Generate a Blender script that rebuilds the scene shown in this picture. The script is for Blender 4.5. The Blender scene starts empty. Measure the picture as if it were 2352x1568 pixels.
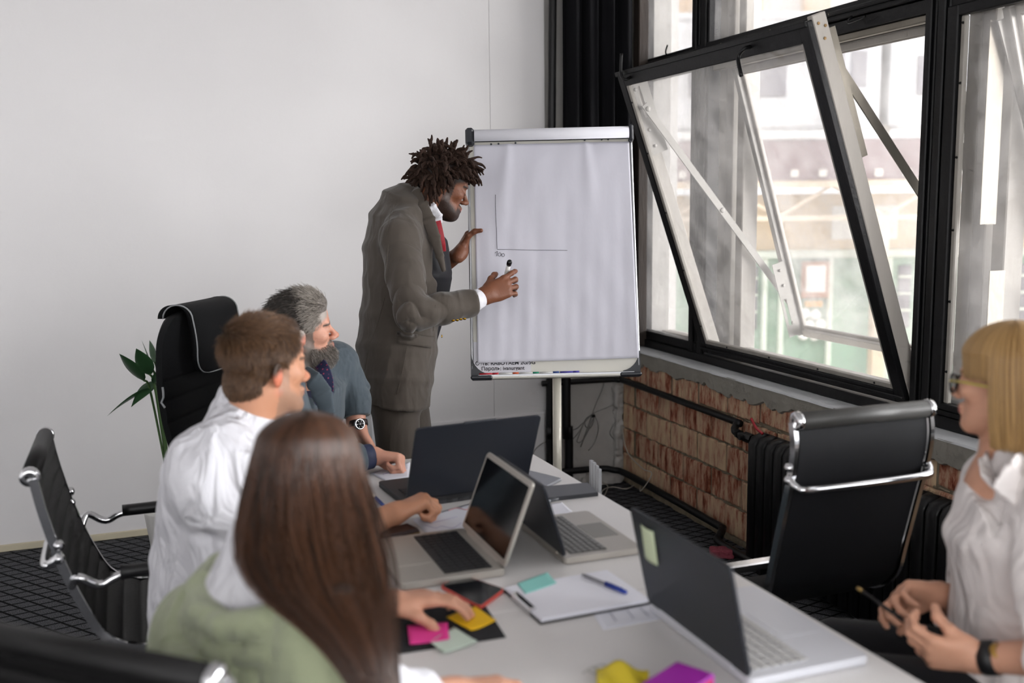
import bpy, math, random
import numpy as np
from mathutils import Vector, Matrix
random.seed(7); RNG = np.random.default_rng(11)
scene = bpy.context.scene
COL = scene.collection

# ------------------------------------------------------------------ camera
FPX = 2333.0
PITCH, YAW, ROLL = [math.radians(a) for a in (7.905, 20.27, -0.646)]
EYE = 1.62
def _cam_axes():
    cp, sp, cy, sy, cr, sr = math.cos(PITCH), math.sin(PITCH), math.cos(YAW), math.sin(YAW), math.cos(ROLL), math.sin(ROLL)
    f = np.array([sy*cp, cy*cp, -sp]); r = np.array([cy, -sy, 0.0]); u = np.cross(r, f)
    return r*cr + u*sr, -r*sr + u*cr, f
RT, UP, FW = _cam_axes()
CAMP = np.array([0, 0, EYE])
def ray(px, py): return FW + RT*(px-1176)/FPX - UP*(py-784)/FPX
def P(px, py, d): return CAMP + ray(px, py)*d            # point at a measured distance along the view
def PZ(px, py, z): r = ray(px, py); return CAMP + r*((z-EYE)/r[2])
def PX(px, py, x): r = ray(px, py); return CAMP + r*(x/r[0])
def PY(px, py, y): r = ray(px, py); return CAMP + r*(y/r[1])
cam = bpy.data.cameras.new('camera'); camo = bpy.data.objects.new('camera', cam); COL.objects.link(camo)
cam.sensor_width = 36.0; cam.lens = FPX/2352*36.0; cam.clip_start = 0.05; cam.clip_end = 300
m = Matrix.Identity(4)
for i in range(3):
    m[i][0], m[i][1], m[i][2], m[i][3] = RT[i], UP[i], -FW[i], CAMP[i]
camo.matrix_world = m
cam.dof.use_dof = True; cam.dof.focus_distance = 4.05; cam.dof.aperture_fstop = 1.9
scene.camera = camo

# ------------------------------------------------------------------ light and exposure
scene.view_settings.view_transform = 'Standard'; scene.view_settings.look = 'None'
scene.view_settings.gamma = 1.0; scene.view_settings.use_curve_mapping = False
scene.view_settings.exposure = 0.05
w = bpy.data.worlds.new('sky'); scene.world = w; w.use_nodes = True
nt = w.node_tree; bg = nt.nodes['Background']
sky = nt.nodes.new('ShaderNodeTexSky'); sky.sky_type = 'HOSEK_WILKIE'; sky.turbidity = 6; sky.ground_albedo = 0.4
sky.sun_direction = Vector((-0.35, -0.6, 0.75)).normalized()
mixw = nt.nodes.new('ShaderNodeMix'); mixw.data_type = 'RGBA'; mixw.inputs[0].default_value = 0.85
mixw.inputs[7].default_value = (0.93, 0.95, 1.0, 1)
nt.links.new(sky.outputs[0], mixw.inputs[6]); nt.links.new(mixw.outputs[2], bg.inputs[0])
bg.inputs[1].default_value = 2.1
def sun_light(name, d, energy, angle, col):
    l = bpy.data.lights.new(name, 'SUN'); l.energy = energy; l.angle = math.radians(angle); l.color = col
    o = bpy.data.objects.new(name, l); COL.objects.link(o); o.rotation_euler = Vector(d).to_track_quat('-Z', 'Y').to_euler(); return o
sun_light('sun', (0.45, 0.75, -0.8), 1.0, 1.0, (1, 0.95, 0.86))
sun_light('soft_fill_sun', (-0.86, 0.50, -0.10), 9.5, 42.0, (0.97, 0.98, 1.0))      # second, very soft sun added to brighten the white wall through the windows
def area_light(name, loc, d, sx, sy, energy, col):
    l = bpy.data.lights.new(name, 'AREA'); l.shape = 'RECTANGLE'; l.size = sx; l.size_y = sy; l.energy = energy; l.color = col
    o = bpy.data.objects.new(name, l); COL.objects.link(o); o.location = loc; o.rotation_euler = Vector(d).to_track_quat('-Z', 'Y').to_euler(); return o
# daylight entering the big factory windows of the right-hand wall (outside the panes); then an added fill lamp behind the camera
area_light('window_daylight', (3.02, -.85, 2.0), (-1, 0.12, -0.15), 5.4, 2.3, 50, (0.95, 0.97, 1.0))
area_light('rear_fill', (-0.6, -3.6, 2.2), (0.12, 1, -0.15), 5.5, 2.4, 100, (1.0, 0.975, 0.945))
cyc = scene.cycles
cyc.use_denoising = True; cyc.max_bounces = 7; cyc.diffuse_bounces = 3; cyc.glossy_bounces = 3; cyc.transmission_bounces = 6
cyc.transparent_max_bounces = 16; cyc.caustics_reflective = False; cyc.caustics_refractive = False; cyc.sample_clamp_indirect = 6.0
cyc.use_adaptive_sampling = True; cyc.adaptive_threshold = 0.09; cyc.adaptive_min_samples = 12

# ------------------------------------------------------------------ materials
def lin(c):
    if isinstance(c, str): c = tuple(int(c[i:i+2], 16)/255 for i in (0, 2, 4))
    return tuple((x/12.92 if x <= 0.04045 else ((x+0.055)/1.055)**2.4) for x in c)
def N(nt, t, **k):
    n = nt.nodes.new(t)
    for a, v in k.items(): setattr(n, a, v)
    return n
MATS = {}
def mat(name, col, rough=0.6, metal=0.0, var=0.06, scale=8.0, bump=0.0, bscale=60.0, spec=0.5, coat=0.0, sheen=0.0, stretch=None, wave=None, attr=False, wrinkle=0.0, wscale=7.0, wstretch=(1, 1, .5)):
    """Principled material with a procedural colour variation and a procedural bump."""
    if name in MATS: return MATS[name]
    m = bpy.data.materials.new(name); m.use_nodes = True; nt = m.node_tree; b = nt.nodes['Principled BSDF']
    c = lin(col)
    tc = N(nt, 'ShaderNodeTexCoord'); mp = N(nt, 'ShaderNodeMapping')
    if stretch: mp.inputs['Scale'].default_value = stretch
    nt.links.new(tc.outputs['Object'], mp.inputs['Vector'])
    nz = N(nt, 'ShaderNodeTexNoise'); nz.inputs['Scale'].default_value = scale; nz.inputs['Detail'].default_value = 4
    nt.links.new(mp.outputs[0], nz.inputs['Vector'])
    mr = N(nt, 'ShaderNodeMapRange'); mr.inputs[3].default_value = 1-var; mr.inputs[4].default_value = 1+var
    nt.links.new(nz.outputs['Fac'], mr.inputs[0])
    mx = N(nt, 'ShaderNodeMix', data_type='RGBA', blend_type='MULTIPLY'); mx.inputs[0].default_value = 1
    if attr:
        at = N(nt, 'ShaderNodeAttribute', attribute_name='Col'); nt.links.new(at.outputs['Color'], mx.inputs[6])
    else: mx.inputs[6].default_value = (*c, 1)
    nt.links.new(mr.outputs[0], mx.inputs[7]); nt.links.new(mx.outputs[2], b.inputs['Base Color'])
    b.inputs['Roughness'].default_value = rough; b.inputs['Metallic'].default_value = metal
    b.inputs['Specular IOR Level'].default_value = spec; b.inputs['Coat Weight'].default_value = coat
    b.inputs['Sheen Weight'].default_value = sheen
    if bump:
        if wave:
            t = N(nt, 'ShaderNodeTexWave'); t.inputs['Scale'].default_value = bscale; t.bands_direction = wave; out = 'Fac'
        else:
            t = N(nt, 'ShaderNodeTexNoise'); t.inputs['Scale'].default_value = bscale; t.inputs['Detail'].default_value = 6; out = 'Fac'
        nt.links.new(mp.outputs[0], t.inputs['Vector'])
        bp = N(nt, 'ShaderNodeBump'); bp.inputs['Strength'].default_value = bump; bp.inputs['Distance'].default_value = 0.01
        nt.links.new(t.outputs[out], bp.inputs['Height']); nt.links.new(bp.outputs[0], b.inputs['Normal'])
        if wrinkle:                                            # soft cloth creases
            mp2 = N(nt, 'ShaderNodeMapping'); mp2.inputs['Scale'].default_value = wstretch; nt.links.new(tc.outputs['Object'], mp2.inputs['Vector'])
            rn = N(nt, 'ShaderNodeTexNoise'); rn.inputs['Scale'].default_value = wscale; rn.inputs['Detail'].default_value = 2.5; rn.inputs['Roughness'].default_value = .45; rn.inputs['Distortion'].default_value = 1.2
            nt.links.new(mp2.outputs[0], rn.inputs['Vector']); b2 = N(nt, 'ShaderNodeBump'); b2.inputs['Strength'].default_value = wrinkle; b2.inputs['Distance'].default_value = .06
            nt.links.new(rn.outputs['Fac'], b2.inputs['Height']); nt.links.new(b2.outputs[0], bp.inputs['Normal'])
    MATS[name] = m; return m
def skin_mat(name):
    m = mat(name, 'ffffff', rough=0.48, var=0.05, scale=25, bump=0.12, bscale=260, attr=True, spec=0.4)
    b = m.node_tree.nodes['Principled BSDF']
    b.inputs['Subsurface Weight'].default_value = 0.06; b.inputs['Subsurface Radius'].default_value = (0.6, 0.25, 0.15); b.inputs['Subsurface Scale'].default_value = 0.01
    return m
def glass_mat(name, dust=0.05, tint=(1, 1, 1)):
    """Old window glass: clear pane with a Fresnel reflection and a thin film of dust."""
    if name in MATS: return MATS[name]
    m = bpy.data.materials.new(name); m.use_nodes = True; nt = m.node_tree
    for n in list(nt.nodes):
        if n.type != 'OUTPUT_MATERIAL': nt.nodes.remove(n)
    out = nt.nodes['Material Output']
    tr = N(nt, 'ShaderNodeBsdfTransparent'); tr.inputs[0].default_value = (*tint, 1)
    gl = N(nt, 'ShaderNodeBsdfGlossy'); gl.inputs['Roughness'].default_value = 0.03
    df = N(nt, 'ShaderNodeBsdfDiffuse'); df.inputs[0].default_value = (.8, .78, .75, 1)
    tl = N(nt, 'ShaderNodeBsdfTranslucent'); tl.inputs[0].default_value = (.85, .82, .8, 1)
    lw = N(nt, 'ShaderNodeLayerWeight'); pw = N(nt, 'ShaderNodeMath', operation='POWER'); pw.inputs[1].default_value = 5; nt.links.new(lw.outputs['Facing'], pw.inputs[0])
    fr = N(nt, 'ShaderNodeMath', operation='MULTIPLY_ADD'); fr.inputs[1].default_value = .9; fr.inputs[2].default_value = .035; nt.links.new(pw.outputs[0], fr.inputs[0])
    nz = N(nt, 'ShaderNodeTexNoise'); nz.inputs['Scale'].default_value = 7; nz.inputs['Detail'].default_value = 5
    tc = N(nt, 'ShaderNodeTexCoord'); nt.links.new(tc.outputs['Object'], nz.inputs['Vector'])
    mr = N(nt, 'ShaderNodeMapRange'); mr.inputs[1].default_value = .3; mr.inputs[2].default_value = .75; mr.inputs[3].default_value = dust*0.5; mr.inputs[4].default_value = dust*1.6
    nt.links.new(nz.outputs['Fac'], mr.inputs[0])
    m0 = N(nt, 'ShaderNodeMixShader'); m0.inputs[0].default_value = 0.5; nt.links.new(df.outputs[0], m0.inputs[1]); nt.links.new(tl.outputs[0], m0.inputs[2])
    m1 = N(nt, 'ShaderNodeMixShader'); nt.links.new(mr.outputs[0], m1.inputs[0]); nt.links.new(tr.outputs[0], m1.inputs[1]); nt.links.new(m0.outputs[0], m1.inputs[2])
    m2 = N(nt, 'ShaderNodeMixShader'); nt.links.new(fr.outputs[0], m2.inputs[0]); nt.links.new(m1.outputs[0], m2.inputs[1]); nt.links.new(gl.outputs[0], m2.inputs[2])
    nt.links.new(m2.outputs[0], out.inputs[0]); MATS[name] = m; return m

# ------------------------------------------------------------------ object helpers
MW = {}                                                    # world matrix of each parent empty
def link(o, parent):
    COL.objects.link(o)
    if parent is not None: o.parent = parent
def tag(o, label=None, cat=None, group=None, kind=None):
    if label: o['label'] = label
    if cat: o['category'] = cat
    if group: o['group'] = group
    if kind: o['kind'] = kind
    return o
def thing(name, label, cat, loc=(0, 0, 0), rz=0.0, group=None, kind=None):
    o = bpy.data.objects.new(name, None); COL.objects.link(o); o.empty_display_size = 0.1
    o.matrix_world = Matrix.Translation(Vector(loc)) @ Matrix.Rotation(rz, 4, 'Z'); MW[o.name] = o.matrix_world.copy()
    return tag(o, label, cat, group, kind)
def top_of(p):
    while p.parent: p = p.parent
    return p
def obj(name, vf, material, parent=None, smooth=False, local=False, colors=None):
    """One mesh object. Vertices are in world space unless local=True (then in the space of the top-level empty)."""
    v, f = vf
    v = np.asarray(v, dtype=np.float64).reshape(-1, 3)
    if parent is not None and not local:
        mi = np.array(MW.get(top_of(parent).name, Matrix.Identity(4)).inverted()); v = v @ mi[:3, :3].T + mi[:3, 3]
    me = bpy.data.meshes.new(name)
    if isinstance(f, np.ndarray):
        n = len(f); k = f.shape[1]
        me.vertices.add(len(v)); me.vertices.foreach_set('co', v.astype(np.float32).ravel())
        me.loops.add(n*k); me.loops.foreach_set('vertex_index', f.astype(np.int32).ravel())
        me.polygons.add(n); me.polygons.foreach_set('loop_start', np.arange(0, n*k, k, dtype=np.int32))
        me.update(calc_edges=True)
    else: me.from_pydata(v.tolist(), [], f)
    if smooth: me.polygons.foreach_set('use_smooth', np.ones(len(me.polygons), dtype=bool))
    if colors is not None:
        a = me.color_attributes.new('Col', 'FLOAT_COLOR', 'POINT')
        c = np.ones((len(v), 4), dtype=np.float32); c[:, :3] = colors; a.data.foreach_set('color', c.ravel())
    me.update()
    if material is not None: me.materials.append(material)
    o = bpy.data.objects.new(name, me); link(o, parent); return o
def merge(*parts):
    V = []; F = []; n = 0
    for v, f in parts:
        v = np.asarray(v, dtype=float).reshape(-1, 3); V.append(v); F += [[int(i)+n for i in q] for q in f]; n += len(v)
    return np.vstack(V), F
def xf(vf, M):
    v = np.asarray(vf[0], float); M = np.array(M); return v @ M[:3, :3].T + M[:3, 3], vf[1]
def frame(o, x, y, z):
    M = np.eye(4); M[:3, 0] = x; M[:3, 1] = y; M[:3, 2] = z; M[:3, 3] = o; return M
def nrm(v): v = np.asarray(v, float); return v/np.linalg.norm(v)
def box(lo, hi, bev=0.0):
    """Axis-aligned box, optionally with chamfered edges."""
    lo, hi = np.minimum(lo, hi).astype(float), np.maximum(lo, hi).astype(float)
    if bev <= 0:
        v = [(x, y, z) for z in (lo[2], hi[2]) for y in (lo[1], hi[1]) for x in (lo[0], hi[0])]
        return np.array(v), [[0, 2, 3, 1], [4, 5, 7, 6], [0, 1, 5, 4], [2, 6, 7, 3], [0, 4, 6, 2], [1, 3, 7, 5]]
    b = min(bev, 0.49*min(hi-lo)); c = (lo+hi)/2; h = (hi-lo)/2
    V = []; idx = {}
    for sx in (-1, 1):
        for sy in (-1, 1):
            for sz in (-1, 1):
                for ax in range(3):
                    p = np.array([sx, sy, sz])*(h-b); p[ax] = (sx, sy, sz)[ax]*h[ax]; idx[(sx, sy, sz, ax)] = len(V); V.append(c+p)
    F = []
    S = (-1, 1)
    for ax in range(3):
        o1, o2 = [a for a in range(3) if a != ax]
        for s in S:
            q = []
            for a, bb in ((-1, -1), (1, -1), (1, 1), (-1, 1)):
                k = [0, 0, 0]; k[ax] = s; k[o1] = a; k[o2] = bb; q.append(idx[(*k, ax)])
            F.append(q)
        for a in S:
            for bb in S:
                q = []
                for (s, x2) in ((-1, o1), (1, o1), (1, o2), (-1, o2)):
                    k = [0, 0, 0]; k[ax] = s; k[o1] = a; k[o2] = bb; q.append(idx[(*k, x2)])
                F.append(q)
    for sx in S:
        for sy in S:
            for sz in S: F.append([idx[(sx, sy, sz, 0)], idx[(sx, sy, sz, 1)], idx[(sx, sy, sz, 2)]])
    V = np.array(V); G = []
    for q in F:
        p = V[q]; n = np.cross(p[1]-p[0], p[2]-p[0]); G.append(q if n @ (p.mean(0)-c) >= 0 else q[::-1])
    return V, G
def obox(o, x, y, z, lo, hi, bev=0.0):
    return xf(box(lo, hi, bev), frame(o, x, y, z))
def spline(pts, n):
    """Catmull-Rom through pts."""
    p = np.asarray(pts, float); p = np.vstack([2*p[0]-p[1], p, 2*p[-1]-p[-2]]); out = []
    segs = len(p)-3
    for i in range(segs):
        k = n if i < segs-1 else n+1
        for j in range(k):
            t = j/n; a, b, c, d = p[i:i+4]
            out.append(0.5*((2*b)+(-a+c)*t+(2*a-5*b+4*c-d)*t*t+(-a+3*b-3*c+d)*t**3))
    return np.array(out)
def tube(pts, r, seg=10, caps=True, flat=None, up=None):
    """Swept tube; r scalar or list; flat=(w,h) gives a rectangular section oriented by up."""
    p = np.asarray(pts, float); n = len(p); r = np.broadcast_to(np.asarray(r, float), (n,))
    t = np.gradient(p, axis=0); t /= np.linalg.norm(t, axis=1)[:, None]+1e-12
    a = np.array(up, float) if up is not None else (np.array([0, 0, 1.]) if abs(t[0, 2]) < .9 else np.array([1., 0, 0]))
    V = []
    u = a - t[0]*(a@t[0]); u /= np.linalg.norm(u)
    for i in range(n):
        u = (a if up is not None else u); u = u - t[i]*(u@t[i]); u /= np.linalg.norm(u)+1e-12; s = np.cross(t[i], u)
        if flat:
            for cx, cy in ((-1, -1), (1, -1), (1, 1), (-1, 1)): V.append(p[i]+s*cx*flat[0]/2+u*cy*flat[1]/2)
        else:
            for k in range(seg):
                an = 2*math.pi*k/seg; V.append(p[i]+(u*math.cos(an)+s*math.sin(an))*r[i])
    m = 4 if flat else seg
    F = [[i*m+k, i*m+(k+1) % m, (i+1)*m+(k+1) % m, (i+1)*m+k] for i in range(n-1) for k in range(m)]
    if caps: F += [list(range(m))[::-1], [(n-1)*m+k for k in range(m)]]
    return np.array(V), F
def lathe(prof, seg=24, o=(0, 0, 0), ax=(0, 0, 1)):
    """Revolve (r, h) profile round an axis."""
    ax = nrm(ax); a = np.array([1., 0, 0]) if abs(ax[0]) < .9 else np.array([0, 1., 0]); u = nrm(a-ax*(a@ax)); s = np.cross(ax, u); V = []
    for r, h in prof:
        for k in range(seg):
            an = 2*math.pi*k/seg; V.append(np.array(o)+ax*h+(u*math.cos(an)+s*math.sin(an))*max(r, 1e-5))
    n = len(prof)
    F = [[i*seg+k, i*seg+(k+1) % seg, (i+1)*seg+(k+1) % seg, (i+1)*seg+k] for i in range(n-1) for k in range(seg)]
    F += [list(range(seg))[::-1], [(n-1)*seg+k for k in range(seg)]]
    return np.array(V), F
def grid(fn, nu, nv, thick=0.0, normal=None):
    """Surface fn(u,v)->point, u,v in 0..1; with thickness along normal it becomes a closed shell."""
    V = [fn(i/nu, j/nv) for i in range(nu+1) for j in range(nv+1)]; V = np.array(V, float)
    w = nv+1
    F = [[i*w+j, (i+1)*w+j, (i+1)*w+j+1, i*w+j+1] for i in range(nu) for j in range(nv)]
    if thick:
        n = len(V); nn = np.asarray(normal, float)
        if nn.ndim == 1: off = nn*thick
        else: off = nn*thick
        V2 = V-off; V = np.vstack([V, V2]); G = [[a+n for a in q[::-1]] for q in F]
        ring = [i*w for i in range(nu+1)]+[nu*w+j for j in range(1, nv+1)]+[i*w+nv for i in range(nu-1, -1, -1)]+[j for j in range(nv-1, 0, -1)]
        F = F+G+[[ring[k], ring[(k+1) % len(ring)], ring[(k+1) % len(ring)]+n, ring[k]+n][::-1] for k in range(len(ring))]
    return V, F
def prism(poly, o, x, y, z, t):
    """Extrude a 2D polygon (in the x,y plane of the frame) by t along z."""
    o = np.array(o, float); n = len(poly)
    a = [o+np.array(x)*p[0]+np.array(y)*p[1] for p in poly]; b = [q+np.array(z)*t for q in a]
    return np.array(a+b), [list(range(n))[::-1], list(range(n, 2*n))]+[[i, (i+1) % n, (i+1) % n+n, i+n] for i in range(n)]
def rrect(w, h, r, n=5):
    pts = []
    for cx, cy, a0 in ((w/2-r, h/2-r, 0), (-w/2+r, h/2-r, 90), (-w/2+r, -h/2+r, 180), (w/2-r, -h/2+r, 270)):
        for k in range(n+1): a = math.radians(a0+90*k/n); pts.append((cx+r*math.cos(a), cy+r*math.sin(a)))
    return pts
def hash3(i, j, k):
    h = (i.astype(np.int64)*374761393+j.astype(np.int64)*668265263+k.astype(np.int64)*2147483647 & 0xffffffff)
    h = (h ^ (h >> 13))*1274126177 & 0xffffffff; h = h ^ (h >> 16); return (h & 0xffff)/65535.0
def vnoise(p, f):
    """Value noise in -1..1 at points p."""
    q = np.asarray(p, float)*f; i = np.floor(q).astype(np.int64); t = q-i; t = t*t*(3-2*t); o = 0
    for a in (0, 1):
        for b in (0, 1):
            for c in (0, 1):
                w_ = (t[:, 0] if a else 1-t[:, 0])*(t[:, 1] if b else 1-t[:, 1])*(t[:, 2] if c else 1-t[:, 2])
                o = o+w_*hash3(i[:, 0]+a, i[:, 1]+b, i[:, 2]+c)
    return o*2-1
def dup_tree(o, M, label=None):
    """Copy a thing and its parts; M places the copy."""
    c = o.copy(); COL.objects.link(c); c.matrix_world = M
    if label: c['label'] = label
    def rec(src, dst):
        for ch in list(src.children):
            d = ch.copy(); d.parent = dst; COL.objects.link(d); rec(ch, d)
    rec(o, c); return c

# ------------------------------------------------------------------ sculpting: smooth union of tapered limbs -> one continuous surface
def surface_nets(F, lo, vox):
    S = F < 0; nx, ny, nz = F.shape
    c = np.zeros((nx-1, ny-1, nz-1), np.uint8)
    for a in (0, 1):
        for b in (0, 1):
            for d in (0, 1): c += S[a:nx-1+a, b:ny-1+b, d:nz-1+d]
    act = (c > 0) & (c < 8); idx = np.full(act.shape, -1, np.int32); ii = np.argwhere(act); idx[act] = np.arange(len(ii)); del c
    acc = np.zeros((len(ii), 3)); cnt = np.zeros(len(ii)); I, J, K = ii.T
    cor = [(a, b, d) for a in (0, 1) for b in (0, 1) for d in (0, 1)]
    val = {q: F[I+q[0], J+q[1], K+q[2]].astype(np.float64) for q in cor}
    for q in cor:
        for ax in range(3):
            if q[ax] == 0:
                r = list(q); r[ax] = 1; r = tuple(r); f0, f1 = val[q], val[r]; m = (f0 < 0) != (f1 < 0)
                t = np.where(m, f0/(f0-f1+1e-12*(f0 == f1)), 0); p = np.tile(np.array(q, float), (len(ii), 1)); p[:, ax] = t
                acc[m] += p[m]; cnt[m] += 1
    V = (ii+acc/cnt[:, None])*vox+np.array(lo)
    Q = []
    for ax in range(3):
        o1, o2 = (ax+1) % 3, (ax+2) % 3
        sl0 = [slice(1, -1)]*3; sl1 = [slice(1, -1)]*3; sl0[ax] = slice(0, -1); sl1[ax] = slice(1, None)
        a, b = S[tuple(sl0)], S[tuple(sl1)]
        e = np.argwhere(a != b); e2 = e.copy()
        for o_ in (o1, o2): e2[:, o_] += 1
        fl = a[tuple(e.T)]
        def g(d1, d2):
            q = e2.copy(); q[:, o1] -= d1; q[:, o2] -= d2; return idx[tuple(q.T)]
        quad = np.stack([g(1, 1), g(0, 1), g(0, 0), g(1, 0)], 1)
        quad[~fl] = quad[~fl][:, ::-1]; Q.append(quad)
    Q = np.vstack(Q); Q = Q[(Q >= 0).all(1)]
    return V, Q
class Sculpt:
    def __init__(s, lo, hi, vox):
        s.lo = np.array(lo, float); s.vox = vox; n = np.ceil((np.array(hi)-s.lo)/vox).astype(int)+1
        s.F = np.full(n, 0.08, np.float32); s.T = np.eye(4); s.sc = 1.0
    def setT(s, T=None):
        s.T = np.eye(4) if T is None else np.array(T, float); s.sc = np.linalg.norm(s.T[:3, 0])
    def tp(s, p): return s.T[:3, :3]@np.array(p, float)+s.T[:3, 3]
    def td(s, d): return s.T[:3, :3]@np.array(d, float)/s.sc
    def reg(s, lo, hi, mar):
        a = np.clip(np.floor((lo-mar-s.lo)/s.vox).astype(int), 0, np.array(s.F.shape)); b = np.clip(np.ceil((hi+mar-s.lo)/s.vox).astype(int)+1, 0, np.array(s.F.shape))
        if (b <= a).any(): return None
        sl = tuple(slice(x, y) for x, y in zip(a, b)); ax = [(s.lo[i]+np.arange(a[i], b[i])*s.vox).astype(np.float32) for i in range(3)]
        return sl, ax[0][:, None, None], ax[1][None, :, None], ax[2][None, None, :]
    def comb(s, sl, d, k, sub):
        F = s.F[sl]; d = d.astype(np.float32)
        if sub:
            d = -d
            if k <= 0: s.F[sl] = np.maximum(F, d)
            else: h = np.maximum(k-np.abs(F-d), 0)/k; s.F[sl] = np.maximum(F, d)+h*h*k/4
        elif k <= 0: s.F[sl] = np.minimum(F, d)
        else: h = np.maximum(k-np.abs(F-d), 0)/k; s.F[sl] = np.minimum(F, d)-h*h*k/4
    def cap(s, a, b, ra, rb, k=0.01, sub=False):
        a, b = s.tp(a), s.tp(b); ra *= s.sc; rb *= s.sc; k *= s.sc; R = max(ra, rb)
        r = s.reg(np.minimum(a, b)-R, np.maximum(a, b)+R, k+2*s.vox)
        if r is None: return
        sl, X, Y, Z = r; ab = b-a; L2 = ab@ab+1e-12
        t = np.clip(((X-a[0])*ab[0]+(Y-a[1])*ab[1]+(Z-a[2])*ab[2])/L2, 0, 1)
        d = np.sqrt((X-a[0]-t*ab[0])**2+(Y-a[1]-t*ab[1])**2+(Z-a[2]-t*ab[2])**2)-(ra+(rb-ra)*t)
        s.comb(sl, d, k, sub)
    def chain(s, pts, rr, k=0.01):
        for i in range(len(pts)-1): s.cap(pts[i], pts[i+1], rr[i], rr[i+1], k)
    def ell(s, c, r, k=0.01, sub=False, R=None):
        c = s.tp(c); r = np.array(r, float)*s.sc; k *= s.sc
        A = s.T[:3, :3]/s.sc
        if R is not None: A = A@np.array(R, float)
        m = r.max(); q = s.reg(c-m, c+m, k+2*s.vox)
        if q is None: return
        sl, X, Y, Z = q; X = X-c[0]; Y = Y-c[1]; Z = Z-c[2]
        l = [X*A[0, i]+Y*A[1, i]+Z*A[2, i] for i in range(3)]
        k0 = np.sqrt(sum((l[i]/r[i])**2 for i in range(3))); k1 = np.sqrt(sum((l[i]/r[i]**2)**2 for i in range(3)))+1e-6
        s.comb(sl, k0*(k0-1)/k1, k, sub)
    def ecap(s, a, b, ra, rb, lat, k=0.03, endr=0.5, sub=False):
        """Elliptical limb: ra=(half width along lat, half depth) at a, rb at b."""
        a, b, lat = s.tp(a), s.tp(b), s.td(lat); ra = np.array(ra)*s.sc; rb = np.array(rb)*s.sc; k *= s.sc; m = max(ra.max(), rb.max())
        r = s.reg(np.minimum(a, b)-m, np.maximum(a, b)+m, k+2*s.vox)
        if r is None: return
        sl, X, Y, Z = r; ab = b-a; L = np.linalg.norm(ab); t_ = ab/L; u = nrm(lat-t_*(lat@t_)); v = np.cross(t_, u)
        X = X-a[0]; Y = Y-a[1]; Z = Z-a[2]
        h = X*t_[0]+Y*t_[1]+Z*t_[2]; t = np.clip(h/L, 0, 1); U = X*u[0]+Y*u[1]+Z*u[2]; W = X*v[0]+Y*v[1]+Z*v[2]
        ru = ra[0]+(rb[0]-ra[0])*t; rv = ra[1]+(rb[1]-ra[1])*t; e = (h-t*L)/(np.minimum(ru, rv)*endr)
        k0 = np.sqrt((U/ru)**2+(W/rv)**2+e*e); k1 = np.sqrt((U/ru**2)**2+(W/rv**2)**2+(e/(np.minimum(ru, rv)*endr))**2)+1e-6
        s.comb(sl, k0*(k0-1)/k1, k, sub)
    def half(s, p, n, k=0.003):
        """Cut away everything beyond the plane through p with outward normal n."""
        n = nrm(n); p = np.array(p, float); q = s.reg(s.lo, s.lo+np.array(s.F.shape)*s.vox, 0); sl, X, Y, Z = q
        d = (X-p[0])*n[0]+(Y-p[1])*n[1]+(Z-p[2])*n[2]; s.comb(sl, -d, k, True)
    def mesh(s): return surface_nets(s.F, s.lo, s.vox)
def vnormals(V, Q):
    n = np.cross(V[Q[:, 2]]-V[Q[:, 0]], V[Q[:, 3]]-V[Q[:, 1]]); o = np.zeros_like(V)
    for k in range(4): np.add.at(o, Q[:, k], n)
    return o/(np.linalg.norm(o, axis=1)[:, None]+1e-12)
def folds(V, Q, amp, f, stretch=(1, 1, 1), mask=None, ridge=True):
    """Cloth folds: ridged noise pushed along the normals."""
    p = V*np.array(stretch); n = vnoise(p+7.3, f)+0.5*vnoise(p*1.0+3.1, f*2.1)
    h = (1-np.abs(n)*1.6) if ridge else n
    h = np.clip(h, -1, 1)*amp
    if mask is not None: h = h*mask
    return V+vnormals(V, Q)*h[:, None], Q

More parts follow.
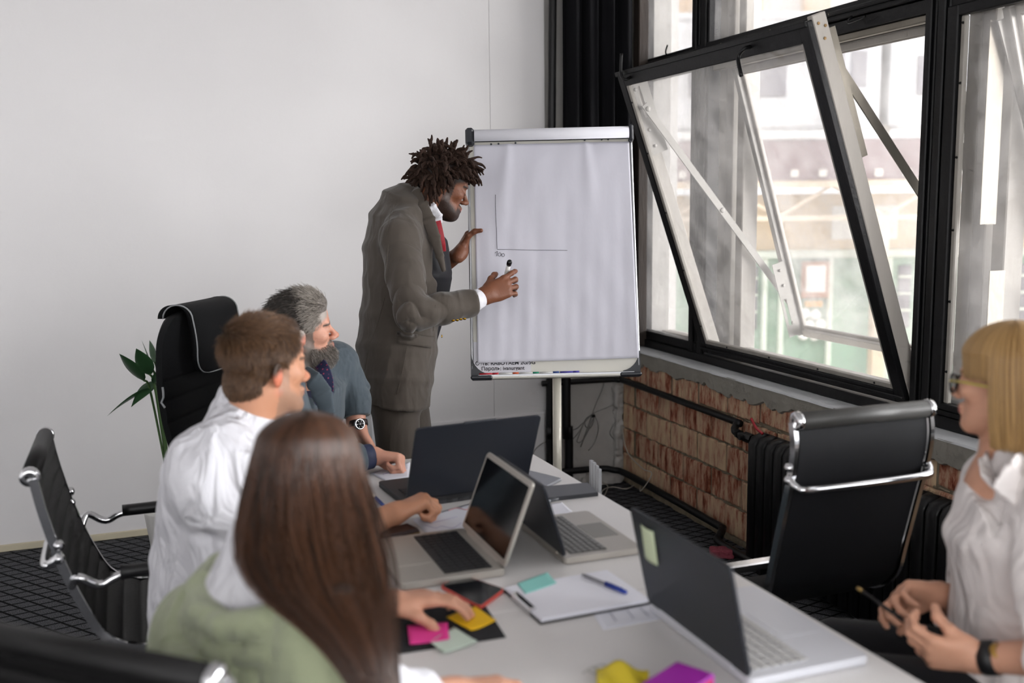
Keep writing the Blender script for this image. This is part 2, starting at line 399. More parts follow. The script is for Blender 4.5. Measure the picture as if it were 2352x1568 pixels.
# ------------------------------------------------------------------ human head, hand, hair
def head_T(org, fwd, roll=0.0, sc=1.0, up=(0, 0, 1)):
    """Head frame: x to the person's right, y forward, z up. roll>0 tips the crown to the person's left."""
    y = nrm(fwd); x = nrm(np.cross(y, up)); z = np.cross(x, y); c, s_ = math.cos(roll), math.sin(roll)
    x2, z2 = x*c+z*s_, z*c-x*s_
    M = np.eye(4); M[:3, 0] = x2*sc; M[:3, 1] = y*sc; M[:3, 2] = z2*sc; M[:3, 3] = org; return M
def head(S, T, male=True, neck=None, beard=0.0, eyes='closed', ears=True):
    S.setT(T); j = 1.0 if male else 0.92
    S.ell((0, -.014, .045), (.075, .096, .080), 0)
    S.ell((0, .030, .040), (.062, .058, .062), .02)
    S.ell((0, .030, -.020), (.060*j, .058, .070), .02)
    S.ell((0, .034, -.070), (.044*j, .048, .038), .025)
    for x in (-1, 1):
        S.cap((x*.053*j, .0, -.05), (x*.018, .068, -.098), .017, .016, .03)
        S.ell((x*.043, .058, -.014), (.020, .024, .020), .02)
    S.ell((0, .080, -.096), (.020*j, .016, .016), .02)
    S.cap((-.034, .082, .024), (.034, .082, .024), .010 if male else .006, .010 if male else .006, .014)
    S.cap((0, .084, .014), (0, .110, -.026), .0065, .0095, .012)
    S.ell((0, .111, -.029), (.0125, .0125, .011), .006)
    for x in (-1, 1):
        S.ell((x*.0125, .099, -.034), (.008, .012, .008), .006)
        S.ell((x*.031, .1, .005), (.017, .018, .013), .012, sub=True)
        S.ell((x*.031, .0765, .004), (.0150, .0135, .0125), .003)
    if eyes == 'open':
        for x in (-1, 1): S.ell((x*.031, .0945, .002), (.0125, .010, .0042), .002, sub=True)
    S.ell((0, .088, -.058), (.024, .014, .010), .008); S.ell((0, .088, -.071), (.020, .012, .009), .008)
    S.ell((0, .0985, -.060), (.018, .0055, .0048), .003); S.ell((0, .0965, -.0685), (.016, .0065, .0055), .003)
    S.ell((0, .105, -.0642), (.020, .009, .0013), .002, sub=True)
    for x in ((-1, 1) if ears else ()):
        c, s_ = math.cos(math.radians(25*x)), math.sin(math.radians(25*x)); R = [[c, -s_, 0], [s_, c, 0], [0, 0, 1]]
        S.ell((x*.079, -.010, -.004), (.0075, .0185, .031), .004, R=R)
        S.ell((x*.086, -.006, .002), (.006, .010, .016), .003, sub=True, R=R)
    if beard: S.ell((0, .040, -.085), (.048*j+beard, .052+beard, .036+beard), .02)
    r = .056 if male else .047
    S.cap((0, -.022, -.05), (0, -.045, -.13) if neck is None else neck, r, r*1.05, .03); S.setT()
def hand(S, T, curl=(.3, .35, .4, .5), thumb=(.5, .4), spread=.07, side=1, k=.006, joint=(1, 1, .7)):
    """Wrist at the origin of T, fingers along +y, palm facing -z; side=+1 puts the thumb on +x."""
    S.setT(T); xs = [.030, .010, -.011, -.030]; L = [(.043, .026, .021), (.047, .030, .022), (.044, .028, .021), (.034, .021, .019)]; R = (.0098, .0100, .0095, .0083)
    yk = (.090, .094, .088, .079)
    for i in range(4):
        S.cap((side*xs[i]*.55, .0, 0), (side*xs[i], yk[i], 0), .0165, .0122, .012)
    S.ell((side*-.002, .05, -.002), (.038, .046, .0155), .012)
    S.ell((side*.026, .036, -.008), (.017, .030, .016), .01)
    S.cap((0, -.03, 0), (0, .012, 0), .026, .0245, .02)
    tips = []
    for i in range(4):
        an = side*spread*(1.5-i)*1.0; p = np.array([side*xs[i], yk[i], 0.]); r = R[i]; c = 0
        for j in range(3):
            c += curl[i]*joint[j]*(1.0 if j else .9); h = L[i][j]
            q = p+h*np.array([math.sin(an)*math.cos(c), math.cos(c)*math.cos(an), -math.sin(c)])
            S.cap(p, q, r, r*.93, k if j else .008); p = q; r *= .93
        tips.append(p)
    a, b = thumb; p = np.array([side*.028, .022, -.008]); r = .0135
    dirs = [(a, .2+.3*b), (a*.75, .2+b*.8), (a*.5, .15+b*1.5)]; Lt = (.042, .033, .027)
    for j in range(3):
        ang, dn = dirs[j]; q = p+Lt[j]*np.array([side*math.sin(ang)*math.cos(dn), math.cos(ang)*math.cos(dn), -math.sin(dn)])
        S.cap(p, q, r, r*.88, .008); p = q; r *= .88
    S.setT(); tips.append(p)
    M = np.array(T); return [M[:3, :3]@t+M[:3, 3] for t in tips]
def hand_T(wrist, fwd, palm, sc=1.0):
    """palm = direction the palm faces."""
    y = nrm(fwd); z = -nrm(np.array(palm)-y*(np.array(palm)@y)); x = np.cross(y, z)
    M = np.eye(4); M[:3, 0] = x*sc; M[:3, 1] = y*sc; M[:3, 2] = z*sc; M[:3, 3] = wrist; return M
def to_local(V, T): M = np.linalg.inv(np.array(T)); return V@M[:3, :3].T+M[:3, 3]
def skin_colors(V, T, base, lip=None, ear=None, beard=None, brow=None, scalp=None, beard_top=-.045):
    b = np.array(lin(base)); C = np.tile(b, (len(V), 1)); q = to_local(V, T)
    def blend(mask, col):
        nonlocal C
        mask = np.clip(mask, 0, 1)[:, None]; C = C*(1-mask)+np.array(lin(col))*mask
    near = (np.linalg.norm(q, axis=1) < .16)
    if beard:
        m = near*np.clip((beard_top-q[:, 2]+(q[:, 1]-.05)*-.6*(q[:, 1] < .075))*60, 0, 1)*(q[:, 1] > -.005+0*q[:, 1])*np.clip((q[:, 2]+.135)*80, 0, 1)
        st = near*(np.abs(q[:, 0]) < .03)*(q[:, 1] > .08)*np.clip((-.040-q[:, 2])*150, 0, 1)*np.clip((q[:, 2]+.056)*150, 0, 1)
        sb = near*(np.abs(q[:, 0]) > .052)*(q[:, 1] > .004)*(q[:, 1] < .032)*(q[:, 2] < .03)*(q[:, 2] > -.08)
        blend(np.maximum(np.maximum(m, st), sb*.9), beard)
    if lip:
        d = np.sqrt((q[:, 0]/.021)**2+((q[:, 1]-.097)/.014)**2+((q[:, 2]+.064)/.0115)**2); blend(near*np.clip((1.05-d)*8, 0, 1), lip)
    if ear:
        blend(near*np.clip((np.abs(q[:, 0])-.071)*150, 0, 1)*.6, ear)
        d = np.linalg.norm(q-np.array([0, .11, -.03]), axis=1); blend(near*np.clip((.025-d)*60, 0, 1)*.35, ear)
    if brow:
        zz = .0275-np.abs(np.abs(q[:, 0])-.028)*.18
        blend(near*(np.abs(q[:, 0]) > .012)*(np.abs(q[:, 0]) < .050)*(q[:, 1] > .06)*np.clip(1.4-np.abs(q[:, 2]-zz)/.0042, 0, 1), brow)
    if scalp: blend(near*np.clip((q[:, 2]-.02+(.045-q[:, 1])*.55)*60, 0, 1)*(q[:, 1] < .085), scalp)
    return C
def hair_curves(name, polys, rad, material, parent, taper=0.35):
    """polys: (n, k, 3) world points -> one hair object."""
    polys = np.asarray(polys, np.float64); n, k, _ = polys.shape
    mi = np.array(MW.get(top_of(parent).name, Matrix.Identity(4)).inverted()); pts = polys.reshape(-1, 3)@mi[:3, :3].T+mi[:3, 3]
    h = bpy.data.hair_curves.new(name); h.add_curves([k]*n); h.points.foreach_set('position', pts.astype(np.float32).ravel())
    a = h.attributes.new('radius', 'FLOAT', 'POINT'); r = np.tile(np.linspace(1, taper, k), n)*np.repeat(np.broadcast_to(rad, (n,)), k)
    a.data.foreach_set('value', r.astype(np.float32)); h.materials.append(material)
    o = bpy.data.objects.new(name, h); link(o, parent); return o
def hair_mat(name, c1, c2, rough=.38):
    if name in MATS: return MATS[name]
    m = bpy.data.materials.new(name); m.use_nodes = True; nt = m.node_tree; b = nt.nodes['Principled BSDF']
    hi = N(nt, 'ShaderNodeHairInfo'); cr = N(nt, 'ShaderNodeValToRGB'); cr.color_ramp.elements[0].color = (*lin(c1), 1); cr.color_ramp.elements[1].color = (*lin(c2), 1)
    nt.links.new(hi.outputs['Random'], cr.inputs[0]); nt.links.new(cr.outputs[0], b.inputs['Base Color'])
    b.inputs['Roughness'].default_value = rough; b.inputs['Specular IOR Level'].default_value = .5; MATS[name] = m; return m
def scalp_hair(T, n, length, comb, lift, c=(0, -.014, .045), r=(.078, .099, .084), keep=None, seg=5, noise=.3, seed=0):
    """Short strands rooted on the skull; comb(q)->direction in head space."""
    g = np.random.default_rng(seed); u = g.normal(size=(n*3, 3)); u /= np.linalg.norm(u, axis=1)[:, None]; q = np.array(c)+u*np.array(r)
    nn = u/np.array(r); nn /= np.linalg.norm(nn, axis=1)[:, None]
    k = keep(q); q, nn = q[k][:n], nn[k][:n]
    d = comb(q); d = d-nn*(d*nn).sum(1)[:, None]; d /= np.linalg.norm(d, axis=1)[:, None]+1e-9; d = d+g.normal(size=d.shape)*noise*.5
    Ls = length(q)*g.uniform(.7, 1.15, len(q)); pts = np.zeros((len(q), seg, 3)); p = q-nn*.004; pts[:, 0] = p
    lf = lift(q) if callable(lift) else np.full(len(q), lift)
    for i in range(1, seg):
        t = i/(seg-1); dd = nn*(lf*(1-t))[:, None]+d*(.25+.75*t); dd /= np.linalg.norm(dd, axis=1)[:, None]; p = p+dd*(Ls/(seg-1))[:, None]
        # never dip under the skull
        w_ = (p-np.array(c))/np.array(r); l = np.linalg.norm(w_, axis=1); f = np.where(l < 1.0, 1.0/l, 1.0); p = np.array(c)+w_*f[:, None]*np.array(r); pts[:, i] = p
    M = np.array(T); return pts@M[:3, :3].T+M[:3, 3]

# ================================================================== SETTING
WY = 5.185; BX = 2.587; XF = 2.68; XO = 2.86
def struct(name, vf, m, parent=None, smooth=False, label=None):
    o = obj(name, vf, m, parent, smooth)
    if parent is None: o['kind'] = 'structure'
    if label: o['label'] = label
    return o
white_wall = mat('white_wall', 'dedcdc', rough=.85, var=.035, scale=.9, bump=.05, bscale=40, spec=.2)
plaster = mat('rough_plaster', 'b9b6b2', rough=.9, var=.12, scale=5, bump=.55, bscale=14, spec=.2)
plaster_grey = mat('cement_render', '8f8b83', rough=.9, var=.25, scale=9, bump=.8, bscale=26, spec=.2)
black_paint = mat('black_frame_paint', '0c0c0e', rough=.45, spec=.3, var=.35, scale=14, bump=.12, bscale=50)
black_pipe = mat('black_pipe_paint', '0b0b0d', rough=.4, spec=.35, var=.2, bump=.1, bscale=70)
pale_paint = mat('old_white_paint', 'b3ada5', rough=.6, var=.14, scale=6, bump=.25, bscale=30, stretch=(1, 1, .25))
grey_metal = mat('grey_zinc', '8b8883', rough=.42, metal=.55, var=.12, scale=12, bump=.05)
steel_worn = mat('worn_steel', '7f796f', rough=.4, metal=.7, var=.3, scale=10, bump=.1, stretch=(1, 1, .4))
chrome = mat('chrome', 'd8d8da', rough=.12, metal=1.0, var=.02)
screw_m = mat('brass_screw', '8a6f4c', rough=.4, metal=.8)

def carpet():
    m = bpy.data.materials.new('diamond_carpet'); m.use_nodes = True; nt = m.node_tree; b = nt.nodes['Principled BSDF']; b.inputs['Roughness'].default_value = .95
    b.inputs['Specular IOR Level'].default_value = .15
    tc = N(nt, 'ShaderNodeTexCoord'); lines = []
    for ang in (33, -33):
        mp = N(nt, 'ShaderNodeMapping'); mp.inputs['Rotation'].default_value = (0, 0, math.radians(ang+20)); nt.links.new(tc.outputs['Object'], mp.inputs['Vector'])
        sp = N(nt, 'ShaderNodeSeparateXYZ'); nt.links.new(mp.outputs[0], sp.inputs[0])
        mu = N(nt, 'ShaderNodeMath', operation='MULTIPLY'); mu.inputs[1].default_value = 1/.062; nt.links.new(sp.outputs['Y'], mu.inputs[0])
        fr = N(nt, 'ShaderNodeMath', operation='PINGPONG'); fr.inputs[1].default_value = .5; nt.links.new(mu.outputs[0], fr.inputs[0])
        st = N(nt, 'ShaderNodeMapRange'); st.inputs[1].default_value = .05; st.inputs[2].default_value = .11; nt.links.new(fr.outputs[0], st.inputs[0]); lines.append(st)
    mn = N(nt, 'ShaderNodeMath', operation='MINIMUM'); nt.links.new(lines[0].outputs[0], mn.inputs[0]); nt.links.new(lines[1].outputs[0], mn.inputs[1])
    nz = N(nt, 'ShaderNodeTexNoise'); nz.inputs['Scale'].default_value = 260; nt.links.new(tc.outputs['Object'], nz.inputs['Vector'])
    cr = N(nt, 'ShaderNodeValToRGB'); cr.color_ramp.elements[0].position = .35; cr.color_ramp.elements[0].color = (*lin('222326'), 1)
    cr.color_ramp.elements[1].position = .68; cr.color_ramp.elements[1].color = (*lin('6b6c70'), 1); nt.links.new(nz.outputs['Fac'], cr.inputs[0])
    mx = N(nt, 'ShaderNodeMix', data_type='RGBA'); mx.inputs[6].default_value = (*lin('08090b'), 1)
    nt.links.new(mn.outputs[0], mx.inputs[0]); nt.links.new(cr.outputs[0], mx.inputs[7]); nt.links.new(mx.outputs[2], b.inputs['Base Color'])
    bp = N(nt, 'ShaderNodeBump'); bp.inputs['Strength'].default_value = .6; bp.inputs['Distance'].default_value = .004
    nt.links.new(mn.outputs[0], bp.inputs['Height']); nt.links.new(bp.outputs[0], b.inputs['Normal']); return m
struct('floor', box((-4.2, -3.4, -.12), (2.9, 5.6, 0)), carpet())
struct('ceiling', box((-4.2, -3.4, 3.45), (3.0, 5.6, 3.6)), white_wall)
# white wall: two drywall boards with a butt joint, a projecting lower board, and a thin beige skirting
SX = float(PY(1135, 920, WY)[0])
wb = thing('wall_back', None, None, (0, 5.3, 0), kind='structure')
obj('plaster_panel', box((-4.2, WY, 0), (SX-.0008, 5.4, 3.45), .001), white_wall, wb); obj('plaster_panel', box((SX+.0008, WY, 0), (2.118, 5.4, 3.45), .001), white_wall, wb)
obj('lower_panel', box((.55, WY-.012, .0), (2.10, WY, .44), .002), white_wall, wb)
struct('wall_corner', box((2.118, WY+.03, 0), (2.95, 5.42, 3.45)), plaster)
struct('baseboard_back', box((-4.2, WY-.011, 0), (.549, WY, .034), .003), mat('beige_skirting', 'c6bda4', rough=.6, var=.15, scale=5))
struct('wall_left', box((-4.35, -3.4, 0), (-4.2, 5.6, 3.45)), white_wall)
# rear wall with two wide window openings (behind the camera)
struct('wall_rear', merge(box((-4.2, -3.5, 0), (2.9, -3.4, .8)), box((-4.2, -3.5, 3.2), (2.9, -3.4, 3.45)), box((-4.2, -3.5, .8), (-3.6, -3.4, 3.2)), box((2.3, -3.5, .8), (2.9, -3.4, 3.2))), white_wall)

# broken cement foot under the corner plaster
def rough_block(lo, hi, f, amp, vox=.006, seedo=0):
    S = Sculpt(np.array(lo)-.05, np.array(hi)+.05, vox); lo = np.array(lo); hi = np.array(hi); c = (lo+hi)/2; h = (hi-lo)/2-.012
    sl, X, Y, Z = S.reg(S.lo, S.lo+np.array(S.F.shape)*vox, 0)
    qx, qy, qz = np.abs(X-c[0])-h[0], np.abs(Y-c[1])-h[1], np.abs(Z-c[2])-h[2]
    d = np.sqrt(np.maximum(qx, 0)**2+np.maximum(qy, 0)**2+np.maximum(qz, 0)**2)+np.minimum(np.maximum(np.maximum(qx, qy), qz), 0)-.012
    S.F[sl] = np.minimum(S.F[sl], d+0*S.F[sl]); V, Q = S.mesh()
    return V+vnormals(V, Q)*((vnoise(V+seedo, f)+.6*vnoise(V+seedo+5, f*2.6))*amp)[:, None], Q
o = obj('trim_1', rough_block((2.13, WY-.05, -.01), (2.58, WY+.05, .075), 16, .016), plaster, None, True); o['kind'] = 'structure'
# jagged edge of the plaster where it meets the brick
o = obj('trim_2', rough_block((2.545, WY-.012, .0), (2.60, WY+.06, .62), 22, .012), plaster, None, True); o['kind'] = 'structure'

# ---------------------------------------------------------------- brick wall under the window
def brick_mat():
    m = bpy.data.materials.new('worn_brick'); m.use_nodes = True; nt = m.node_tree; b = nt.nodes['Principled BSDF']; b.inputs['Roughness'].default_value = .92; b.inputs['Specular IOR Level'].default_value = .2
    tc = N(nt, 'ShaderNodeTexCoord'); oi = N(nt, 'ShaderNodeObjectInfo'); ad = N(nt, 'ShaderNodeVectorMath', operation='ADD')
    nt.links.new(tc.outputs['Object'], ad.inputs[0]); sc_ = N(nt, 'ShaderNodeVectorMath', operation='SCALE'); sc_.inputs['Scale'].default_value = 9
    nt.links.new(oi.outputs['Location'], sc_.inputs[0]); nt.links.new(sc_.outputs[0], ad.inputs[1])
    mp = N(nt, 'ShaderNodeMapping'); mp.inputs['Scale'].default_value = (1, 3.2, .8); nt.links.new(ad.outputs[0], mp.inputs['Vector'])
    n1 = N(nt, 'ShaderNodeTexNoise'); n1.inputs['Scale'].default_value = 9; n1.inputs['Detail'].default_value = 6; n1.inputs['Roughness'].default_value = .68; nt.links.new(mp.outputs[0], n1.inputs['Vector'])
    rr = N(nt, 'ShaderNodeMath', operation='MULTIPLY_ADD'); rr.inputs[1].default_value = .17; rr.inputs[2].default_value = -.085; nt.links.new(oi.outputs['Random'], rr.inputs[0])
    a2 = N(nt, 'ShaderNodeMath', operation='ADD'); nt.links.new(n1.outputs['Fac'], a2.inputs[0]); nt.links.new(rr.outputs[0], a2.inputs[1])
    cr = N(nt, 'ShaderNodeValToRGB'); e = cr.color_ramp.elements; e[0].position = .30; e[0].color = (*lin('6b3424'), 1); e[1].position = .62; e[1].color = (*lin('c8ad8c'), 1)
    for p_, c_ in ((.37, '945a45'), (.43, 'ab7c65'), (.49, 'b9977e')): k = e.new(p_); k.color = (*lin(c_), 1)
    nt.links.new(a2.outputs[0], cr.inputs[0]); nt.links.new(cr.outputs[0], b.inputs['Base Color'])
    bp = N(nt, 'ShaderNodeBump'); bp.inputs['Strength'].default_value = .7; bp.inputs['Distance'].default_value = .006; nt.links.new(n1.outputs['Fac'], bp.inputs['Height']); nt.links.new(bp.outputs[0], b.inputs['Normal']); return m
brick_m = brick_mat(); mortar_m = mat('mortar', '857a68', rough=.95, var=.45, scale=22, bump=1.0, bscale=35, spec=.1)
wr = thing('wall_right', None, None, (BX, 2, 0), kind='structure')
obj('mortar_bed', box((BX+.012, -3.4, 0), (2.95, WY+.03, .76)), mortar_m, wr)
def brick_mesh(ribbed, w, seed):
    g = np.random.default_rng(seed); n = 13 if ribbed else 3; ys = []; xs = []
    for i in range(n):
        y0 = -w/2+w*i/n; y1 = -w/2+w*(i+1)/n; gdepth = .0045 if ribbed else 0
        ys += [y0+.0008, y0+(y1-y0)*.3, y1-.0006]; xs += [gdepth*g.uniform(.3, 1.5), g.uniform(-.0012, .0012), g.uniform(-.001, .0012)]
    xs[0] = .006; xs[-1] = .006; h = .134; V = []; zs = [-h/2, -h/2+.006, h/2-.006, h/2]
    for k, z in enumerate(zs):
        for y, x in zip(ys, xs):
            ed = .006*g.uniform(.3, 1.6) if k in (0, 3) else 0
            V.append((x+ed, y, z+g.uniform(-.0025, .0025)))
    m_ = len(ys); F = [[k*m_+i, (k+1)*m_+i, (k+1)*m_+i+1, k*m_+i+1] for k in range(3) for i in range(m_-1)]
    nb = len(V)
    for k, z in enumerate((zs[0], zs[3])): V += [(.03, -w/2, z), (.03, w/2, z)]
    F += [list(range(m_))[::1]+[nb+1, nb], [3*m_+i for i in range(m_)][::-1]+[nb+2, nb+3]]
    F += [[0, nb, nb+2, 3*m_, 2*m_, m_], [m_-1, 2*m_-1, 3*m_-1, 4*m_-1, nb+3, nb+1]]
    me = bpy.data.meshes.new('brick'); me.from_pydata(V, [], F); me.materials.append(brick_m); me.update(); return me
BM = [brick_mesh(i % 4 != 3, .258, i) for i in range(8)]
gb = np.random.default_rng(5)
for row, z in enumerate((-.045, .0985, .2425, .3865, .5305, .6745)):
    y = 5.165-(.135 if row % 2 else 0)+.27
    while y > .9:
        y -= .27
        if y+.13 > WY: continue
        if row == 0: continue
        o = bpy.data.objects.new('brick', BM[int(gb.integers(8))]); link(o, wr)
        o.location = Vector((gb.uniform(-.003, .004)+(.002 if row == 5 else 0), y-2, z+gb.uniform(-.004, .004)-(.008 if row == 5 else 0))); o.rotation_euler = (gb.uniform(-.006, .006)*(4 if row == 5 else 1), 0, gb.uniform(-.008, .008))
        if row == 5: o.scale = (1, 1, gb.uniform(.75, 1))
    if row % 2 == 0 and row > 0:
        pass
# half bricks closing the odd rows at the corner, and a low strip of render at the floor
HB = brick_mesh(True, .118, 31)
for z in (.0985, .3865, .6745):
    o = bpy.data.objects.new('brick', HB); link(o, wr); o.location = (0, 5.112-2, z)
for z in (.2425, .5305):
    o = bpy.data.objects.new('brick', HB); link(o, wr); o.location = (0, 5.112-2+.0, z)
obj('render_strip', rough_block((BX-.004, 1.0, -.01), (BX+.03, WY, .03), 20, .006, .008), mortar_m, wr, True)
# mortar crumbs squeezed out of the joints
Vs = []; Fs = []; nn_ = 0
cr_v, cr_f = lathe([(0, -1), (.8, -.5), (1, .1), (.6, .8), (0, 1)], 6)
for i in range(420):
    row = gb.integers(1, 6); zc = (-.045, .0265, .1705, .3145, .4585, .6025)[row]; yc = gb.uniform(1.2, 5.1)
    s_ = np.array([gb.uniform(.004, .009), gb.uniform(.008, .028), gb.uniform(.003, .007)]); Vs.append(cr_v[:, [2, 0, 1]]*s_+np.array([BX+.008, yc, zc+gb.uniform(-.004, .004)]))
    Fs += [[a+nn_ for a in q] for q in cr_f]; nn_ += len(cr_v)
o = obj('mortar_crumbs', (np.vstack(Vs), Fs), mortar_m, wr, True); o['kind'] = 'stuff'
# cement render band with a ragged lower edge, and the white-painted sill on it
ys = np.arange(-3.4, WY, .012); nv = vnoise(np.stack([ys, ys*0, ys*0], 1), 9)*.018+vnoise(np.stack([ys, ys*0+3, ys*0], 1), 34)*.012+vnoise(np.stack([ys, ys*0+3, ys*0], 1), 3)*.012
zb = .708+nv-.016*np.clip((ys-4.6)/.5, 0, 1); V = []; F = []
for i, (y, z) in enumerate(zip(ys, zb)): V += [(BX-.012, y, .786), (BX-.013, y, (z+.786)/2), (BX-.011, y, z+.006), (BX+.002, y, z), (BX+.03, y, z), (BX+.03, y, .786)]
for i in range(len(ys)-1): F += [[i*6+k, i*6+(k+1) % 6, i*6+6+(k+1) % 6, i*6+6+k] for k in range(6)]
F += [[k for k in range(6)][::-1], [(len(ys)-1)*6+k for k in range(6)]]
obj('cement_band', (np.array(V), F), plaster_grey, wr)
sill_m = mat('sill_paint', 'd6d8da', rough=.42, var=.12, scale=14, bump=.35, bscale=22)
V = []; F = []
ys = np.arange(-3.4, WY+.02, .02)
for i, y in enumerate(ys):
    e = vnoise(np.array([[y, 0, 0]]), 18)[0]*.004
    V += [(BX-.016+e, y, .782), (BX-.014+e, y, .790), (BX+.02, y, .7925), (XF+.05, y, .794), (XF+.05, y, .78)]
for i in range(len(ys)-1): F += [[i*5+k, i*5+(k+1) % 5, i*5+5+(k+1) % 5, i*5+5+k] for k in range(5)]
F += [[4, 3, 2, 1, 0], [(len(ys)-1)*5+k for k in range(5)]]
struct('window_sill', (np.array(V), F), sill_m)
struct('wall_right_outside', merge(box((XF+.06, -3.4, .3), (2.98, WY+.2, .79)), box((XF-.02, -3.4, 3.2), (2.98, WY+.2, 3.45))), plaster_grey)
struct('wall_upper_floors', box((-4.3, -3.5, 3.6), (2.98, WY+.4, 12)), plaster_grey)

# ---------------------------------------------------------------- windows
pane_m = glass_mat('old_pane', .11); pane_m2 = glass_mat('outer_pane', .17, (.97, .96, .95)); 
def screws(pts, n, r, m, parent, name='screw', h=.003):
    v, f = lathe([(r, 0), (r*.85, h), (r*.2, h*1.15)], 8, (0, 0, 0), (0, 0, 1)); ax = nrm(n); a = nrm(np.cross(ax, (0.1, 1, .2))); b = np.cross(ax, a); first = None
    for p in pts:
        o = obj(name, xf((v, f), frame(p, a, b, ax)), m, parent)
def bar(name, y0, y1, z0, z1, x0, x1, m, parent, bev=.004):
    return obj(name, box((x0, y0, z0), (x1, y1, z1), bev), m, parent)
W1 = thing('window_1', None, None, (XF, 4, 1.5), kind='structure')
YB = [5.15, 4.60, 4.43, 2.98, 2.87, 1.42, 1.31, -.14, -.25, -1.7, -1.81, -3.3]
# inner frame: posts, sill rail, transom, head
for y0, y1 in ((4.445, 4.515), (4.535, 4.60), (2.865, 2.925), (2.93, 2.985), (1.31, 1.42), (-.25, -.14), (-1.81, -1.7), (5.13, 5.2), (-3.4, -3.3)):
    bar('post', y0, y1, .80, 3.22, XF, XF+.07, black_paint, W1)
    bar('post_lip', y0+.012, y1-.012, .80, 3.22, XF-.012, XF, black_paint, W1)
bar('sill_rail', -3.3, 5.15, .795, .838, XF-.015, XF+.07, black_paint, W1); bar('sill_rail', 4.52, 5.15, .838, .885, XF-.005, XF+.06, black_paint, W1)
bar('sill_rail', -3.3, 2.87, .838, .862, XF-.005, XF+.06, black_paint, W1)
bar('transom', -3.3, 5.15, 2.315, 2.372, XF-.005, XF+.07, black_paint, W1); bar('transom', -3.3, 5.15, 2.262, 2.312, XF+.005, XF+.07, black_paint, W1)
bar('transom_lip', -3.3, 5.15, 2.335, 2.352, XF-.02, XF-.005, black_paint, W1)
bar('head', -3.3, 5.15, 3.15, 3.22, XF, XF+.07, black_paint, W1)
bar('head_stop', 2.985, 4.44, 2.235, 2.262, XF+.02, XF+.05, steel_worn, W1)
bar('jamb_board', 5.06, 5.13, .8, 3.4, XF-.06, XF-.002, mat('worn_brown_board', '2b211a', rough=.7, var=.6, scale=20, bump=.3, stretch=(1, 1, .2)), W1)
def pane(y0, y1, z0, z1, x, m=None, parent=W1): return obj('glass_pane', box((x, y0, z0), (x+.004, y1, z1)), m or pane_m, parent)
pane(4.60, 5.13, .885, 2.262, XF+.03); pane(4.60, 5.13, 2.372, 3.15, XF+.03); pane(2.985, 4.445, 2.372, 3.15, XF+.03)
for a, b in ((1.42, 2.865), (-.14, 1.31), (-1.7, -.25), (-3.3, -1.81)): pane(a, b, 2.372, 3.15, XF+.03)
bead = mat('pale_bead', '9a958d', rough=.5, var=.2, scale=10)
for a, b in ((1.42, 2.865), (-.14, 1.31), (-1.7, -.25), (-3.3, -1.81)):
    # closed hopper sashes of the next bays: black frame, grey glazing bead, pane
    for q in ((b-.05, b, .862, 2.262), (a, a+.05, .862, 2.262), (a+.05, b-.05, .862, .885), (a+.05, b-.05, 2.225, 2.262)): bar('sash_bar', *q, XF-.014, XF+.02, black_paint, W1)
    for q in ((b-.072, b-.05, .885, 2.225), (a+.05, a+.072, .885, 2.225)): bar('glazing_bead', *q, XF+.0, XF+.02, bead, W1)
    pane(a+.05, b-.05, .885, 2.225, XF+.024)
screws([(XF, 2.865-.061, z) for z in (1.0, 1.25, 1.5, 1.75, 2.0, 2.2)], (-1, 0, 0), .005, black_paint, W1)
screws([(XF-.02, y, 2.343) for y in (4.3, 3.9, 3.5, 3.1)], (-1, 0, 0), .004, steel_worn, W1)
hook_m = black_pipe
obj('catch_hook', tube(spline([PX(1532, 130, XF-.02), PX(1529, 118, XF-.04), PX(1533, 104, XF-.05)], 5), .004, 7), hook_m, W1, True)
obj('catch_hook', tube(spline([(XF-.02, 2.25, 2.27), (XF-.05, 2.2, 2.26), (XF-.06, 2.19, 2.22)], 5), .006, 7), hook_m, W1, True)
obj('catch_loop', tube(spline([(XF-.02, 3.36, 2.31), (XF-.05, 3.34, 2.285), (XF-.02, 3.28, 2.30)], 5), .006, 7), hook_m, W1, True)

# the open inner hopper sash (hinged at the bottom, leaning into the room)
TL = PY(1415, 168, 4.455); hz = np.array([XF-.004, 0, .845]); vdir = nrm(np.array([TL[0]-.0-hz[0], 0, TL[2]-hz[2]])); SL = float(np.linalg.norm([TL[0]-hz[0], TL[2]-hz[2]]))
ndir = np.array([-vdir[2], 0, vdir[0]]); ndir = -ndir if ndir[0] > 0 else ndir      # towards the room
Y0s, Y1s = 2.995, 4.455
HS = thing('window_2', None, None, (XF, 3.7, .845), kind='structure')
def sbar(name, a0, a1, v0, v1, n0, n1, m, bev=.003, par=None, o=hz, vd=vdir, nd=ndir):
    return obj(name, xf(box((0, v0, n0), (a1-a0, v1, n1), bev), frame(np.array([o[0], a0, o[2]]), np.array([0, 1, 0.]), vd, nd)), m, par or HS)
fw_ = .052
for (a0, a1, v0, v1) in ((Y0s, Y0s+fw_, 0, SL), (Y1s-fw_, Y1s, 0, SL), (Y0s+fw_, Y1s-fw_, 0, fw_), (Y0s+fw_, Y1s-fw_, SL-.07, SL)):
    sbar('sash_bar', a0, a1, v0, v1, -.026, 0, black_paint)
sbar('sash_lip', Y0s, Y1s, SL-.018, SL+.004, 0, .01, black_paint); sbar('sash_lip', Y0s, Y1s, .022, .034, 0, .006, black_paint)
for (a0, a1, v0, v1) in ((Y0s, Y0s+.03, 0.01, SL+.012), (Y1s-.05, Y1s-.004, 0, SL-.05)): sbar('outer_stile', a0, a1, v0, v1, -.085, -.0265, pale_paint)
sbar('outer_rail', Y0s+.03, Y1s-.05, 0, .04, -.06, -.0265, pale_paint); sbar('outer_rail', Y0s+.03, Y1s-.05, SL-.06, SL-.02, -.06, -.0265, grey_metal)
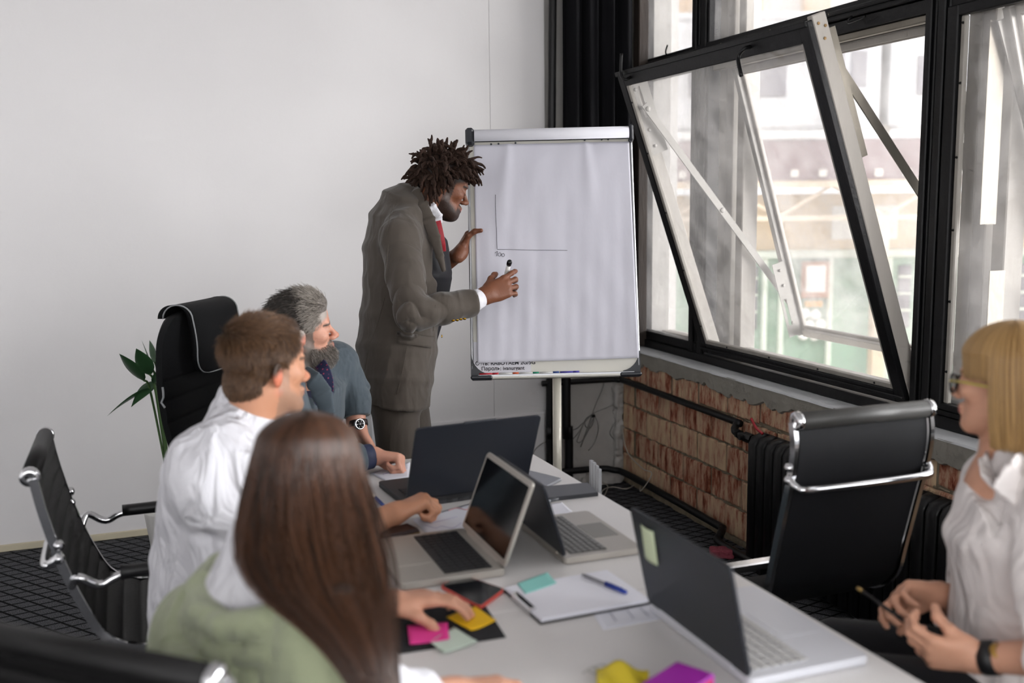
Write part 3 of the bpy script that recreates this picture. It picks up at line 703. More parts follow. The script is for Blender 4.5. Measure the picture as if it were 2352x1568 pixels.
for (a0, a1, v0, v1) in ((Y0s+fw_, Y0s+fw_+.012, fw_, SL-.07), (Y1s-fw_-.02, Y1s-fw_, fw_, SL-.07), (Y0s+fw_+.012, Y1s-fw_-.02, fw_, fw_+.02)): sbar('glazing_bead', a0, a1, v0, v1, -.022, -.004, bead, .002)
o = sbar('glass_pane', Y0s+.04, Y1s-.04, .03, SL-.05, -.018, -.014, pane_m, 0)
def spt(y, v, n): return np.array([hz[0], y, hz[2]])+vdir*v+ndir*n
screws([spt(Y1s-fw_-.01, v, -.004) for v in (.15, .45, .75, 1.05, 1.3)], ndir, .005, black_paint, HS)
screws([spt(y, fw_+.01, -.004) for y in (4.2, 3.85, 3.5, 3.15)], ndir, .005, black_paint, HS)
screws([spt(Y0s, SL-.02, -.045), spt(Y0s, SL-.035, -.07), spt(Y0s, SL-.075, -.055)], (0, -1, 0), .006, screw_m, HS)
for y, c in ((4.33, 0), (3.35, 1)):
    a = spt(y, SL-.035, 0); b = spt(y, SL-.035, .03)
    obj('handle', tube(spline([a, b, b+np.array([-.01, .02, -.03]) if c else b+np.array([-.005, .03, .03]), b+np.array([-.02, -.02, -.10]) if c else b+np.array([-.0, .035, .12])], 6), .0075, 8), hook_m, HS, True)
# slotted slide plates on both stiles
def slide_plate(y, v0, v1, n0, n1, m, org=hz, vd=vdir, nd=ndir, par=HS, slot=(.05, .16), flip=False):
    """Sheet-metal plate in a plane of constant y with a long slot."""
    s0, s1 = (v1-slot[0]-slot[1], v1-slot[0]) if not flip else (v0+slot[0], v0+slot[0]+slot[1]); q = (n0*.35+n1*.65); e = .009
    parts = [box((y-.0015, v0, n0), (y+.0015, s0, n1)), box((y-.0015, s1, n0), (y+.0015, v1, n1)), box((y-.0015, s0, min(n0, q-e)), (y+.0015, s1, max(min(n0, n1), q-e))) , box((y-.0015, s0, q+e), (y+.0015, s1, max(n0, n1)))]
    vf = merge(*parts); v = vf[0]; W = np.array([org[0], 0, org[2]])+np.outer(v[:, 1], vd)+np.outer(v[:, 2], nd); W[:, 1] += v[:, 0]
    obj('slide_plate', (W, vf[1]), m, par)
slide_plate(Y1s-.055, SL-.42, SL-.06, -.115, -.03, grey_metal, slot=(.03, .15))
slide_plate(Y0s+.035, SL-.52, SL-.05, -.135, -.07, steel_worn, slot=(.10, .18))
screws([spt(Y1s-.058, SL-.10, -.04), spt(Y1s-.058, SL-.19, -.045), spt(Y1s-.058, SL-.30, -.05), spt(Y1s-.058, SL-.38, -.055)], (0, -1, 0), .008, grey_metal, HS, 'bolt', .006)

# outer window: pale frame, its own hopper opening outwards, and the stay arms between both
W3 = thing('window_3', None, None, (XO, 4, 1.5), kind='structure')
for y0, y1 in ((4.40, 4.46), (4.50, 4.56), (4.56, 4.69), (2.75, 2.81), (2.84, 2.90), (2.90, 2.965), (1.30, 1.46), (-.28, -.1), (-1.85, -1.66)):
    bar('post', y0, y1, .80, 3.25, XO, XO+(.09 if (y1-y0) < .1 else .06), pale_paint, W3)
bar('sill_rail', -3.3, 5.3, .79, .86, XO, XO+.08, pale_paint, W3); bar('transom', -3.3, 5.3, 2.32, 2.40, XO, XO+.08, pale_paint, W3)
bar('transom', 2.97, 4.40, 2.275, 2.315, XO-.03, XO+.05, black_paint, W3)
bar('post', 5.22, 5.3, .8, 3.25, XO, XO+.08, pale_paint, W3)
pane(4.69, 5.22, .86, 2.32, XO+.04, pane_m2, W3); pane(4.69, 5.22, 2.40, 3.2, XO+.04, pane_m2, W3); pane(2.965, 4.40, 2.40, 3.2, XO+.04, pane_m2, W3)
pane(1.46, 2.75, 2.40, 3.2, XO+.04, pane_m2, W3)
def outer_hopper(name, y0, y1, bot, top):
    t = thing(name, None, None, (float(top[0]), (y0+y1)/2, float(top[2])), kind='structure')
    vd = nrm(np.array([bot[0]-top[0], 0, bot[2]-top[2]])); L = float(np.linalg.norm([bot[0]-top[0], bot[2]-top[2]])); nd = np.array([vd[2], 0, -vd[0]]); nd = nd if nd[0] < 0 else -nd
    o = np.array([top[0], 0, top[2]])
    for (a0, a1, v0, v1) in ((y0, y0+.06, 0, L), (y1-.06, y1, 0, L), (y0+.06, y1-.06, L-.055, L), (y0+.06, y1-.06, 0, .05)):
        sbar('sash_bar', a0, a1, v0, v1, -.02, .0, pale_paint, .003, t, o, vd, nd); sbar('sash_lip', a0+.014, a1-.014, v0+.01, v1-.01, 0, .028, grey_metal if a1-a0 < .1 else pale_paint, .003, t, o, vd, nd)
    sbar('glass_pane', y0+.05, y1-.05, .04, L-.045, -.012, -.008, pane_m2, 0, t, o, vd, nd)
    slide_plate(y1-.065, L-.42, L-.03, .03, .10, grey_metal, o, vd, nd, t, slot=(.06, .14)); slide_plate(y0+.065, L-.42, L-.03, .03, .10, grey_metal, o, vd, nd, t, slot=(.06, .14))
    P_ = lambda v, n: o+vd*v+nd*n
    screws([P_(v, .065)+np.array([0, y1-.068, 0]) for v in (L-.38, L-.30, L-.10)], (0, -1, 0), .008, grey_metal, t, 'bolt', .006)
    return t
A_ = PY(1693, 150, 4.36); B_ = PY(1842, 770, 4.36)
outer_hopper('window_4', 2.99, 4.385, B_, A_); outer_hopper('window_5', 1.48, 2.74, B_, A_)
def arm(pts, y, m, w=.034):
    t = obj('stay_arm', tube([np.array(p) for p in pts], 1, flat=(.007, w), up=(0, 0, 1)), m, W3)
a0, a1 = PY(1480, 240, 4.37), PY(1822, 705, 4.37); arm([a0, a1], 0, grey_metal)
b0 = PY(1932, 160, 3.05); b1 = b0+(a1-a0); arm([b0, b1], 0, steel_worn)
screws([a0+(a1-a0)*t+np.array([0, -.004, 0]) for t in (.02, .50, .97)], (0, -1, 0), .013, grey_metal, W3, 'pivot', .006)
# stay of the neighbouring closed bay, seen through its pane
c0 = np.array([XF+.08, 2.72, 2.2]); obj('stay_arm', tube([c0, c0+np.array([.5, 0, -1.2])], 1, flat=(.007, .034), up=(0, 0, 1)), grey_metal, W3)
obj('slide_plate', box((XF+.05, 2.735, 1.52), (XF+.12, 2.738, 2.2)), steel_worn, W3); obj('slide_plate', box((XF+.09, 2.72, .86), (XF+.16, 2.723, 1.36)), steel_worn, W3)

# ---------------------------------------------------------------- outside: street seen through the panes
RH = np.array([math.cos(YAW), -math.sin(YAW), 0]); FH = np.array([math.sin(YAW), math.cos(YAW), 0]); ZV = np.array([0, 0, 1.])
def ebox(r0, r1, z0, z1, d0, d1, bev=0): return obox((0, 0, 0), RH, FH, ZV, (r0, d0, z0), (r1, d1, z1), bev)
asphalt = mat('pale_asphalt', 'bdb3a3', rough=.9, var=.15, scale=1.5)
struct('ground', obox((0, 0, 0), RH, FH, ZV, (3.8, 3.0, -3.2), (60, 60, -3.0)), asphalt)
train_m = mat('train_steel', 'd2d2d4', rough=.4, metal=.2, var=.06, scale=1); win_m = mat('dark_glass', '7d7a80', rough=.2)
girder_m = mat('brown_girder', '7c6668', rough=.7, var=.15, scale=2); cream_m = mat('cream_truss', 'd8c4ac', rough=.7)
def train_car(r0):
    t = thing('train_car', ('pale steel railway carriage on the viaduct, seen past the outer sash' if r0 < 3 else 'pale steel railway carriage on the viaduct, seen beyond the person with glasses'), 'train', tuple(RH*r0+FH*22+ZV*2.95), group='railway carriages on the viaduct')
    obj('car_body', ebox(r0, r0+7.5, 2.98, 5.3, 22, 24.5, .15), train_m, t); obj('roof', ebox(r0+.05, r0+7.45, 5.3, 5.5, 22.1, 24.4, .08), train_m, t)
    for k in range(5):
        x = r0+.5+k*1.45
        if k in (1, 4):
            obj('door', ebox(x-.1, x+.95, 3.1, 4.95, 21.97, 22.02, .02), mat('train_door', 'b9bac0', rough=.4), t)
            for u in (0.02, .5): obj('window', ebox(x+u, x+u+.34, 3.9, 4.65, 21.94, 21.98, .01), win_m, t)
        else: obj('window', ebox(x, x+.62, 3.72, 4.55, 21.96, 22.02, .05), win_m, t)
    obj('skirt', ebox(r0, r0+7.5, 2.85, 3.02, 21.95, 22.1, .02), mat('white_band', 'e6e4e2'), t)
train_car(.4); train_car(8.1)
v_ = thing('viaduct', 'brown plate girder viaduct with cream truss carrying the train', 'bridge', tuple(RH*8+FH*22.3-ZV*3))
obj('girder', ebox(1, 17, 1.98, 2.84, 22.0, 22.4, .02), girder_m, v_); obj('bottom_chord', ebox(1, 17, 1.12, 1.22, 22.1, 22.3), cream_m, v_); obj('top_chord', ebox(1, 17, 1.82, 1.98, 22.05, 22.35), cream_m, v_)
for k in range(14):
    a = 1.2+k*1.15; p0 = RH*a+FH*22.2+ZV*1.2; p1 = RH*(a+1.15)+FH*22.2+ZV*1.86
    if k % 2: p0, p1 = RH*a+FH*22.2+ZV*1.86, RH*(a+1.15)+FH*22.2+ZV*1.2
    obj('diagonal', tube([p0, p1], .035, 6), cream_m, v_)
for k in range(26): obj('bolt_plate', ebox(1.2+k*.6, 1.36+k*.6, 2.05, 2.2, 21.96, 22.0), mat('white_plate', 'd9d4cc'), v_)
for r in (2.2, 7.9, 13.5): obj('pier', ebox(r, r+.28, -3, 1.12, 22.05, 22.35, .02), cream_m, v_)
bl = thing('street_building', 'peach and green shop building below the viaduct outside', 'building', tuple(RH*8+FH*24-ZV*3))
peach = mat('peach_wall', 'dcc5a4', rough=.8, var=.1, scale=1); green = mat('green_shopfront', '98b19e', rough=.6, var=.15, scale=.7); lightc = mat('pale_cornice', 'd6ddcf', rough=.6)
obj('upper_wall', ebox(0, 19, .35, 1.7, 24.2, 27, .0), peach, bl); obj('cornice', ebox(0, 19, .2, .38, 23.9, 24.25, .02), lightc, bl); obj('shopfront', ebox(0, 19, -3.0, .2, 24.15, 27), green, bl)
for r in (3.3, 4.35, 7.6, 8.6, 10.2, 11.4): obj('window', ebox(r, r+.55, .62, 1.4, 24.15, 24.2, .01), mat('white_blind', 'eeebe4'), bl)
for r in (5.55, 9.2, 12.0):
    f_ = obj('shop_window', ebox(r, r+.3, -1.5, .0, 24.08, 24.15, .01), win_m, bl)
    for z in (-1.1, -.7, -.3): obj('glazing_bar', ebox(r, r+.3, z, z+.05, 24.05, 24.08), lightc, f_)
for r in (4.5, 5.95, 6.35, 7.5, 8.9, 10.9): obj('pilaster', ebox(r, r+.12, -3, .2, 24.0, 24.15, .02), lightc, bl)
sg = thing('shop_sign', 'brown framed white shop sign outside above the round white plates', 'sign', tuple(RH*7+FH*24-ZV*.3))
obj('sign_frame', ebox(6.85, 7.5, -.75, .12, 23.92, 24.0, .02), mat('brown_sign', 'a06a45'), sg); obj('sign_face', ebox(6.95, 7.4, -.6, .02, 23.89, 23.92), mat('white_sign', 'f4f2ee'), sg)
obj('sign_plate', ebox(6.95, 7.35, -.95, -.82, 23.9, 24.0), mat('ochre_plate', 'd39a3c'), sg)
gd = np.random.default_rng(3)
plate_at = ['upper left of the cluster under the sign', 'upper right of the cluster under the sign', 'left one of the middle pair', 'right one of the middle pair', 'bottom row, leftmost', 'bottom row, middle', 'bottom row, rightmost']
for (a, z) in ((6.95, -1.12), (7.2, -1.15), (7.05, -1.4), (7.33, -1.38), (6.93, -1.62), (7.2, -1.64), (7.42, -1.62)):
    o = obj('plate', lathe([(.0, 0), (.11, .01), (.13, .03), (.12, .04)], 14, RH*a+FH*23.98+ZV*z, -FH), mat('white_plate2', 'f0eeea', rough=.3), None, True)
    tag(o, 'round white plate on the green shopfront outside, '+plate_at.pop(0), 'plate', 'round plates on the shopfront')
tc_ = thing('upper_building', 'tall building with beige piers behind the railway', 'building', tuple(RH*8+FH*27-ZV*3)); 
obj('facade', ebox(-2, 24, 5.4, 14, 27, 30), mat('bright_facade', 'd9d7d6'), tc_)
for k in range(14): obj('pier', ebox(-1+k*1.7, -.3+k*1.7, 5.9, 13.8, 26.7, 27, .03), mat('beige_pier', 'c4a888'), tc_)
crate_at = ['tan crate on the pavement outside, nearest the left light', 'green crate on the pavement outside the open window', 'pale crate on the pavement outside behind the radiator chair']
for k in range(3):
    o = obj('crate', obox((RH*(5.4+k*.8)+FH*(17.5+gd.uniform(-1, 1))-ZV*2.98), RH, FH, ZV, (0, 0, 0), (.55+.2*gd.random(), .5, .35+.3*gd.random()), .03), mat('crate_%d' % (k % 3), ('c9a27c', '9fb395', 'd8d2c6')[k % 3]), None)
    tag(o, crate_at[k], 'crate', 'crates on the pavement')

# ---------------------------------------------------------------- curtain, pipes, radiator
cur_m = mat('black_curtain', '101013', rough=.9, var=.2, scale=5, spec=.15)
def cur(u, v):
    a = u*26; x = 2.185+.395*u; y = 5.10-.035*u+.035*math.sin(a)*(.6+.4*v)+.012*math.sin(a*2.3+v*2); return (x+.01*math.cos(a), y, 1.0+2.4*v)
o = obj('curtain', grid(cur, 130, 10, .004, (0, -1, 0)), cur_m, None, True); tag(o, 'black floor curtain gathered in the corner beside the window', 'curtain')
pp = thing('heating_pipe', 'black painted heating pipes with red valve running to the radiator', 'pipe', (2.52, 4.6, 0))
z6 = .605
obj('upper_pipe', tube(spline([(2.08, 5.155, z6+.005), (2.45, 5.15, z6), (2.53, 5.12, z6), (2.548, 5.0, z6), (2.55, 4.0, z6-.005), (2.545, 3.93, z6-.012), (2.52, 3.905, z6-.03), (2.51, 3.86, z6-.04), (2.51, 3.66, z6-.045)], 6), .0165, 12), black_pipe, pp, True)
obj('lower_pipe', tube(spline([(2.10, 5.14, .10), (2.40, 5.12, .10), (2.48, 5.08, .095), (2.53, 4.95, .085), (2.54, 4.1, .07), (2.535, 4.02, .066), (2.50, 3.98, .05), (2.47, 3.93, .035), (2.47, 3.6, .035)], 6), .0185, 12), black_pipe, pp, True)
for (ax, tx, bx, r) in ((1274, 0, 1263, .021), (1306, 0, 1307, .024)):
    tp = PY(ax, 0, 5.15); bt = PY(bx, 1060, 5.15); md = PY(bx-1, 980, 5.15); m2 = PY(bx-(6 if ax > 1300 else 0), 900, 5.15)
    obj('riser_pipe', tube(spline([(tp[0], 5.15, 3.44), m2, md, bt, (bt[0], 5.15, -.0)], 6), r, 12), black_pipe, pp, True)
vl = obj('valve_body', tube([(2.51, 3.80, z6-.042), (2.51, 3.74, z6-.042)], .024, 8), black_pipe, pp); obj('pipe_nut', tube([(2.51, 3.86, z6-.041), (2.51, 3.845, z6-.041)], .022, 6), black_pipe, pp); obj('valve_stem', tube([(2.51, 3.79, z6-.04), (2.47, 3.79, z6-.04)], .012, 8), black_pipe, pp)
obj('valve_lever', tube(spline([PX(1752, 996, 2.46), PX(1738, 984, 2.455), PX(1732, 974, 2.455), PX(1725, 960, 2.45)], 5), .006, 7), mat('red_lever', '9a1420', rough=.4), pp, True)
rd = thing('radiator', 'black cast iron column radiator under the window', 'radiator', (2.49, 3.0, 0))
sec = []
for k in range(20):
    y = 3.645-k*.062
    prof = [(2.435, .07), (2.435, .57), (2.45, .60), (2.50, .615), (2.545, .60), (2.56, .57), (2.56, .07), (2.54, .05), (2.46, .05)]
    V = []; 
    for dy, s_ in ((-.026, .9), (-.018, 1), (.018, 1), (.026, .9)):
        for (x, z) in prof: V.append((2.4975+(x-2.4975)*s_, y+dy, .33+(z-.33)*(.985 if s_ < 1 else 1)))
    n_ = len(prof); F = [[i*n_+j, i*n_+(j+1) % n_, (i+1)*n_+(j+1) % n_, (i+1)*n_+j] for i in range(3) for j in range(n_)]+[list(range(n_))[::-1], [3*n_+j for j in range(n_)]]
    obj('section', (np.array(V), F), black_pipe, rd, True)
obj('foot', box((2.45, 3.58, 0), (2.54, 3.61, .06), .004), black_pipe, rd); obj('foot', box((2.45, 2.5, 0), (2.54, 2.53, .06), .004), black_pipe, rd)
cab_m = mat('white_cable', 'b4aea2', rough=.5)
def cable(name, pts, r, m, label, par=None, n=8, group=None):
    o = obj(name, tube(spline(pts, n), r, 6), m, par, True)
    if par is None: tag(o, label, 'cable', group)
    return o
cable('cable', [(2.56, 5.13, .34), PX(1440, 1035, 2.56), PX(1475, 1075, 2.55), PX(1497, 1088, 2.53), (2.50, 4.78, .05), PZ(1470, 1107, .012), PZ(1440, 1122, .008), PZ(1408, 1118, .006), PZ(1388, 1123, .006), PZ(1375, 1140, .006)], .0032, cab_m, 'thin white cable running down the brick corner and across the carpet')
cable('cable', [PZ(1378, 1107, .01), PZ(1392, 1112, .01), PZ(1396, 1120, .01), PZ(1388, 1138, .01), PZ(1380, 1150, .01)], .003, cab_m, 'short white cable end curling on the carpet beside the table')
bu = thing('cable_bundle', 'looped bundle of grey network cables hanging on the corner plaster', 'cable', (2.36, 5.2, .4))
q = lambda px, py: np.array([*PY(px, py, 5.205)])
g_cab = mat('grey_cable', '8d8b88', rough=.5)
for pts in ([(1425, 905), (1405, 930), (1378, 942), (1362, 950), (1345, 968), (1330, 992), (1316, 1008)], [(1387, 866), (1385, 890), (1370, 925), (1361, 950), (1352, 985), (1340, 1010), (1334, 1026), (1338, 1015), (1352, 975), (1360, 952)], [(1362, 950), (1372, 968), (1374, 990), (1366, 1015), (1352, 1034)], [(1360, 952), (1344, 965), (1330, 1000), (1326, 1014), (1336, 1013), (1350, 990), (1362, 960)], [(1361, 951), (1346, 962), (1345, 978), (1356, 982), (1364, 965), (1361, 951)], [(1408, 866), (1414, 895), (1424, 918), (1426, 940), (1415, 965), (1404, 985), (1402, 998), (1420, 1018), (1430, 1026)], [(1312, 988), (1326, 983), (1340, 970)]):
    obj('loop', tube(spline([q(*a) for a in pts], 6), .0028, 6), g_cab, bu, True)
obj('tie', tube([q(1366, 954), q(1359, 956)], .009, 8), black_pipe, bu)
o = obj('cable', tube(spline([PY(1258, 1012, 5.165), PY(1240, 1022, 5.165), PY(1225, 1040, 5.165), PY(1222, 1075, 5.165)], 6), .003, 6), g_cab, None, True); tag(o, 'short grey cable drooping on the white wall left of the flipchart post', 'cable')
sp_ = PZ(1658, 1280, 0); sg_ = thing('sponge', 'dusty pink sponge block lying on the dark carpet by the brick wall', 'sponge', (sp_[0], sp_[1], 0), math.radians(-25))
obj('foam', rough_block((-.055, -.035, 0.003), (.055, .035, .045), 40, .003, .004), mat('pink_foam', '8d3f4c', rough=.95, var=.3, scale=30, bump=.8, bscale=80), sg_, True, True)

# ================================================================== FLIPCHART
def flipchart():
    TLc, TRc, BLc, BRc = P(1072, 302, 4.30), P(1455, 290, 4.30), P(1082, 866, 4.19), P(1468, 860, 4.19)
    U = nrm((TRc-TLc)+(BRc-BLc)); V = nrm((TLc-BLc)+(TRc-BRc)); V = nrm(V-U*(U@V)); Nn = np.cross(U, V)      # Nn towards the camera
    Wd = .5*(np.linalg.norm(TRc-TLc)+np.linalg.norm(BRc-BLc)); Hd = .5*(np.linalg.norm(TLc-BLc)+np.linalg.norm(TRc-BRc)); O = BLc
    t = thing('flipchart', 'white flipchart easel on a round post with one drawn axis', 'flipchart', tuple((BLc+BRc)/2*np.array([1, 1, 0])))
    ob = lambda n, u0, u1, v0, v1, n0, n1, m, bev=0, par=None: obj(n, obox(O, U, V, Nn, (u0, v0, n0), (u1, v1, n1), bev), m, par or t)
    wb_ = mat('whiteboard_face', 'd6d3c9', rough=.28, var=.03, scale=3); alu = mat('aluminium_edge', 'b4b5b8', rough=.35, metal=.7); cap = mat('charcoal_plastic', '25282e', rough=.45)
    ob('board', .006, Wd-.006, .0, Hd-.05, -.018, -.002, wb_, .002)
    for a, b in ((0, .012), (Wd-.012, Wd)): ob('edge_strip', a, b, .03, Hd-.03, -.022, .002, alu, .004)
    ob('backing', .01, Wd-.01, .04, Hd-.04, -.024, -.018, cap)
    ob('tray', .03, Wd-.03, -.012, .002, -.02, .045, wb_, .004); ob('tray_lip', .03, Wd-.03, -.004, .006, .038, .045, alu, .002)
    for s, x in ((1, 0), (-1, Wd)):
        R_ = .055; poly = [(x, 0), (x+s*R_*1.5, 0)]+[(x+s*(R_*1.5-R_*1.45*math.sin(a)), R_*1.6*(1-math.cos(a))+.012) for a in np.linspace(.15, 1.5, 8)]+[(x, R_*1.7)]
        if s < 0: poly = poly[::-1]
        obj('corner_cap', prism(poly, O-Nn*.012, U, V, Nn, .014), cap, t)
        ob('corner_cap', min(x, x+s*.09), max(x, x+s*.09), -.014, .004, -.02, .050, cap, .006)
    # clamp bar with the turned-over pad
    pad_m = mat('pad_paper', 'd8d7e1', rough=.75, var=.015, scale=2.5, bump=.22, bscale=9, stretch=(1, 1, .35))
    pr = []
    for a in np.linspace(-.25*math.pi, 1.15*math.pi, 14): pr.append((.034+.034*math.cos(a)-.030, .033*math.sin(a)))
    V_ = []; 
    for u in (.034, Wd-.016):
        for (n_, v_) in pr: V_.append(O+U*u+V*(Hd-.036+v_)+Nn*(n_+.004))
    k = len(pr); obj('turned_over_sheets', (np.array(V_), [[i, i+1, k+i+1, k+i] for i in range(k-1)]+[list(range(k))[::-1], list(range(k, 2*k))]), mat('roll_paper', 'e9e9f0', rough=.7, var=.02), t, True)
    ob('clamp_cap', -.004, .033, Hd-.072, Hd+.002, -.022, .036, cap, .01); ob('clamp_cap', Wd-.016, Wd+.004, Hd-.072, Hd+.002, -.022, .036, cap, .008)
    ob('clamp_bar', .02, Wd-.01, Hd-.055, Hd-.02, -.02, -.0, cap, .004)
    # hanging sheet with two soft pleats below the holes
    u0, u1, v1 = .030, Wd-.014, Hd-.066; vb = .056
    def sh(u, v):
        x = u0+(u1-u0)*u; y = v1+(vb-v1)*v; L_ = 0
        for c0, c1, s_ in ((.22, .10, 1), (.72, .80, -1)):
            c = c0+(c1-c0)*min(v*1.6, 1.6)*.8; L_ += math.exp(-((u-c)/(.025+.10*v))**2)*(.007*math.exp(-v*2.2))
        wv = .0011*math.sin(u*31+3*math.sin(v*5))*math.sin(v*9+2*u)+.0007*math.sin(u*70+v*5)*v
        z = .004+L_+wv+.010*v*v*(1 if u < .95 else 1)+(.006*max(0, u-.93)/.07*v)
        x += .006*v*(1 if u > .5 else -.3); y += .006*u*v
        return O+U*x+V*y+Nn*z
    s_o = obj('flip_sheet', grid(sh, 90, 70, .0006, Nn), pad_m, t, True)
    hole = mat('punched_hole', '3c3f45', rough=.6)
    for (px, py) in ((1128, 331), (1145, 330), (1184, 328), (1343, 321), (1382, 320), (1397, 319.5)):
        r_ = ray(px, py); o_ = O+Nn*.0088; d_ = ((o_-CAMP)@Nn)/(r_@Nn); c = CAMP+r_*d_
        obj('punched_hole', lathe([(.0042, -.002), (.0042, .0004)], 12, c, Nn), hole, t)
    # handwriting on the sheet: follows the sheet surface
    ink = mat('marker_ink', '35353d', rough=.6)
    def onp(px, py, off=.0):
        r_ = ray(px, py); lo_, hi_ = .0, .03
        uu = vv = .5
        for _ in range(4):
            zz = (sh(uu, vv)-O)@Nn; o_ = O+Nn*(zz+.0012); d_ = ((o_-CAMP)@Nn)/(r_@Nn); c = CAMP+r_*d_
            uu = min(max((((c-O)@U)-u0)/(u1-u0), 0), 1); vv = min(max((((c-O)@V)-v1)/(vb-v1), 0), 1)
        return c
    def ink_line(name, pts, r, n=8, close=False): obj(name, tube(spline([onp(*p) for p in pts], n), r, 5), ink, t, True)
    ink_line('drawn_axis', [(1138, 447), (1138, 475), (1139, 500), (1140.5, 530), (1141, 555), (1142, 571)], .0010)
    ink_line('drawn_axis', [(1142, 572.5), (1180, 573), (1215, 574), (1260, 574.5), (1303, 575)], .0009)
    ink_line('drawn_figure', [(1137, 581), (1140, 578.5), (1142.5, 577), (1142, 582), (1140.5, 588)], .0009, 4)
    ink_line('drawn_figure', [(1149.5, 580), (1146, 581), (1144.3, 585), (1146, 588), (1149.5, 587.5), (1151, 584), (1149.8, 580.5)], .0009, 4)
    ink_line('drawn_figure', [(1156, 581.5), (1152.8, 583.5), (1152.6, 587), (1155, 589.3), (1158, 588), (1158.8, 584.5), (1156.3, 581.5)], .0009, 4)
    # notice taped to the board's lower left corner
    nb = obj('paper_notice', obox(O, U, V, Nn, (.012, .012, -.001), (.248, .145, .001)), mat('notice_paper', 'dcdbe2', rough=.7), t)
    txt_m = mat('print_ink', '24242b', rough=.7)
    def text(s, u, v, size, par):
        c = bpy.data.curves.new('printed_line', 'FONT'); c.body = s; c.size = size; c.extrude = .0003; c.materials.append(txt_m); c.offset = .0004
        o = bpy.data.objects.new('printed_line', c); link(o, par); B = O+U*u+V*v+Nn*.0016
        Mx = Matrix([list(r) for r in frame(B, U, V, Nn)]); dg = bpy.context.evaluated_depsgraph_get(); me = bpy.data.meshes.new_from_object(o.evaluated_get(dg)); bpy.data.objects.remove(o); o = bpy.data.objects.new('printed_line', me); link(o, par); o.matrix_local = MW[t.name].inverted() @ Mx; return o
    text('Пароль: ivanurgant', .043, .0265, .0215, nb); text('Сеть: RABOTAEM 2G/5G', .018, .0480, .0225, nb)
    for (u_, v_) in ((.345, .068), (.585, .070), (Wd-.05, .073)):
        obj('magnet', lathe([(.006, 0), (.006, .006), (.004, .008)], 10, O+U*u_+V*v_+Nn*-.002, Nn), mat('steel_magnet', 'c6c6ca', rough=.3, metal=.6), t)
    # markers lying in the tray (each its own thing)
    mk = [(.045, .085, 'c02030', 'c02030', 'red felt marker lying at the left end of the flipchart tray'), (.165, .20, 'd8d8d6', 'cf5a2a', 'felt marker with orange and green cap in the flipchart tray'),
          (.255, .29, 'd8d8d6', '1f8a6a', 'white felt marker with green cap in the middle of the flipchart tray'), (.345, .385, 'd8d8d6', '2f4f9a', 'white felt marker with blue cap in the flipchart tray'), (.43, .47, '4238a8', '4238a8', 'violet felt marker at the right end of the row in the tray')]
    for i, (ua, ub, c1, c2, lb) in enumerate(mk):
        a = O+U*(.035+i*.083)+V*.0085+Nn*.014; b = a+U*.079
        mk_ = thing('marker', lb, 'marker', tuple(a), 0, 'markers in the flipchart tray')
        obj('barrel', tube([a, a+U*.055], .0062, 9), mat('mk_'+c1, c1, rough=.4), mk_, True); obj('cap', tube([a+U*.054, b], .0068, 9), mat('mk_'+c2, c2, rough=.35), mk_, True)
    # post and star foot
    pc = (O+U*(Wd*.507)); post = np.array([pc[0], pc[1], 0])-np.array([Nn[0], Nn[1], 0])*.015
    pole = mat('white_pole', 'd9d4c6', rough=.3, metal=.1, var=.03)
    obj('post', tube([post+ZV*.05, post+ZV*.92-Nn*np.array([1, 1, 0])*.01], .0185, 20), pole, t, True)
    obj('bracket', obox(O, U, V, Nn, (Wd*.507-.06, .01, -.05), (Wd*.507+.06, .5, -.024), .004), cap, t)
    for k in range(5):
        a = 2*math.pi*k/5+.3; e = post+np.array([math.cos(a)*.33, math.sin(a)*.33, .045]); obj('foot_arm', tube([post+ZV*.075, e], [.018, .012], 8), pole, t, True)
        obj('caster', lathe([(.016, -.01), (.022, -.005), (.022, .005), (.016, .01)], 12, e-ZV*.022, nrm(np.cross(e-post, ZV))), cap, t)
    obj('hub', lathe([(.03, .045), (.035, .06), (.03, .10), (.022, .11)], 16, post), cap, t)
    return O, U, V, Nn, Wd, Hd
FO, FU, FV, FN, FWd, FHd = flipchart()

# ================================================================== TABLE
tb = thing('meeting_table', 'long white meeting table covered with laptops and papers', 'table', (.7, 2.2, 0))
ttop = mat('table_laminate', 'dcd9d7', rough=.32, var=.02, scale=2, spec=.5)
def slab(poly, z0, z1, b=.003):
    c = np.mean(poly, axis=0); V = []; n = len(poly)
    for s_, z in ((b, z0), (0, z0+b), (0, z1-b), (b, z1)):
        for p in poly: d = nrm(np.append(np.array(p)-c, 0)); V.append((p[0]-d[0]*s_, p[1]-d[1]*s_, z))
    return np.array(V), [[i*n+j, i*n+(j+1) % n, (i+1)*n+(j+1) % n, (i+1)*n+j] for i in range(3) for j in range(n)]+[list(range(n))[::-1], [3*n+j for j in range(n)]]
TS = 1.975
obj('tabletop', slab([(.14, .95), (1.315, .95), (1.292, TS-.001), (.14, TS-.001)], .712, .74), ttop, tb)
obj('tabletop', slab([(.14, TS), (1.292, TS), (1.266, 3.335), (.16, 3.335)], .712, .74), ttop, tb)
lg = mat('white_leg_metal', 'd0cecb', rough=.4)
for x, y in ((.24, 1.1), (1.2, 1.1), (.24, 3.24), (1.16, 3.24), (.24, TS), (1.19, TS)): obj('leg', box((x-.03, y-.03, 0), (x+.03, y+.03, .712), .004), lg, tb)
obj('apron', box((.24, 1.1, .66), (.28, 3.28, .712)), lg, tb); obj('apron', box((1.13, 1.1, .66), (1.17, 3.28, .712)), lg, tb)

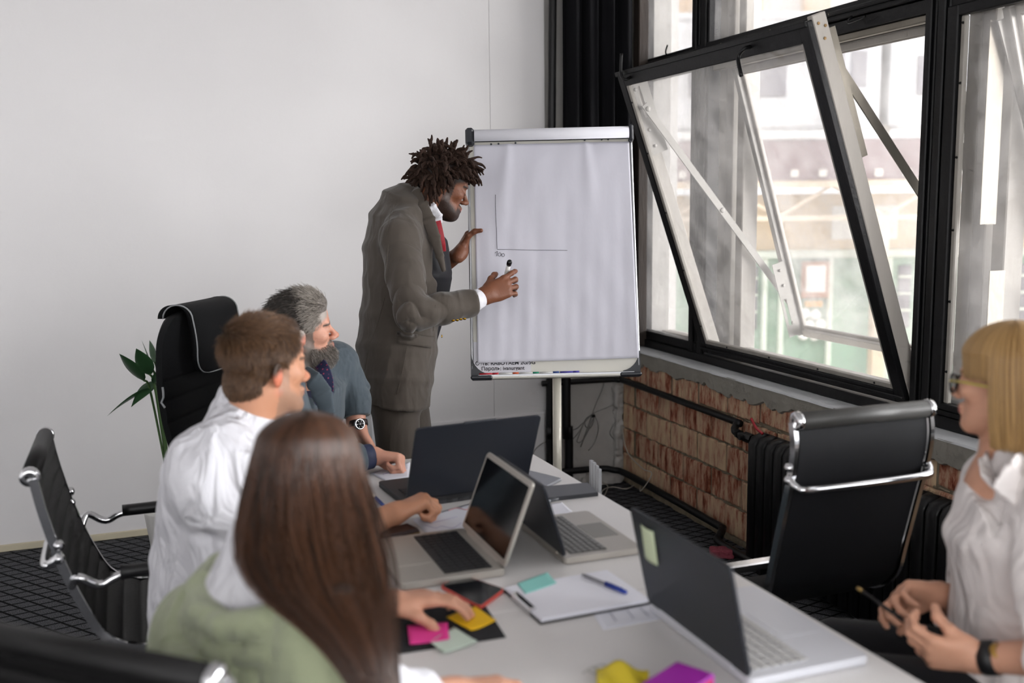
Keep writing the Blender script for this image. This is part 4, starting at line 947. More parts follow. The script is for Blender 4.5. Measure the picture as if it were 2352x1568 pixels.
# ================================================================== CHAIRS
leather = mat('black_leather', '0d0c0c', rough=.5, spec=.3, var=.15, scale=30, bump=.12, bscale=120); mesh_m = mat('black_mesh', '0b0c10', rough=.6, spec=.25, var=.1, bump=.25, bscale=500)
roll_m = mat('grey_roll', '4a4947', rough=.42, var=.08); blackp = mat('black_plastic', '121214', rough=.4)
def chair(name, label, loc, rz, ribbed=True, dz=0.0, w=.50, back_only=False, armrest=True, prof=None, group=None, rollr=.023):
    t = thing(name, label, 'chair', loc, rz, group)
    pr = prof or [(-.335, .935), (-.318, .84), (-.283, .70), (-.235, .57), (-.185, .485), (-.10, .445), (.05, .45), (.16, .465), (.215, .445)]
    pr = spline([np.array([0, a, b+dz]) for a, b in pr], 7); h = w/2
    for s_ in (-1, 1):
        obj('side_rail', tube(pr+np.array([s_*h, 0, 0]), 1, flat=(.013, .022), up=(0, .9, .45)), chrome, t, local=True)
    n = len(pr); arc = np.concatenate([[0], np.cumsum(np.linalg.norm(np.diff(pr, axis=0), axis=1))]); tg = np.gradient(pr, axis=0); tg /= np.linalg.norm(tg, axis=1)[:, None]; nr = np.stack([tg[:, 0]*0, -tg[:, 2], tg[:, 1]], 1); nr *= -1
    def sling(side):
        def f(u, v):
            k = v*(n-1); i = min(int(k), n-2); q = k-i; p = pr[i]*(1-q)+pr[i+1]*q; m_ = nr[i]*(1-q)+nr[i+1]*q; a = (arc[i]*(1-q)+arc[i+1]*q)
            rib = abs(math.sin(a/.052*math.pi))**.6*.006 if ribbed else 0
            return p+np.array([(u-.5)*2*(h-.014), 0, 0])+m_*side*(.004+rib-.004*math.sin(math.pi*u)*(-side))
        return f
    a_, b_ = grid(sling(1), 8, 190 if ribbed else 40), grid(sling(-1), 8, 190 if ribbed else 40)
    fl = (a_[0], [q[::-1] for q in a_[1]]); obj('sling', merge(fl, b_), leather if ribbed else mesh_m, t, True, local=True)
    top = pr[0]+np.array([0, -.008, .004]); obj('top_roll', tube([top-np.array([h-.004, 0, 0]), top+np.array([h-.004, 0, 0])], rollr, 16), leather if ribbed else roll_m, t, True, local=True)
    for s_ in (-1, 1): obj('roll_cap', lathe([(.008, .004), (rollr*.6, .006), (rollr*1.06, .002), (rollr*1.12, -.01), (rollr*1.0, -.016)], 16, top+np.array([s_*(h-.002), 0, 0]), (s_, 0, 0)), chrome, t, True, local=True)
    i3 = int(n*.25); c = pr[i3]; bk = np.array([0, -.045, -.0])
    obj('back_brace', tube(spline([c+np.array([-h-.004, 0, .03]), c+bk*.6+np.array([-h+.005, 0, .006]), c+bk+np.array([-h+.06, 0, 0]), c+bk+np.array([h-.06, 0, 0]), c+bk*.6+np.array([h-.005, 0, .006]), c+np.array([h+.004, 0, .03])], 6), .0115, 10), chrome, t, True, local=True)
    for s_ in (-1, 1):
        for dz_ in (.02, .055): obj('brace_knob', lathe([(.004, -.014), (.013, -.008), (.013, .008), (.004, .014)], 10, c+np.array([s_*(h+.004), -.004, dz_]), (s_, 0, 0)), chrome, t, True, local=True)
    if armrest:
        for s_ in (-1, 1):
            x = s_*(h+.028); z0 = .665+dz; a0 = pr[int(n*.30)]; 
            obj('arm_frame', tube(spline([(s_*h, a0[1], a0[2]), (x, a0[1]+.02, a0[2]+.03), (x, a0[1]+.07, z0-.02), (x, a0[1]+.13, z0), (x, .03, z0), (x, .12, z0-.01), (x, .15, z0-.05), (x, .12, z0-.14), (s_*h, .04, .45+dz)], 6), .011, 10), chrome, t, True, local=True)
            obj('arm_pad', tube(spline([(x, a0[1]+.12, z0+.006), (x, .0, z0+.006), (x, .10, z0)], 5), .0185, 12), blackp, t, True, local=True)
    obj('seat_frame', box((-h+.01, -.02, .40+dz), (h-.01, .02, .425+dz), .004), chrome, t, local=True)
    obj('column', merge(lathe([(.027, .10), (.027, .27), (.018, .275), (.018, .40+dz), (.05, .41+dz)], 14)), chrome, t, True, local=True)
    for k in range(5):
        a = 2*math.pi*k/5+.35; e = np.array([math.cos(a)*.31, math.sin(a)*.31, .075]); obj('base_arm', tube([np.array([0, 0, .11]), e], [.020, .012], 8), chrome, t, True, local=True)
        obj('caster', lathe([(.012, -.022), (.026, -.018), (.028, 0), (.026, .018), (.012, .022)], 12, (e[0], e[1], .028), (math.cos(a+1.2), math.sin(a+1.2), 0)), blackp, t, True, local=True)
    return t
# facing +x means rz = -90 deg
chair('office_chair', 'black ribbed leather office chair standing empty at the left by the wall', (-.275+.335, 3.03, 0), -math.pi/2, True, 0, .52)
chair('office_chair', 'black mesh office chair turned with its back to the camera beside the radiator', (1.83, 2.21+.335, 0), 0, False, .095, .45,
      armrest=False, prof=[(-.335, .935), (-.345, .87), (-.335, .79), (-.30, .66), (-.262, .52), (-.235, .43), (-.17, .365), (-.08, .345), (.02, .35), (.09, .335)], rollr=.024)
cf = math.atan2(-(1.728-1.428), .093+.236)
chair('office_chair', 'black leather office chair in the near foreground behind the long-haired person', (-.10+.335*.67, 1.555+.335*.74, 0), cf, True, .028, .50, armrest=False)
chair('office_chair', 'black office chair under the brown-haired person in the white shirt', (.335+.12, 2.86, 0), -math.pi/2+.22, True, -.06, .42, armrest=False)
chair('office_chair', 'black office chair under the blond person at the right', (1.98, 1.62, 0), math.radians(78), True, -.02, .48)

# high-backed executive chair
ex = thing('executive_chair', 'black high-backed executive chair with padded headrest behind the grey-haired person', 'chair', (.36, 3.66, 0))
eL = P(362, 720, 3.52); eR = P(512, 695, 3.98); lt = eR-eL; lt[2] = 0; EW = np.linalg.norm(lt); lt /= EW; en = np.array([lt[1], -lt[0], 0]); ec = (eL+eR)/2; ec[2] = 0
exf = mat('exec_fabric', '0a0b0d', rough=.7, var=.2, scale=8, bump=.35, bscale=420, spec=.2)
ZT = 1.235; ZB = .50
def ex_c(v): # centre line offset along the facing normal, height
    z = ZT+(ZB-ZT)*v; return en*(-.01+.09*v*v-.03*math.sin(v*math.pi))-lt*.02*v, z
def ex_w(v):
    q = v*(ZT-ZB)
    w_ = EW*.5*(1.10-.34*max(0, v-.25)**1.4); 
    if q < .12: w_ *= math.sqrt(max(0, 1-((.12-q)/.12)**2))*.45+.55
    return w_
def exs(side):
    def f(u, v):
        o, z = ex_c(v); s_ = (u-.5)*2; w_ = ex_w(v); seam = 0
        if v > .30: seam = (abs(math.sin((v-.30)/.105*math.pi))**.35-1)*.012
        th = .026*(1-abs(s_)**4)*(1-max(0, (.03-v)/.03)**2*.8)
        return ec+lt*(s_*w_)+o+en*(side*(.012+th)+(seam if side > 0 else 0)+.035*s_*s_)+ZV*z
    return f
a_, b_ = grid(exs(1), 24, 150), grid(exs(-1), 24, 60)
def sideband():
    V = []; F = []
    for s_ in (0, 1):
        k0 = len(V)
        for j in range(61): v = j/60; V += [exs(1)(s_, v), exs(-1)(s_, v)]
        F += [[k0+2*j, k0+2*j+1, k0+2*j+3, k0+2*j+2][::(1 if s_ else -1)] for j in range(60)]
    for v in (0, 1):
        k0 = len(V)
        for j in range(25): V += [exs(1)(j/24, v), exs(-1)(j/24, v)]
        F += [[k0+2*j, k0+2*j+1, k0+2*j+3, k0+2*j+2][::(-1 if v else 1)] for j in range(24)]
    return np.array(V), F
obj('backrest', merge(a_, (b_[0], [q[::-1] for q in b_[1]]), sideband()), exf, ex, True)
def hrest(u, v):                                               # pad folded over the top edge
    s_ = (u-.5)*2; 
    wv = .36*EW*(1 if v < .72 else math.sqrt(max(0, 1-((v-.72)/.28)**2))*.55+.45); a = min(v/.28, 1)*math.pi
    if v < .28: c = np.array([0, 0, 0])+en*(-.058*math.cos(a)*1.0)+ZV*(.05*math.sin(a)); z = ZT-.02
    else: c = en*(.058+.012*math.sin((v-.28)/.72*math.pi)); z = ZT-.02-(v-.28)/.72*.205
    return ec+lt*(s_*wv+.028)+en*.02+c+ZV*z+en*(.010*(1-s_**4))
hv, hf = grid(hrest, 20, 60, .02, en); obj('headrest', (hv, hf), exf, ex, True)
for u in (0.0, 1.0):
    obj('piping', tube([hrest(u, v)+en*.001 for v in np.linspace(.0, 1, 40)], .0028, 6), mat('grey_piping', '8b8d8f', rough=.4), ex, True)
obj('piping', tube([hrest(u, 1.0)+en*.001 for u in np.linspace(0, 1, 24)], .0028, 6), MATS['grey_piping'], ex, True)
sc_ = ec+en*.34
Msc = frame(np.array([sc_[0], sc_[1], 0]), lt, en, ZV)
obj('seat', xf(box((-.25, -.26, .415), (.25, .24, .49), .03), Msc), exf, ex); obj('column', xf(lathe([(.03, .10), (.03, .28), (.02, .29), (.02, .41), (.07, .415)], 14), Msc), chrome, ex, True)
for s_ in (-1, 1): obj('armrest', xf(tube(spline([(s_*.24, -.18, .46), (s_*.30, -.16, .55), (s_*.30, -.12, .66), (s_*.30, .20, .665), (s_*.30, .25, .60), (s_*.24, .16, .45)], 6), .017, 10), Msc), blackp, ex, True)
for k in range(5):
    a = 2*math.pi*k/5; e = np.array([math.cos(a)*.32, math.sin(a)*.32, .075]); obj('base_arm', xf(tube([np.array([0, 0, .11]), e], [.022, .014], 8), Msc), blackp, ex, True)
    obj('caster', xf(lathe([(.012, -.022), (.026, -.018), (.028, 0), (.026, .018), (.012, .022)], 12, (e[0], e[1], .028), (math.cos(a+1.2), math.sin(a+1.2), 0)), Msc), blackp, ex, True)
bl_ = exs(1)(.0, .42); obj('side_tab', tube([exs(1)(0, v)-lt*.002 for v in np.linspace(.33, .43, 5)], .004, 6), MATS['grey_piping'], ex)

# ================================================================== LAPTOPS
silver = mat('laptop_silver', 'b3aea6', rough=.38, metal=.55, var=.02); silver2 = mat('laptop_pale', 'd3d4da', rough=.4, metal=.25, var=.02); darklid = mat('laptop_dark', '1b1f27', rough=.4, metal=.2, var=.08, scale=4)
darkbase = mat('laptop_charcoal', '26272a', rough=.45, var=.05); scr = mat('dark_screen', '07090b', rough=.12, var=.05, spec=.5); keyd = mat('black_key', '17171a', rough=.5); keyg = mat('grey_key', '6f6e6d', rough=.5); keyp = mat('pale_key', 'b6b4b2', rough=.5)
def laptop(label, h0, h1, user, depth, lid, tilt, mb, ml, mkey, mbez, rows=6, cols=14, pad_m=None, keydeep=True, hz_=.0):
    """h0->h1 hinge line on the table, user = side the user sits on, tilt = lid lean away from the user (deg)."""
    h0, h1 = np.array([*h0, .741]), np.array([*h1, .741]); c = (h0+h1)/2; w_ = np.linalg.norm(h1-h0); y = nrm(np.array([*user, 0.])); x = nrm(h1-h0); x = nrm(x-y*(x@y)); z = np.array([0, 0, 1.])
    if np.cross(x, y)[2] < 0: x = -x
    t = thing('laptop', label, 'laptop', tuple(c), 0); M = frame(c, x, y, z)
    L = lambda n, vf, m, p=None, s=False: obj(n, xf(vf, M), m, p or t, s)
    def rslab(w, y0, y1, z0, z1, r=.012):
        pl = [(a, b+(y0+y1)/2) for a, b in rrect(w, y1-y0, r)]; v, f = slab(pl, z0, z1, .0015); return v, f
    L('base', rslab(w_, -.004, depth, .001, .017), mb); 
    kz = L('keyboard', box((-w_*.43, .022, .0166), (w_*.43, .022+depth*.47, .0174)), keyd if keydeep else mb)
    kw = w_*.86/cols; kh = depth*.47/rows; km = bpy.data.meshes.new('key'); kv, kf = box((-kw*.44, -kh*.42, 0), (kw*.44, kh*.42, .0022), .0006); km.from_pydata(kv.tolist(), [], kf); km.materials.append(mkey); km.update()
    sp_v, sp_f = box((-kw*2.4, -kh*.42, 0), (kw*2.4, kh*.42, .0022), .0006); sm = bpy.data.meshes.new('key'); sm.from_pydata(sp_v.tolist(), [], sp_f); sm.materials.append(mkey); sm.update()
    Mi = MW[t.name].inverted()
    for r_ in range(rows):
        for q in range(cols):
            if r_ == rows-1 and 4 <= q <= 8:
                if q != 6: continue
                me = sm
            else: me = km
            p = M@np.array([-w_*.43+kw*(q+.5), .022+kh*(r_+.5), .0174, 1]); o = bpy.data.objects.new('key', me); link(o, kz); o.matrix_local = Mi @ Matrix([list(a) for a in frame(p[:3], x, y, z)])
    L('touchpad', box((-.055 if w_ < .35 else -.065, depth*.60, .0169), (.055 if w_ < .35 else .065, depth*.94, .0176)), pad_m or mb)
    a = math.radians(tilt); ly = np.array([0, -math.sin(a), math.cos(a)]); lz = np.array([0, math.cos(a), math.sin(a)])   # lid up, lid towards the user
    Ml = M@frame(np.array([0, -.001, .016]), np.array([1., 0, 0]), ly, lz)
    LL = lambda n, vf, m, p=None: obj(n, xf(vf, Ml), m, p or t)
    pl = rrect(w_, lid, .012); v, f = slab([(p_[0], p_[1]+lid/2+.004) for p_ in pl], -.0035, .0035, .0015); lidp = LL('lid', (v, f), ml)
    LL('bezel', (slab([(p_[0], p_[1]+lid/2+.004) for p_ in rrect(w_-.004, lid-.004, .010)], .0034, .0044, .0003)), mbez, lidp)
    LL('screen', box((-w_/2+.012, .020, .0043), (w_/2-.012, lid-.010, .0049)), scr, lidp)
    LL('hinge', tube([(-w_*.36, .003, -.001), (w_*.36, .003, -.001)], .0055, 8), mb)
    return t, Ml, w_
l1, M1, w1 = laptop('open silver laptop with black keys facing the long-haired person', (.772, 2.168), (.778, 2.498), (-1, .0), .25, .212, 21, silver, silver, keyd, silver)
l2, M2, w2 = laptop('silver laptop with grey keys and a dark lid, back to back with the silver one', (.940, 2.180), (.940, 2.512), (1, 0), .208, .192, 17, silver, darklid, keyg, keyd, pad_m=mat('grey_touchpad', '7d7a74', rough=.4))
l3, M3, w3 = laptop('large dark navy laptop, back of its lid to the camera, by the grey-haired person', (.69, 2.775), (1.075, 2.805), (-.08, 1), .26, .262, 24, darkbase, darklid, keyd, keyd)
l4, M4, w4 = laptop('pale laptop at the near right, its dark lid carrying a green sticky note', (.995, 1.478), (1.004, 1.864), (1, 0), .262, .222, 12, silver2, darklid, keyp, keyd, keydeep=False)
obj('rubber_strip', xf(box((-w3*.47, -.001, -.0062), (w3*.47, .014, -.0034)), M3), keyd, l3)
for k in range(6): obj('port', xf(box((-.10+k*.036, -.0068, .004), (-.085+k*.036, -.0045, .011)), frame(np.array([(.69+1.075)/2, 2.79, .741]), nrm(np.array([.385, .03, 0])), nrm(np.array([-.03, .385, 0])), ZV)), keyd, l3)
camn = obj('webcam_bump', xf(box((-.05, .262, -.003), (.05, .27, .003), .002), M3), darklid, l3)
# ================================================================== SMALL THINGS ON THE TABLE
def sheet(name, pts, label, cat, m, z=.7412, th=.0006, group=None, bend=.0, top=None):
    """Paper sheet from four table-plane corners (world xy), slightly curled."""
    a, b, c, d = [np.array([*p, 0.]) for p in pts]; 
    def f(u, v):
        p = a*(1-u)*(1-v)+b*u*(1-v)+c*u*v+d*(1-u)*v; return p+ZV*(z+th+bend*(abs(2*u-1)**3*.6+abs(2*v-1)**4*.4)*(.5+.5*math.sin(3*u+5*v)))
    o = obj(name, grid(f, 10, 10, th, (0, 0, 1)), m, None, True); return tag(o, label, cat, group)
paper = mat('white_paper', 'e6e6ee', rough=.8, var=.015)
paper2 = mat('sketched_paper', 'dedfe8', rough=.8, var=.03, scale=25)
ZQ = lambda px, py, z=.742: tuple(PZ(px, py, z)[:2])
def scrib(par, z, pts, m, r=.0006): obj('pencil_line', tube(spline([PZ(px, py, z) for px, py in pts], 6), r, 4), m, par, True)
pen_l = mat('pencil_lilac', 'a9a3c4', rough=.8); pen_r = mat('pencil_red', 'd6a3a6', rough=.8)
s1 = sheet('paper_sheet', [ZQ(948, 1192), ZQ(982, 1228), ZQ(1075, 1212), ZQ(1092, 1152)], 'sketched paper sheet between the large dark laptop and the silver laptop', 'paper', paper2)
scrib(s1, .7432, [(975, 1205), (1000, 1212), (1015, 1208), (1040, 1212), (1060, 1200)], pen_l); scrib(s1, .7432, [(965, 1196), (990, 1199), (1020, 1194), (1050, 1186)], pen_l); scrib(s1, .7432, [(1030, 1172), (1050, 1166), (1070, 1170), (1080, 1164)], pen_r, .0012)
s2 = sheet('paper_sheet', [ZQ(850, 1086), ZQ(884, 1103), ZQ(940, 1095), ZQ(942, 1060)], "paper sheet with a pencil line under the fist of the grey-haired person", 'paper', paper2)
scrib(s2, .7432, [(880, 1089), (900, 1083), (920, 1080), (936, 1074)], pen_l)
sheet('paper_sheet', [ZQ(838, 1250), ZQ(850, 1312), ZQ(902, 1300), ZQ(885, 1238)], 'crumpled white sheet beside the palm rest of the silver laptop', 'paper', paper, bend=.006)
sheet('paper_sheet', [ZQ(1255, 1160), ZQ(1262, 1186), ZQ(1315, 1176), ZQ(1290, 1152)], 'small white sheet above the keyboard of the dark-lidded laptop', 'paper', paper, bend=.003)
sheet('paper_sheet', [ZQ(1362, 1408), ZQ(1385, 1445), ZQ(1520, 1420), ZQ(1500, 1385)], 'sheet with drawn boxes half under the clipboard', 'paper', paper2, z=.7405)
for a in ((1400, 1405, 1415, 1425), (1440, 1400, 1455, 1420), (1470, 1395, 1488, 1412)): scrib(bpy.data.objects['paper_sheet.004'], .7424, [(a[0], a[1]), ((a[0]+a[2])/2, (a[1]+a[3])/2), (a[2], a[3])], mat('pencil_grey', '8d8fa0'), .0009)
# clipboard with a stack of paper
cb = thing('clipboard', 'black clipboard with a thick stack of white paper in front of the laptops', 'clipboard', tuple(PZ(1330, 1350, .74)))
ca, cb_, cc, cd = [np.array([*ZQ(*p, .742)]) for p in ((1158, 1357), (1242, 1432), (1492, 1386), (1455, 1270))]
cd = ca+(cc-cb_)
cen = (ca+cc)/2
def quad_slab(q, z0, z1, grow=0): return slab([tuple(cen+(p-cen)*(1+grow)) for p in q], z0, z1, .0008)
obj('board', quad_slab([ca, cb_, cc, cd], .7405, .7445, .015), keyd, cb)
for k in range(4):
    sh_ = np.array([.0008*k, -.0006*k])*(1 if k % 2 else -1); obj('paper_sheet', quad_slab([p+sh_ for p in (ca, cb_, cc, cd)], .7446+k*.0022, .7466+k*.0022, -.012-.002*(k % 2)), paper, cb)
obj('clip', obox(np.array([*((ca+cb_)/2), .7545]), np.array([*nrm(np.append(cb_-ca, 0))[:2], 0]), np.array([*nrm(np.append(cc-cb_, 0))[:2], 0]), ZV, (-.05, -.004, -.012), (.05, .012, .003), .002), chrome, cb)
zt = .7535
def note(name, pts, z, label, m, bend=.004, group='sticky notes on the table'): return sheet(name, [ZQ(px, py, z) for px, py in pts], label, 'sticky note', m, z=z, th=.0007, group=group, bend=bend)
note('sticky_note', [(1188, 1341), (1206, 1364), (1278, 1340), (1257, 1314)], zt, 'teal sticky note on the clipboard paper', mat('teal_note', '8ed0c8', rough=.7), .002)
note('sticky_note', [(1025, 1419), (1082, 1450), (1140, 1428), (1092, 1392)], .7445, 'yellow sticky note on the black mouse mat', mat('yellow_note', 'f2bf0c', rough=.7))
note('sticky_note', [(988, 1476), (1018, 1501), (1097, 1476), (1043, 1440)], .7432, 'pale green sticky note at the near edge of the mouse mat', mat('mint_note', 'cfdfd0', rough=.7))
note('sticky_note', [(935, 1438), (941, 1481), (1032, 1469), (1028, 1428)], .7450, 'bright pink sticky note on the black mouse mat', mat('pink_note', 'f0409c', rough=.7), .002)
mm = obj('mouse_mat', slab([ZQ(872, 1412, .742), ZQ(918, 1500, .742), ZQ(1162, 1462, .742), ZQ(1108, 1380, .742)], .7403, .7425, .0005), mat('mat_fabric', '15171c', rough=.85, bump=.2, bscale=300)); tag(mm, 'black mouse mat under the sticky notes and the hand of the long-haired person', 'mouse mat')
o4 = obj('sticky_note', xf(grid(lambda u, v: (.02-.0+.055*u-.160*0, .125+.075*v, -.0045-.0035*math.sin(math.pi*u)-.004*(1-v)), 8, 8, .0006, (0, 0, -1)), M4@frame(np.array([-.125-.045, 0, 0]), np.array([1., 0, 0]), np.array([0, 1., 0]), np.array([0, 0, 1.]))), mat('lime_note', 'c3cfae', rough=.7), None, True)
tag(o4, 'greenish sticky note stuck on the dark lid of the near right laptop', 'sticky note')
def pen(label, a, b, c1, c2, z=.757, r=.0045, cap_at=.55, group=None):
    a, b = np.array([*a, z]), np.array([*b, z]); t = thing('pen', label, 'pen', tuple(a), 0, group); m_ = a+(b-a)*cap_at; d = nrm(b-a)
    obj('barrel', tube([a, a+d*.01, m_], [r*.4, r*.9, r*.95], 10), mat('pen_'+c1, c1, rough=.35), t, True); obj('cap', tube([m_-d*.001, b-d*.003, b], [r*1.1, r*1.1, r*.7], 10), mat('pen_'+c2, c2, rough=.3), t, True)
    obj('pocket_clip', tube([m_+ZV*(r+.0015), b-d*.012+ZV*(r+.0015)], .0009, 5), mat('pen_'+c2, c2), t); return t
pen('grey pen with a blue cap lying on the clipboard', ZQ(1337, 1319, .758), ZQ(1439, 1361, .758), '77767c', '27409a', z=.7585)
pen('blue and white pen left of the large dark laptop', ZQ(842, 1122, .745), ZQ(882, 1162, .745), 'e2ddd0', '2d4f9d', z=.7455)
pen('dark pen lying by the hair of the long-haired person', ZQ(876, 1302, .745), ZQ(862, 1345, .745), '4b4a50', '2a2a30', z=.7455)
pn = pen('clear ballpoint beside the black folio', ZQ(1240, 1156, .745), ZQ(1283, 1145, .745), 'cfd2d6', '5a5c60', z=.7455)
def phone(label, pts, c_case, c_scr, z=.7405, th=.008):
    q = [np.array(p) for p in pts]; cen_ = sum(q)/4; t = thing('smartphone', label, 'phone', (*cen_, .741))
    def rq(k, off=0):
        out = []
        for i in range(4):
            p = cen_+(q[i]-cen_)*k; a = cen_+(q[i-1]-cen_)*k; b = cen_+(q[(i+1) % 4]-cen_)*k
            for s_ in (.0, .33, .66, 1.0):
                e0 = p+nrm(a-p)*.012; e1 = p+nrm(b-p)*.012; out.append(tuple((1-s_)**2*e0+2*s_*(1-s_)*p+s_*s_*e1))
        return out
    obj('case', slab(rq(1), z, z+th, .0015), c_case, t); obj('screen', slab(rq(.95), z+th-.0005, z+th+.0006, .0003), c_scr, t); return t
phone('black smartphone in a coral red case under the reaching hand', [ZQ(1010, 1344, .748), ZQ(1104, 1394, .748), ZQ(1160, 1352, .748), ZQ(1060, 1318, .748)], mat('coral_case', 'c9473c', rough=.5), scr)
phone('grey smartphone lying near the far end of the table', [ZQ(1214, 1079, .748), ZQ(1205, 1105, .748), ZQ(1255, 1116, .748), ZQ(1292, 1098, .748)], mat('phone_grey', '9fa2a8', rough=.25, metal=.5), mat('grey_screen', '63666b', rough=.15))
fo = obj('folio', slab([ZQ(1238, 1119, .75), ZQ(1250, 1146, .75), ZQ(1374, 1132, .75), ZQ(1350, 1109, .75)], .7405, .7525, .002), mat('folio_cover', '2b2d31', rough=.3)); tag(fo, 'black folio notebook at the table edge next to the grey smartphone', 'notebook')
sc1, sc2 = ZQ(872, 1240, .75), ZQ(945, 1222, .75)
gc = thing('spectacle_case', 'dark brown leather pouch under the forearm in the white shirt', 'case', (*sc1, .741)); dcs = nrm(np.array([sc2[0]-sc1[0], sc2[1]-sc1[1], 0])); pcs = np.cross(ZV, dcs)
obj('case_body', obox(np.array([*sc1, .741]), dcs, pcs, ZV, (0, -.02, 0), (.115, .045, .022), .007), mat('brown_leather', '2c1a18', rough=.45, var=.3, bump=.3), gc); obj('zip', obox(np.array([*sc1, .741]), dcs, pcs, ZV, (.003, -.0215, .010), (.112, -.0195, .013)), mat('brass_zip', 'a58a5a', metal=.8, rough=.4), gc)
# foreground: yellow paper and purple box
pbx = PZ(1556, 1572, .775); pb_ = thing('box', 'purple and magenta cardboard box at the near edge of the table', 'box', (pbx[0], pbx[1], .741), math.radians(28))
obj('carton', box((-.06, -.04, 0), (.06, .04, .045), .003), mat('purple_card', '8a1a8c', rough=.45), pb_, local=True); obj('side_label', box((-.0605, -.03, .004), (-.0595, .03, .04)), mat('crimson_card', 'a01040', rough=.5), pb_, local=True); obj('side_label', box((-.05, -.0408, .004), (.05, -.0398, .04)), MATS['crimson_card'], pb_, local=True)
def yl(u, v): 
    p = PZ(1370+120*u, 1590-55*v*(1-.2*u), .745); return p+ZV*(.004+.012*math.sin(math.pi*u)*v+.006*math.sin(9*u+4*v))
o = obj('paper_wrap', grid(yl, 14, 14, .001, (0, 0, 1)), mat('yellow_wrap', 'd8c22a', rough=.55, var=.1), None, True); tag(o, 'crumpled yellow wrapping paper at the near edge of the table', 'paper')
ca_ = thing('cable', 'tangled pale earphone cable near the yellow wrapping paper', 'cable', tuple(PZ(1380, 1530, .742))); obj('loop', tube(spline([PZ(px, py, .7435) for px, py in ((1340, 1545), (1360, 1532), (1375, 1538), (1362, 1546), (1352, 1536), (1380, 1526), (1400, 1530))], 6), .0016, 6), mat('pale_cable', 'b9b7b2'), ca_, True)
# upright silver slats behind the table edge
fs = thing('slat_stand', 'four upright silver aluminium slats stepped in height beside the table edge', 'stand', tuple(PZ(1368, 1215, 0)))
for k, (px, py) in enumerate(((1360, 1057), (1366, 1062), (1372.5, 1069), (1378.5, 1077))):
    tpt = P(px, py, 3.30-k*.05); obj('slat', box((tpt[0]-.006, tpt[1]-.003, .0), (tpt[0]+.004, tpt[1]+.010, tpt[2]), .001), mat('slat_alu', 'b8babd', rough=.35, metal=.5), fs)
obj('foot', box((P(1360, 1057, 3.3)[0]-.03, P(1378, 1077, 3.15)[1]-.03, 0), (P(1378, 1077, 3.15)[0]+.04, P(1360, 1057, 3.3)[1]+.05, .012), .002), MATS['slat_alu'], fs)
# ================================================================== PLANT AND WHITE BOX BEHIND THE CHAIR
leafm = mat('leaf_green', '28472a', rough=.38, var=.3, scale=12); leaf2 = mat('leaf_light', '5d8a32', rough=.4, var=.25, scale=10); stemm = mat('stem_green', '3e5a2c', rough=.6)
def leaf(par, base, d, L, wd, droop, m, roll=0.0):
    d = nrm(d); s_ = nrm(np.cross(d, ZV)); s_ = s_*math.cos(roll)+np.cross(d, s_)*math.sin(roll)
    def f(u, v):
        t_ = v; w_ = wd*math.sin(math.pi*min(1, t_**.75))*(1-.1*t_); c = base+d*L*t_-ZV*(droop*L*t_*t_); return c+s_*((u-.5)*w_)-ZV*(.12*w_*(1-(2*u-1)**2))
    obj('leaf', grid(f, 4, 9, .0008, (0, 0, 1)), m, par, True)
pl1 = thing('potted_plant', 'dark green leafy plant standing behind the executive chair', 'plant', (.10, 4.75, 0)); pc_ = np.array([.10, 4.75, 0])
obj('pot', lathe([(.10, 0), (.13, .24), (.14, .26), (.125, .26), (.12, .22), (.0, .22)], 20, pc_), mat('plant_pot', 'd5d3cf', rough=.5), pl1, True)
gl = np.random.default_rng(9)
targets = [(352, 812, .10), (345, 832, .13), (338, 845, .15), (322, 862, .16), (512, 775, .16), (520, 790, .12), (420, 860, .1), (460, 900, .1), (440, 800, .1), (480, 820, .1)]
for px, py, L_ in targets:
    tip = PY(px, py, 4.72+gl.uniform(-.06, .06)); st = pc_+np.array([(tip[0]-pc_[0])*.35, 0, .55]); mid = (st+tip)/2+ZV*.10; b0_ = pc_+ZV*.22
    obj('stem', tube(spline([b0_, st, mid, tip-(tip-mid)*.35], 5), .005, 6), stemm, pl1, True); leaf(pl1, tip-(tip-mid)*.45, (tip-mid), L_*1.3, L_*.5, .15, leafm, gl.uniform(-.5, .5)); leaf(pl1, mid, (tip-mid)+gl.normal(size=3)*.05, L_*1.2, L_*.45, .3, leafm, gl.uniform(-.5, .5))
pl2 = thing('potted_plant', 'light green trailing plant seen under the arm of the grey-haired person', 'plant', (.92, 4.75, 0)); pc2 = np.array([PY(770, 960, 4.6)[0], 4.6, 0])
pl2.matrix_world = Matrix.Translation(Vector(pc2)); MW[pl2.name] = pl2.matrix_world.copy()
obj('pot', lathe([(.08, 0), (.10, .17), (.11, .19), (.10, .19), (.09, .16), (0, .16)], 18, pc2), MATS['plant_pot'], pl2, True)
for px, py, L_ in ((757, 872, .07), (762, 900, .09), (768, 915, .07), (772, 945, .08), (776, 965, .09), (760, 940, .07), (775, 890, .05)):
    tip = PY(px, py, 4.6); obj('stem', tube(spline([pc2+ZV*.15, (pc2+tip)/2+ZV*.1, tip], 6), .003, 6), stemm, pl2, True); leaf(pl2, tip+ZV*.03, np.array([gl.uniform(-.4, .5), -.3, -.8]), L_, L_*.42, .0, leaf2, gl.uniform(-.6, .6))
wx0 = PY(842, 900, 4.9)
ab = thing('archive_box', 'white upright archive box with a round finger hole by the wall', 'box', (wx0[0]+.09, 4.9, 0))
obj('box_body', box((wx0[0], 4.82, 0), (wx0[0]+.055, 5.08, wx0[2]), .003), mat('white_card', 'cfd0d2', rough=.6), ab); obj('box_body', box((wx0[0]+.058, 4.80, 0), (wx0[0]+.105, 5.06, wx0[2]-.01), .003), MATS['white_card'], ab)
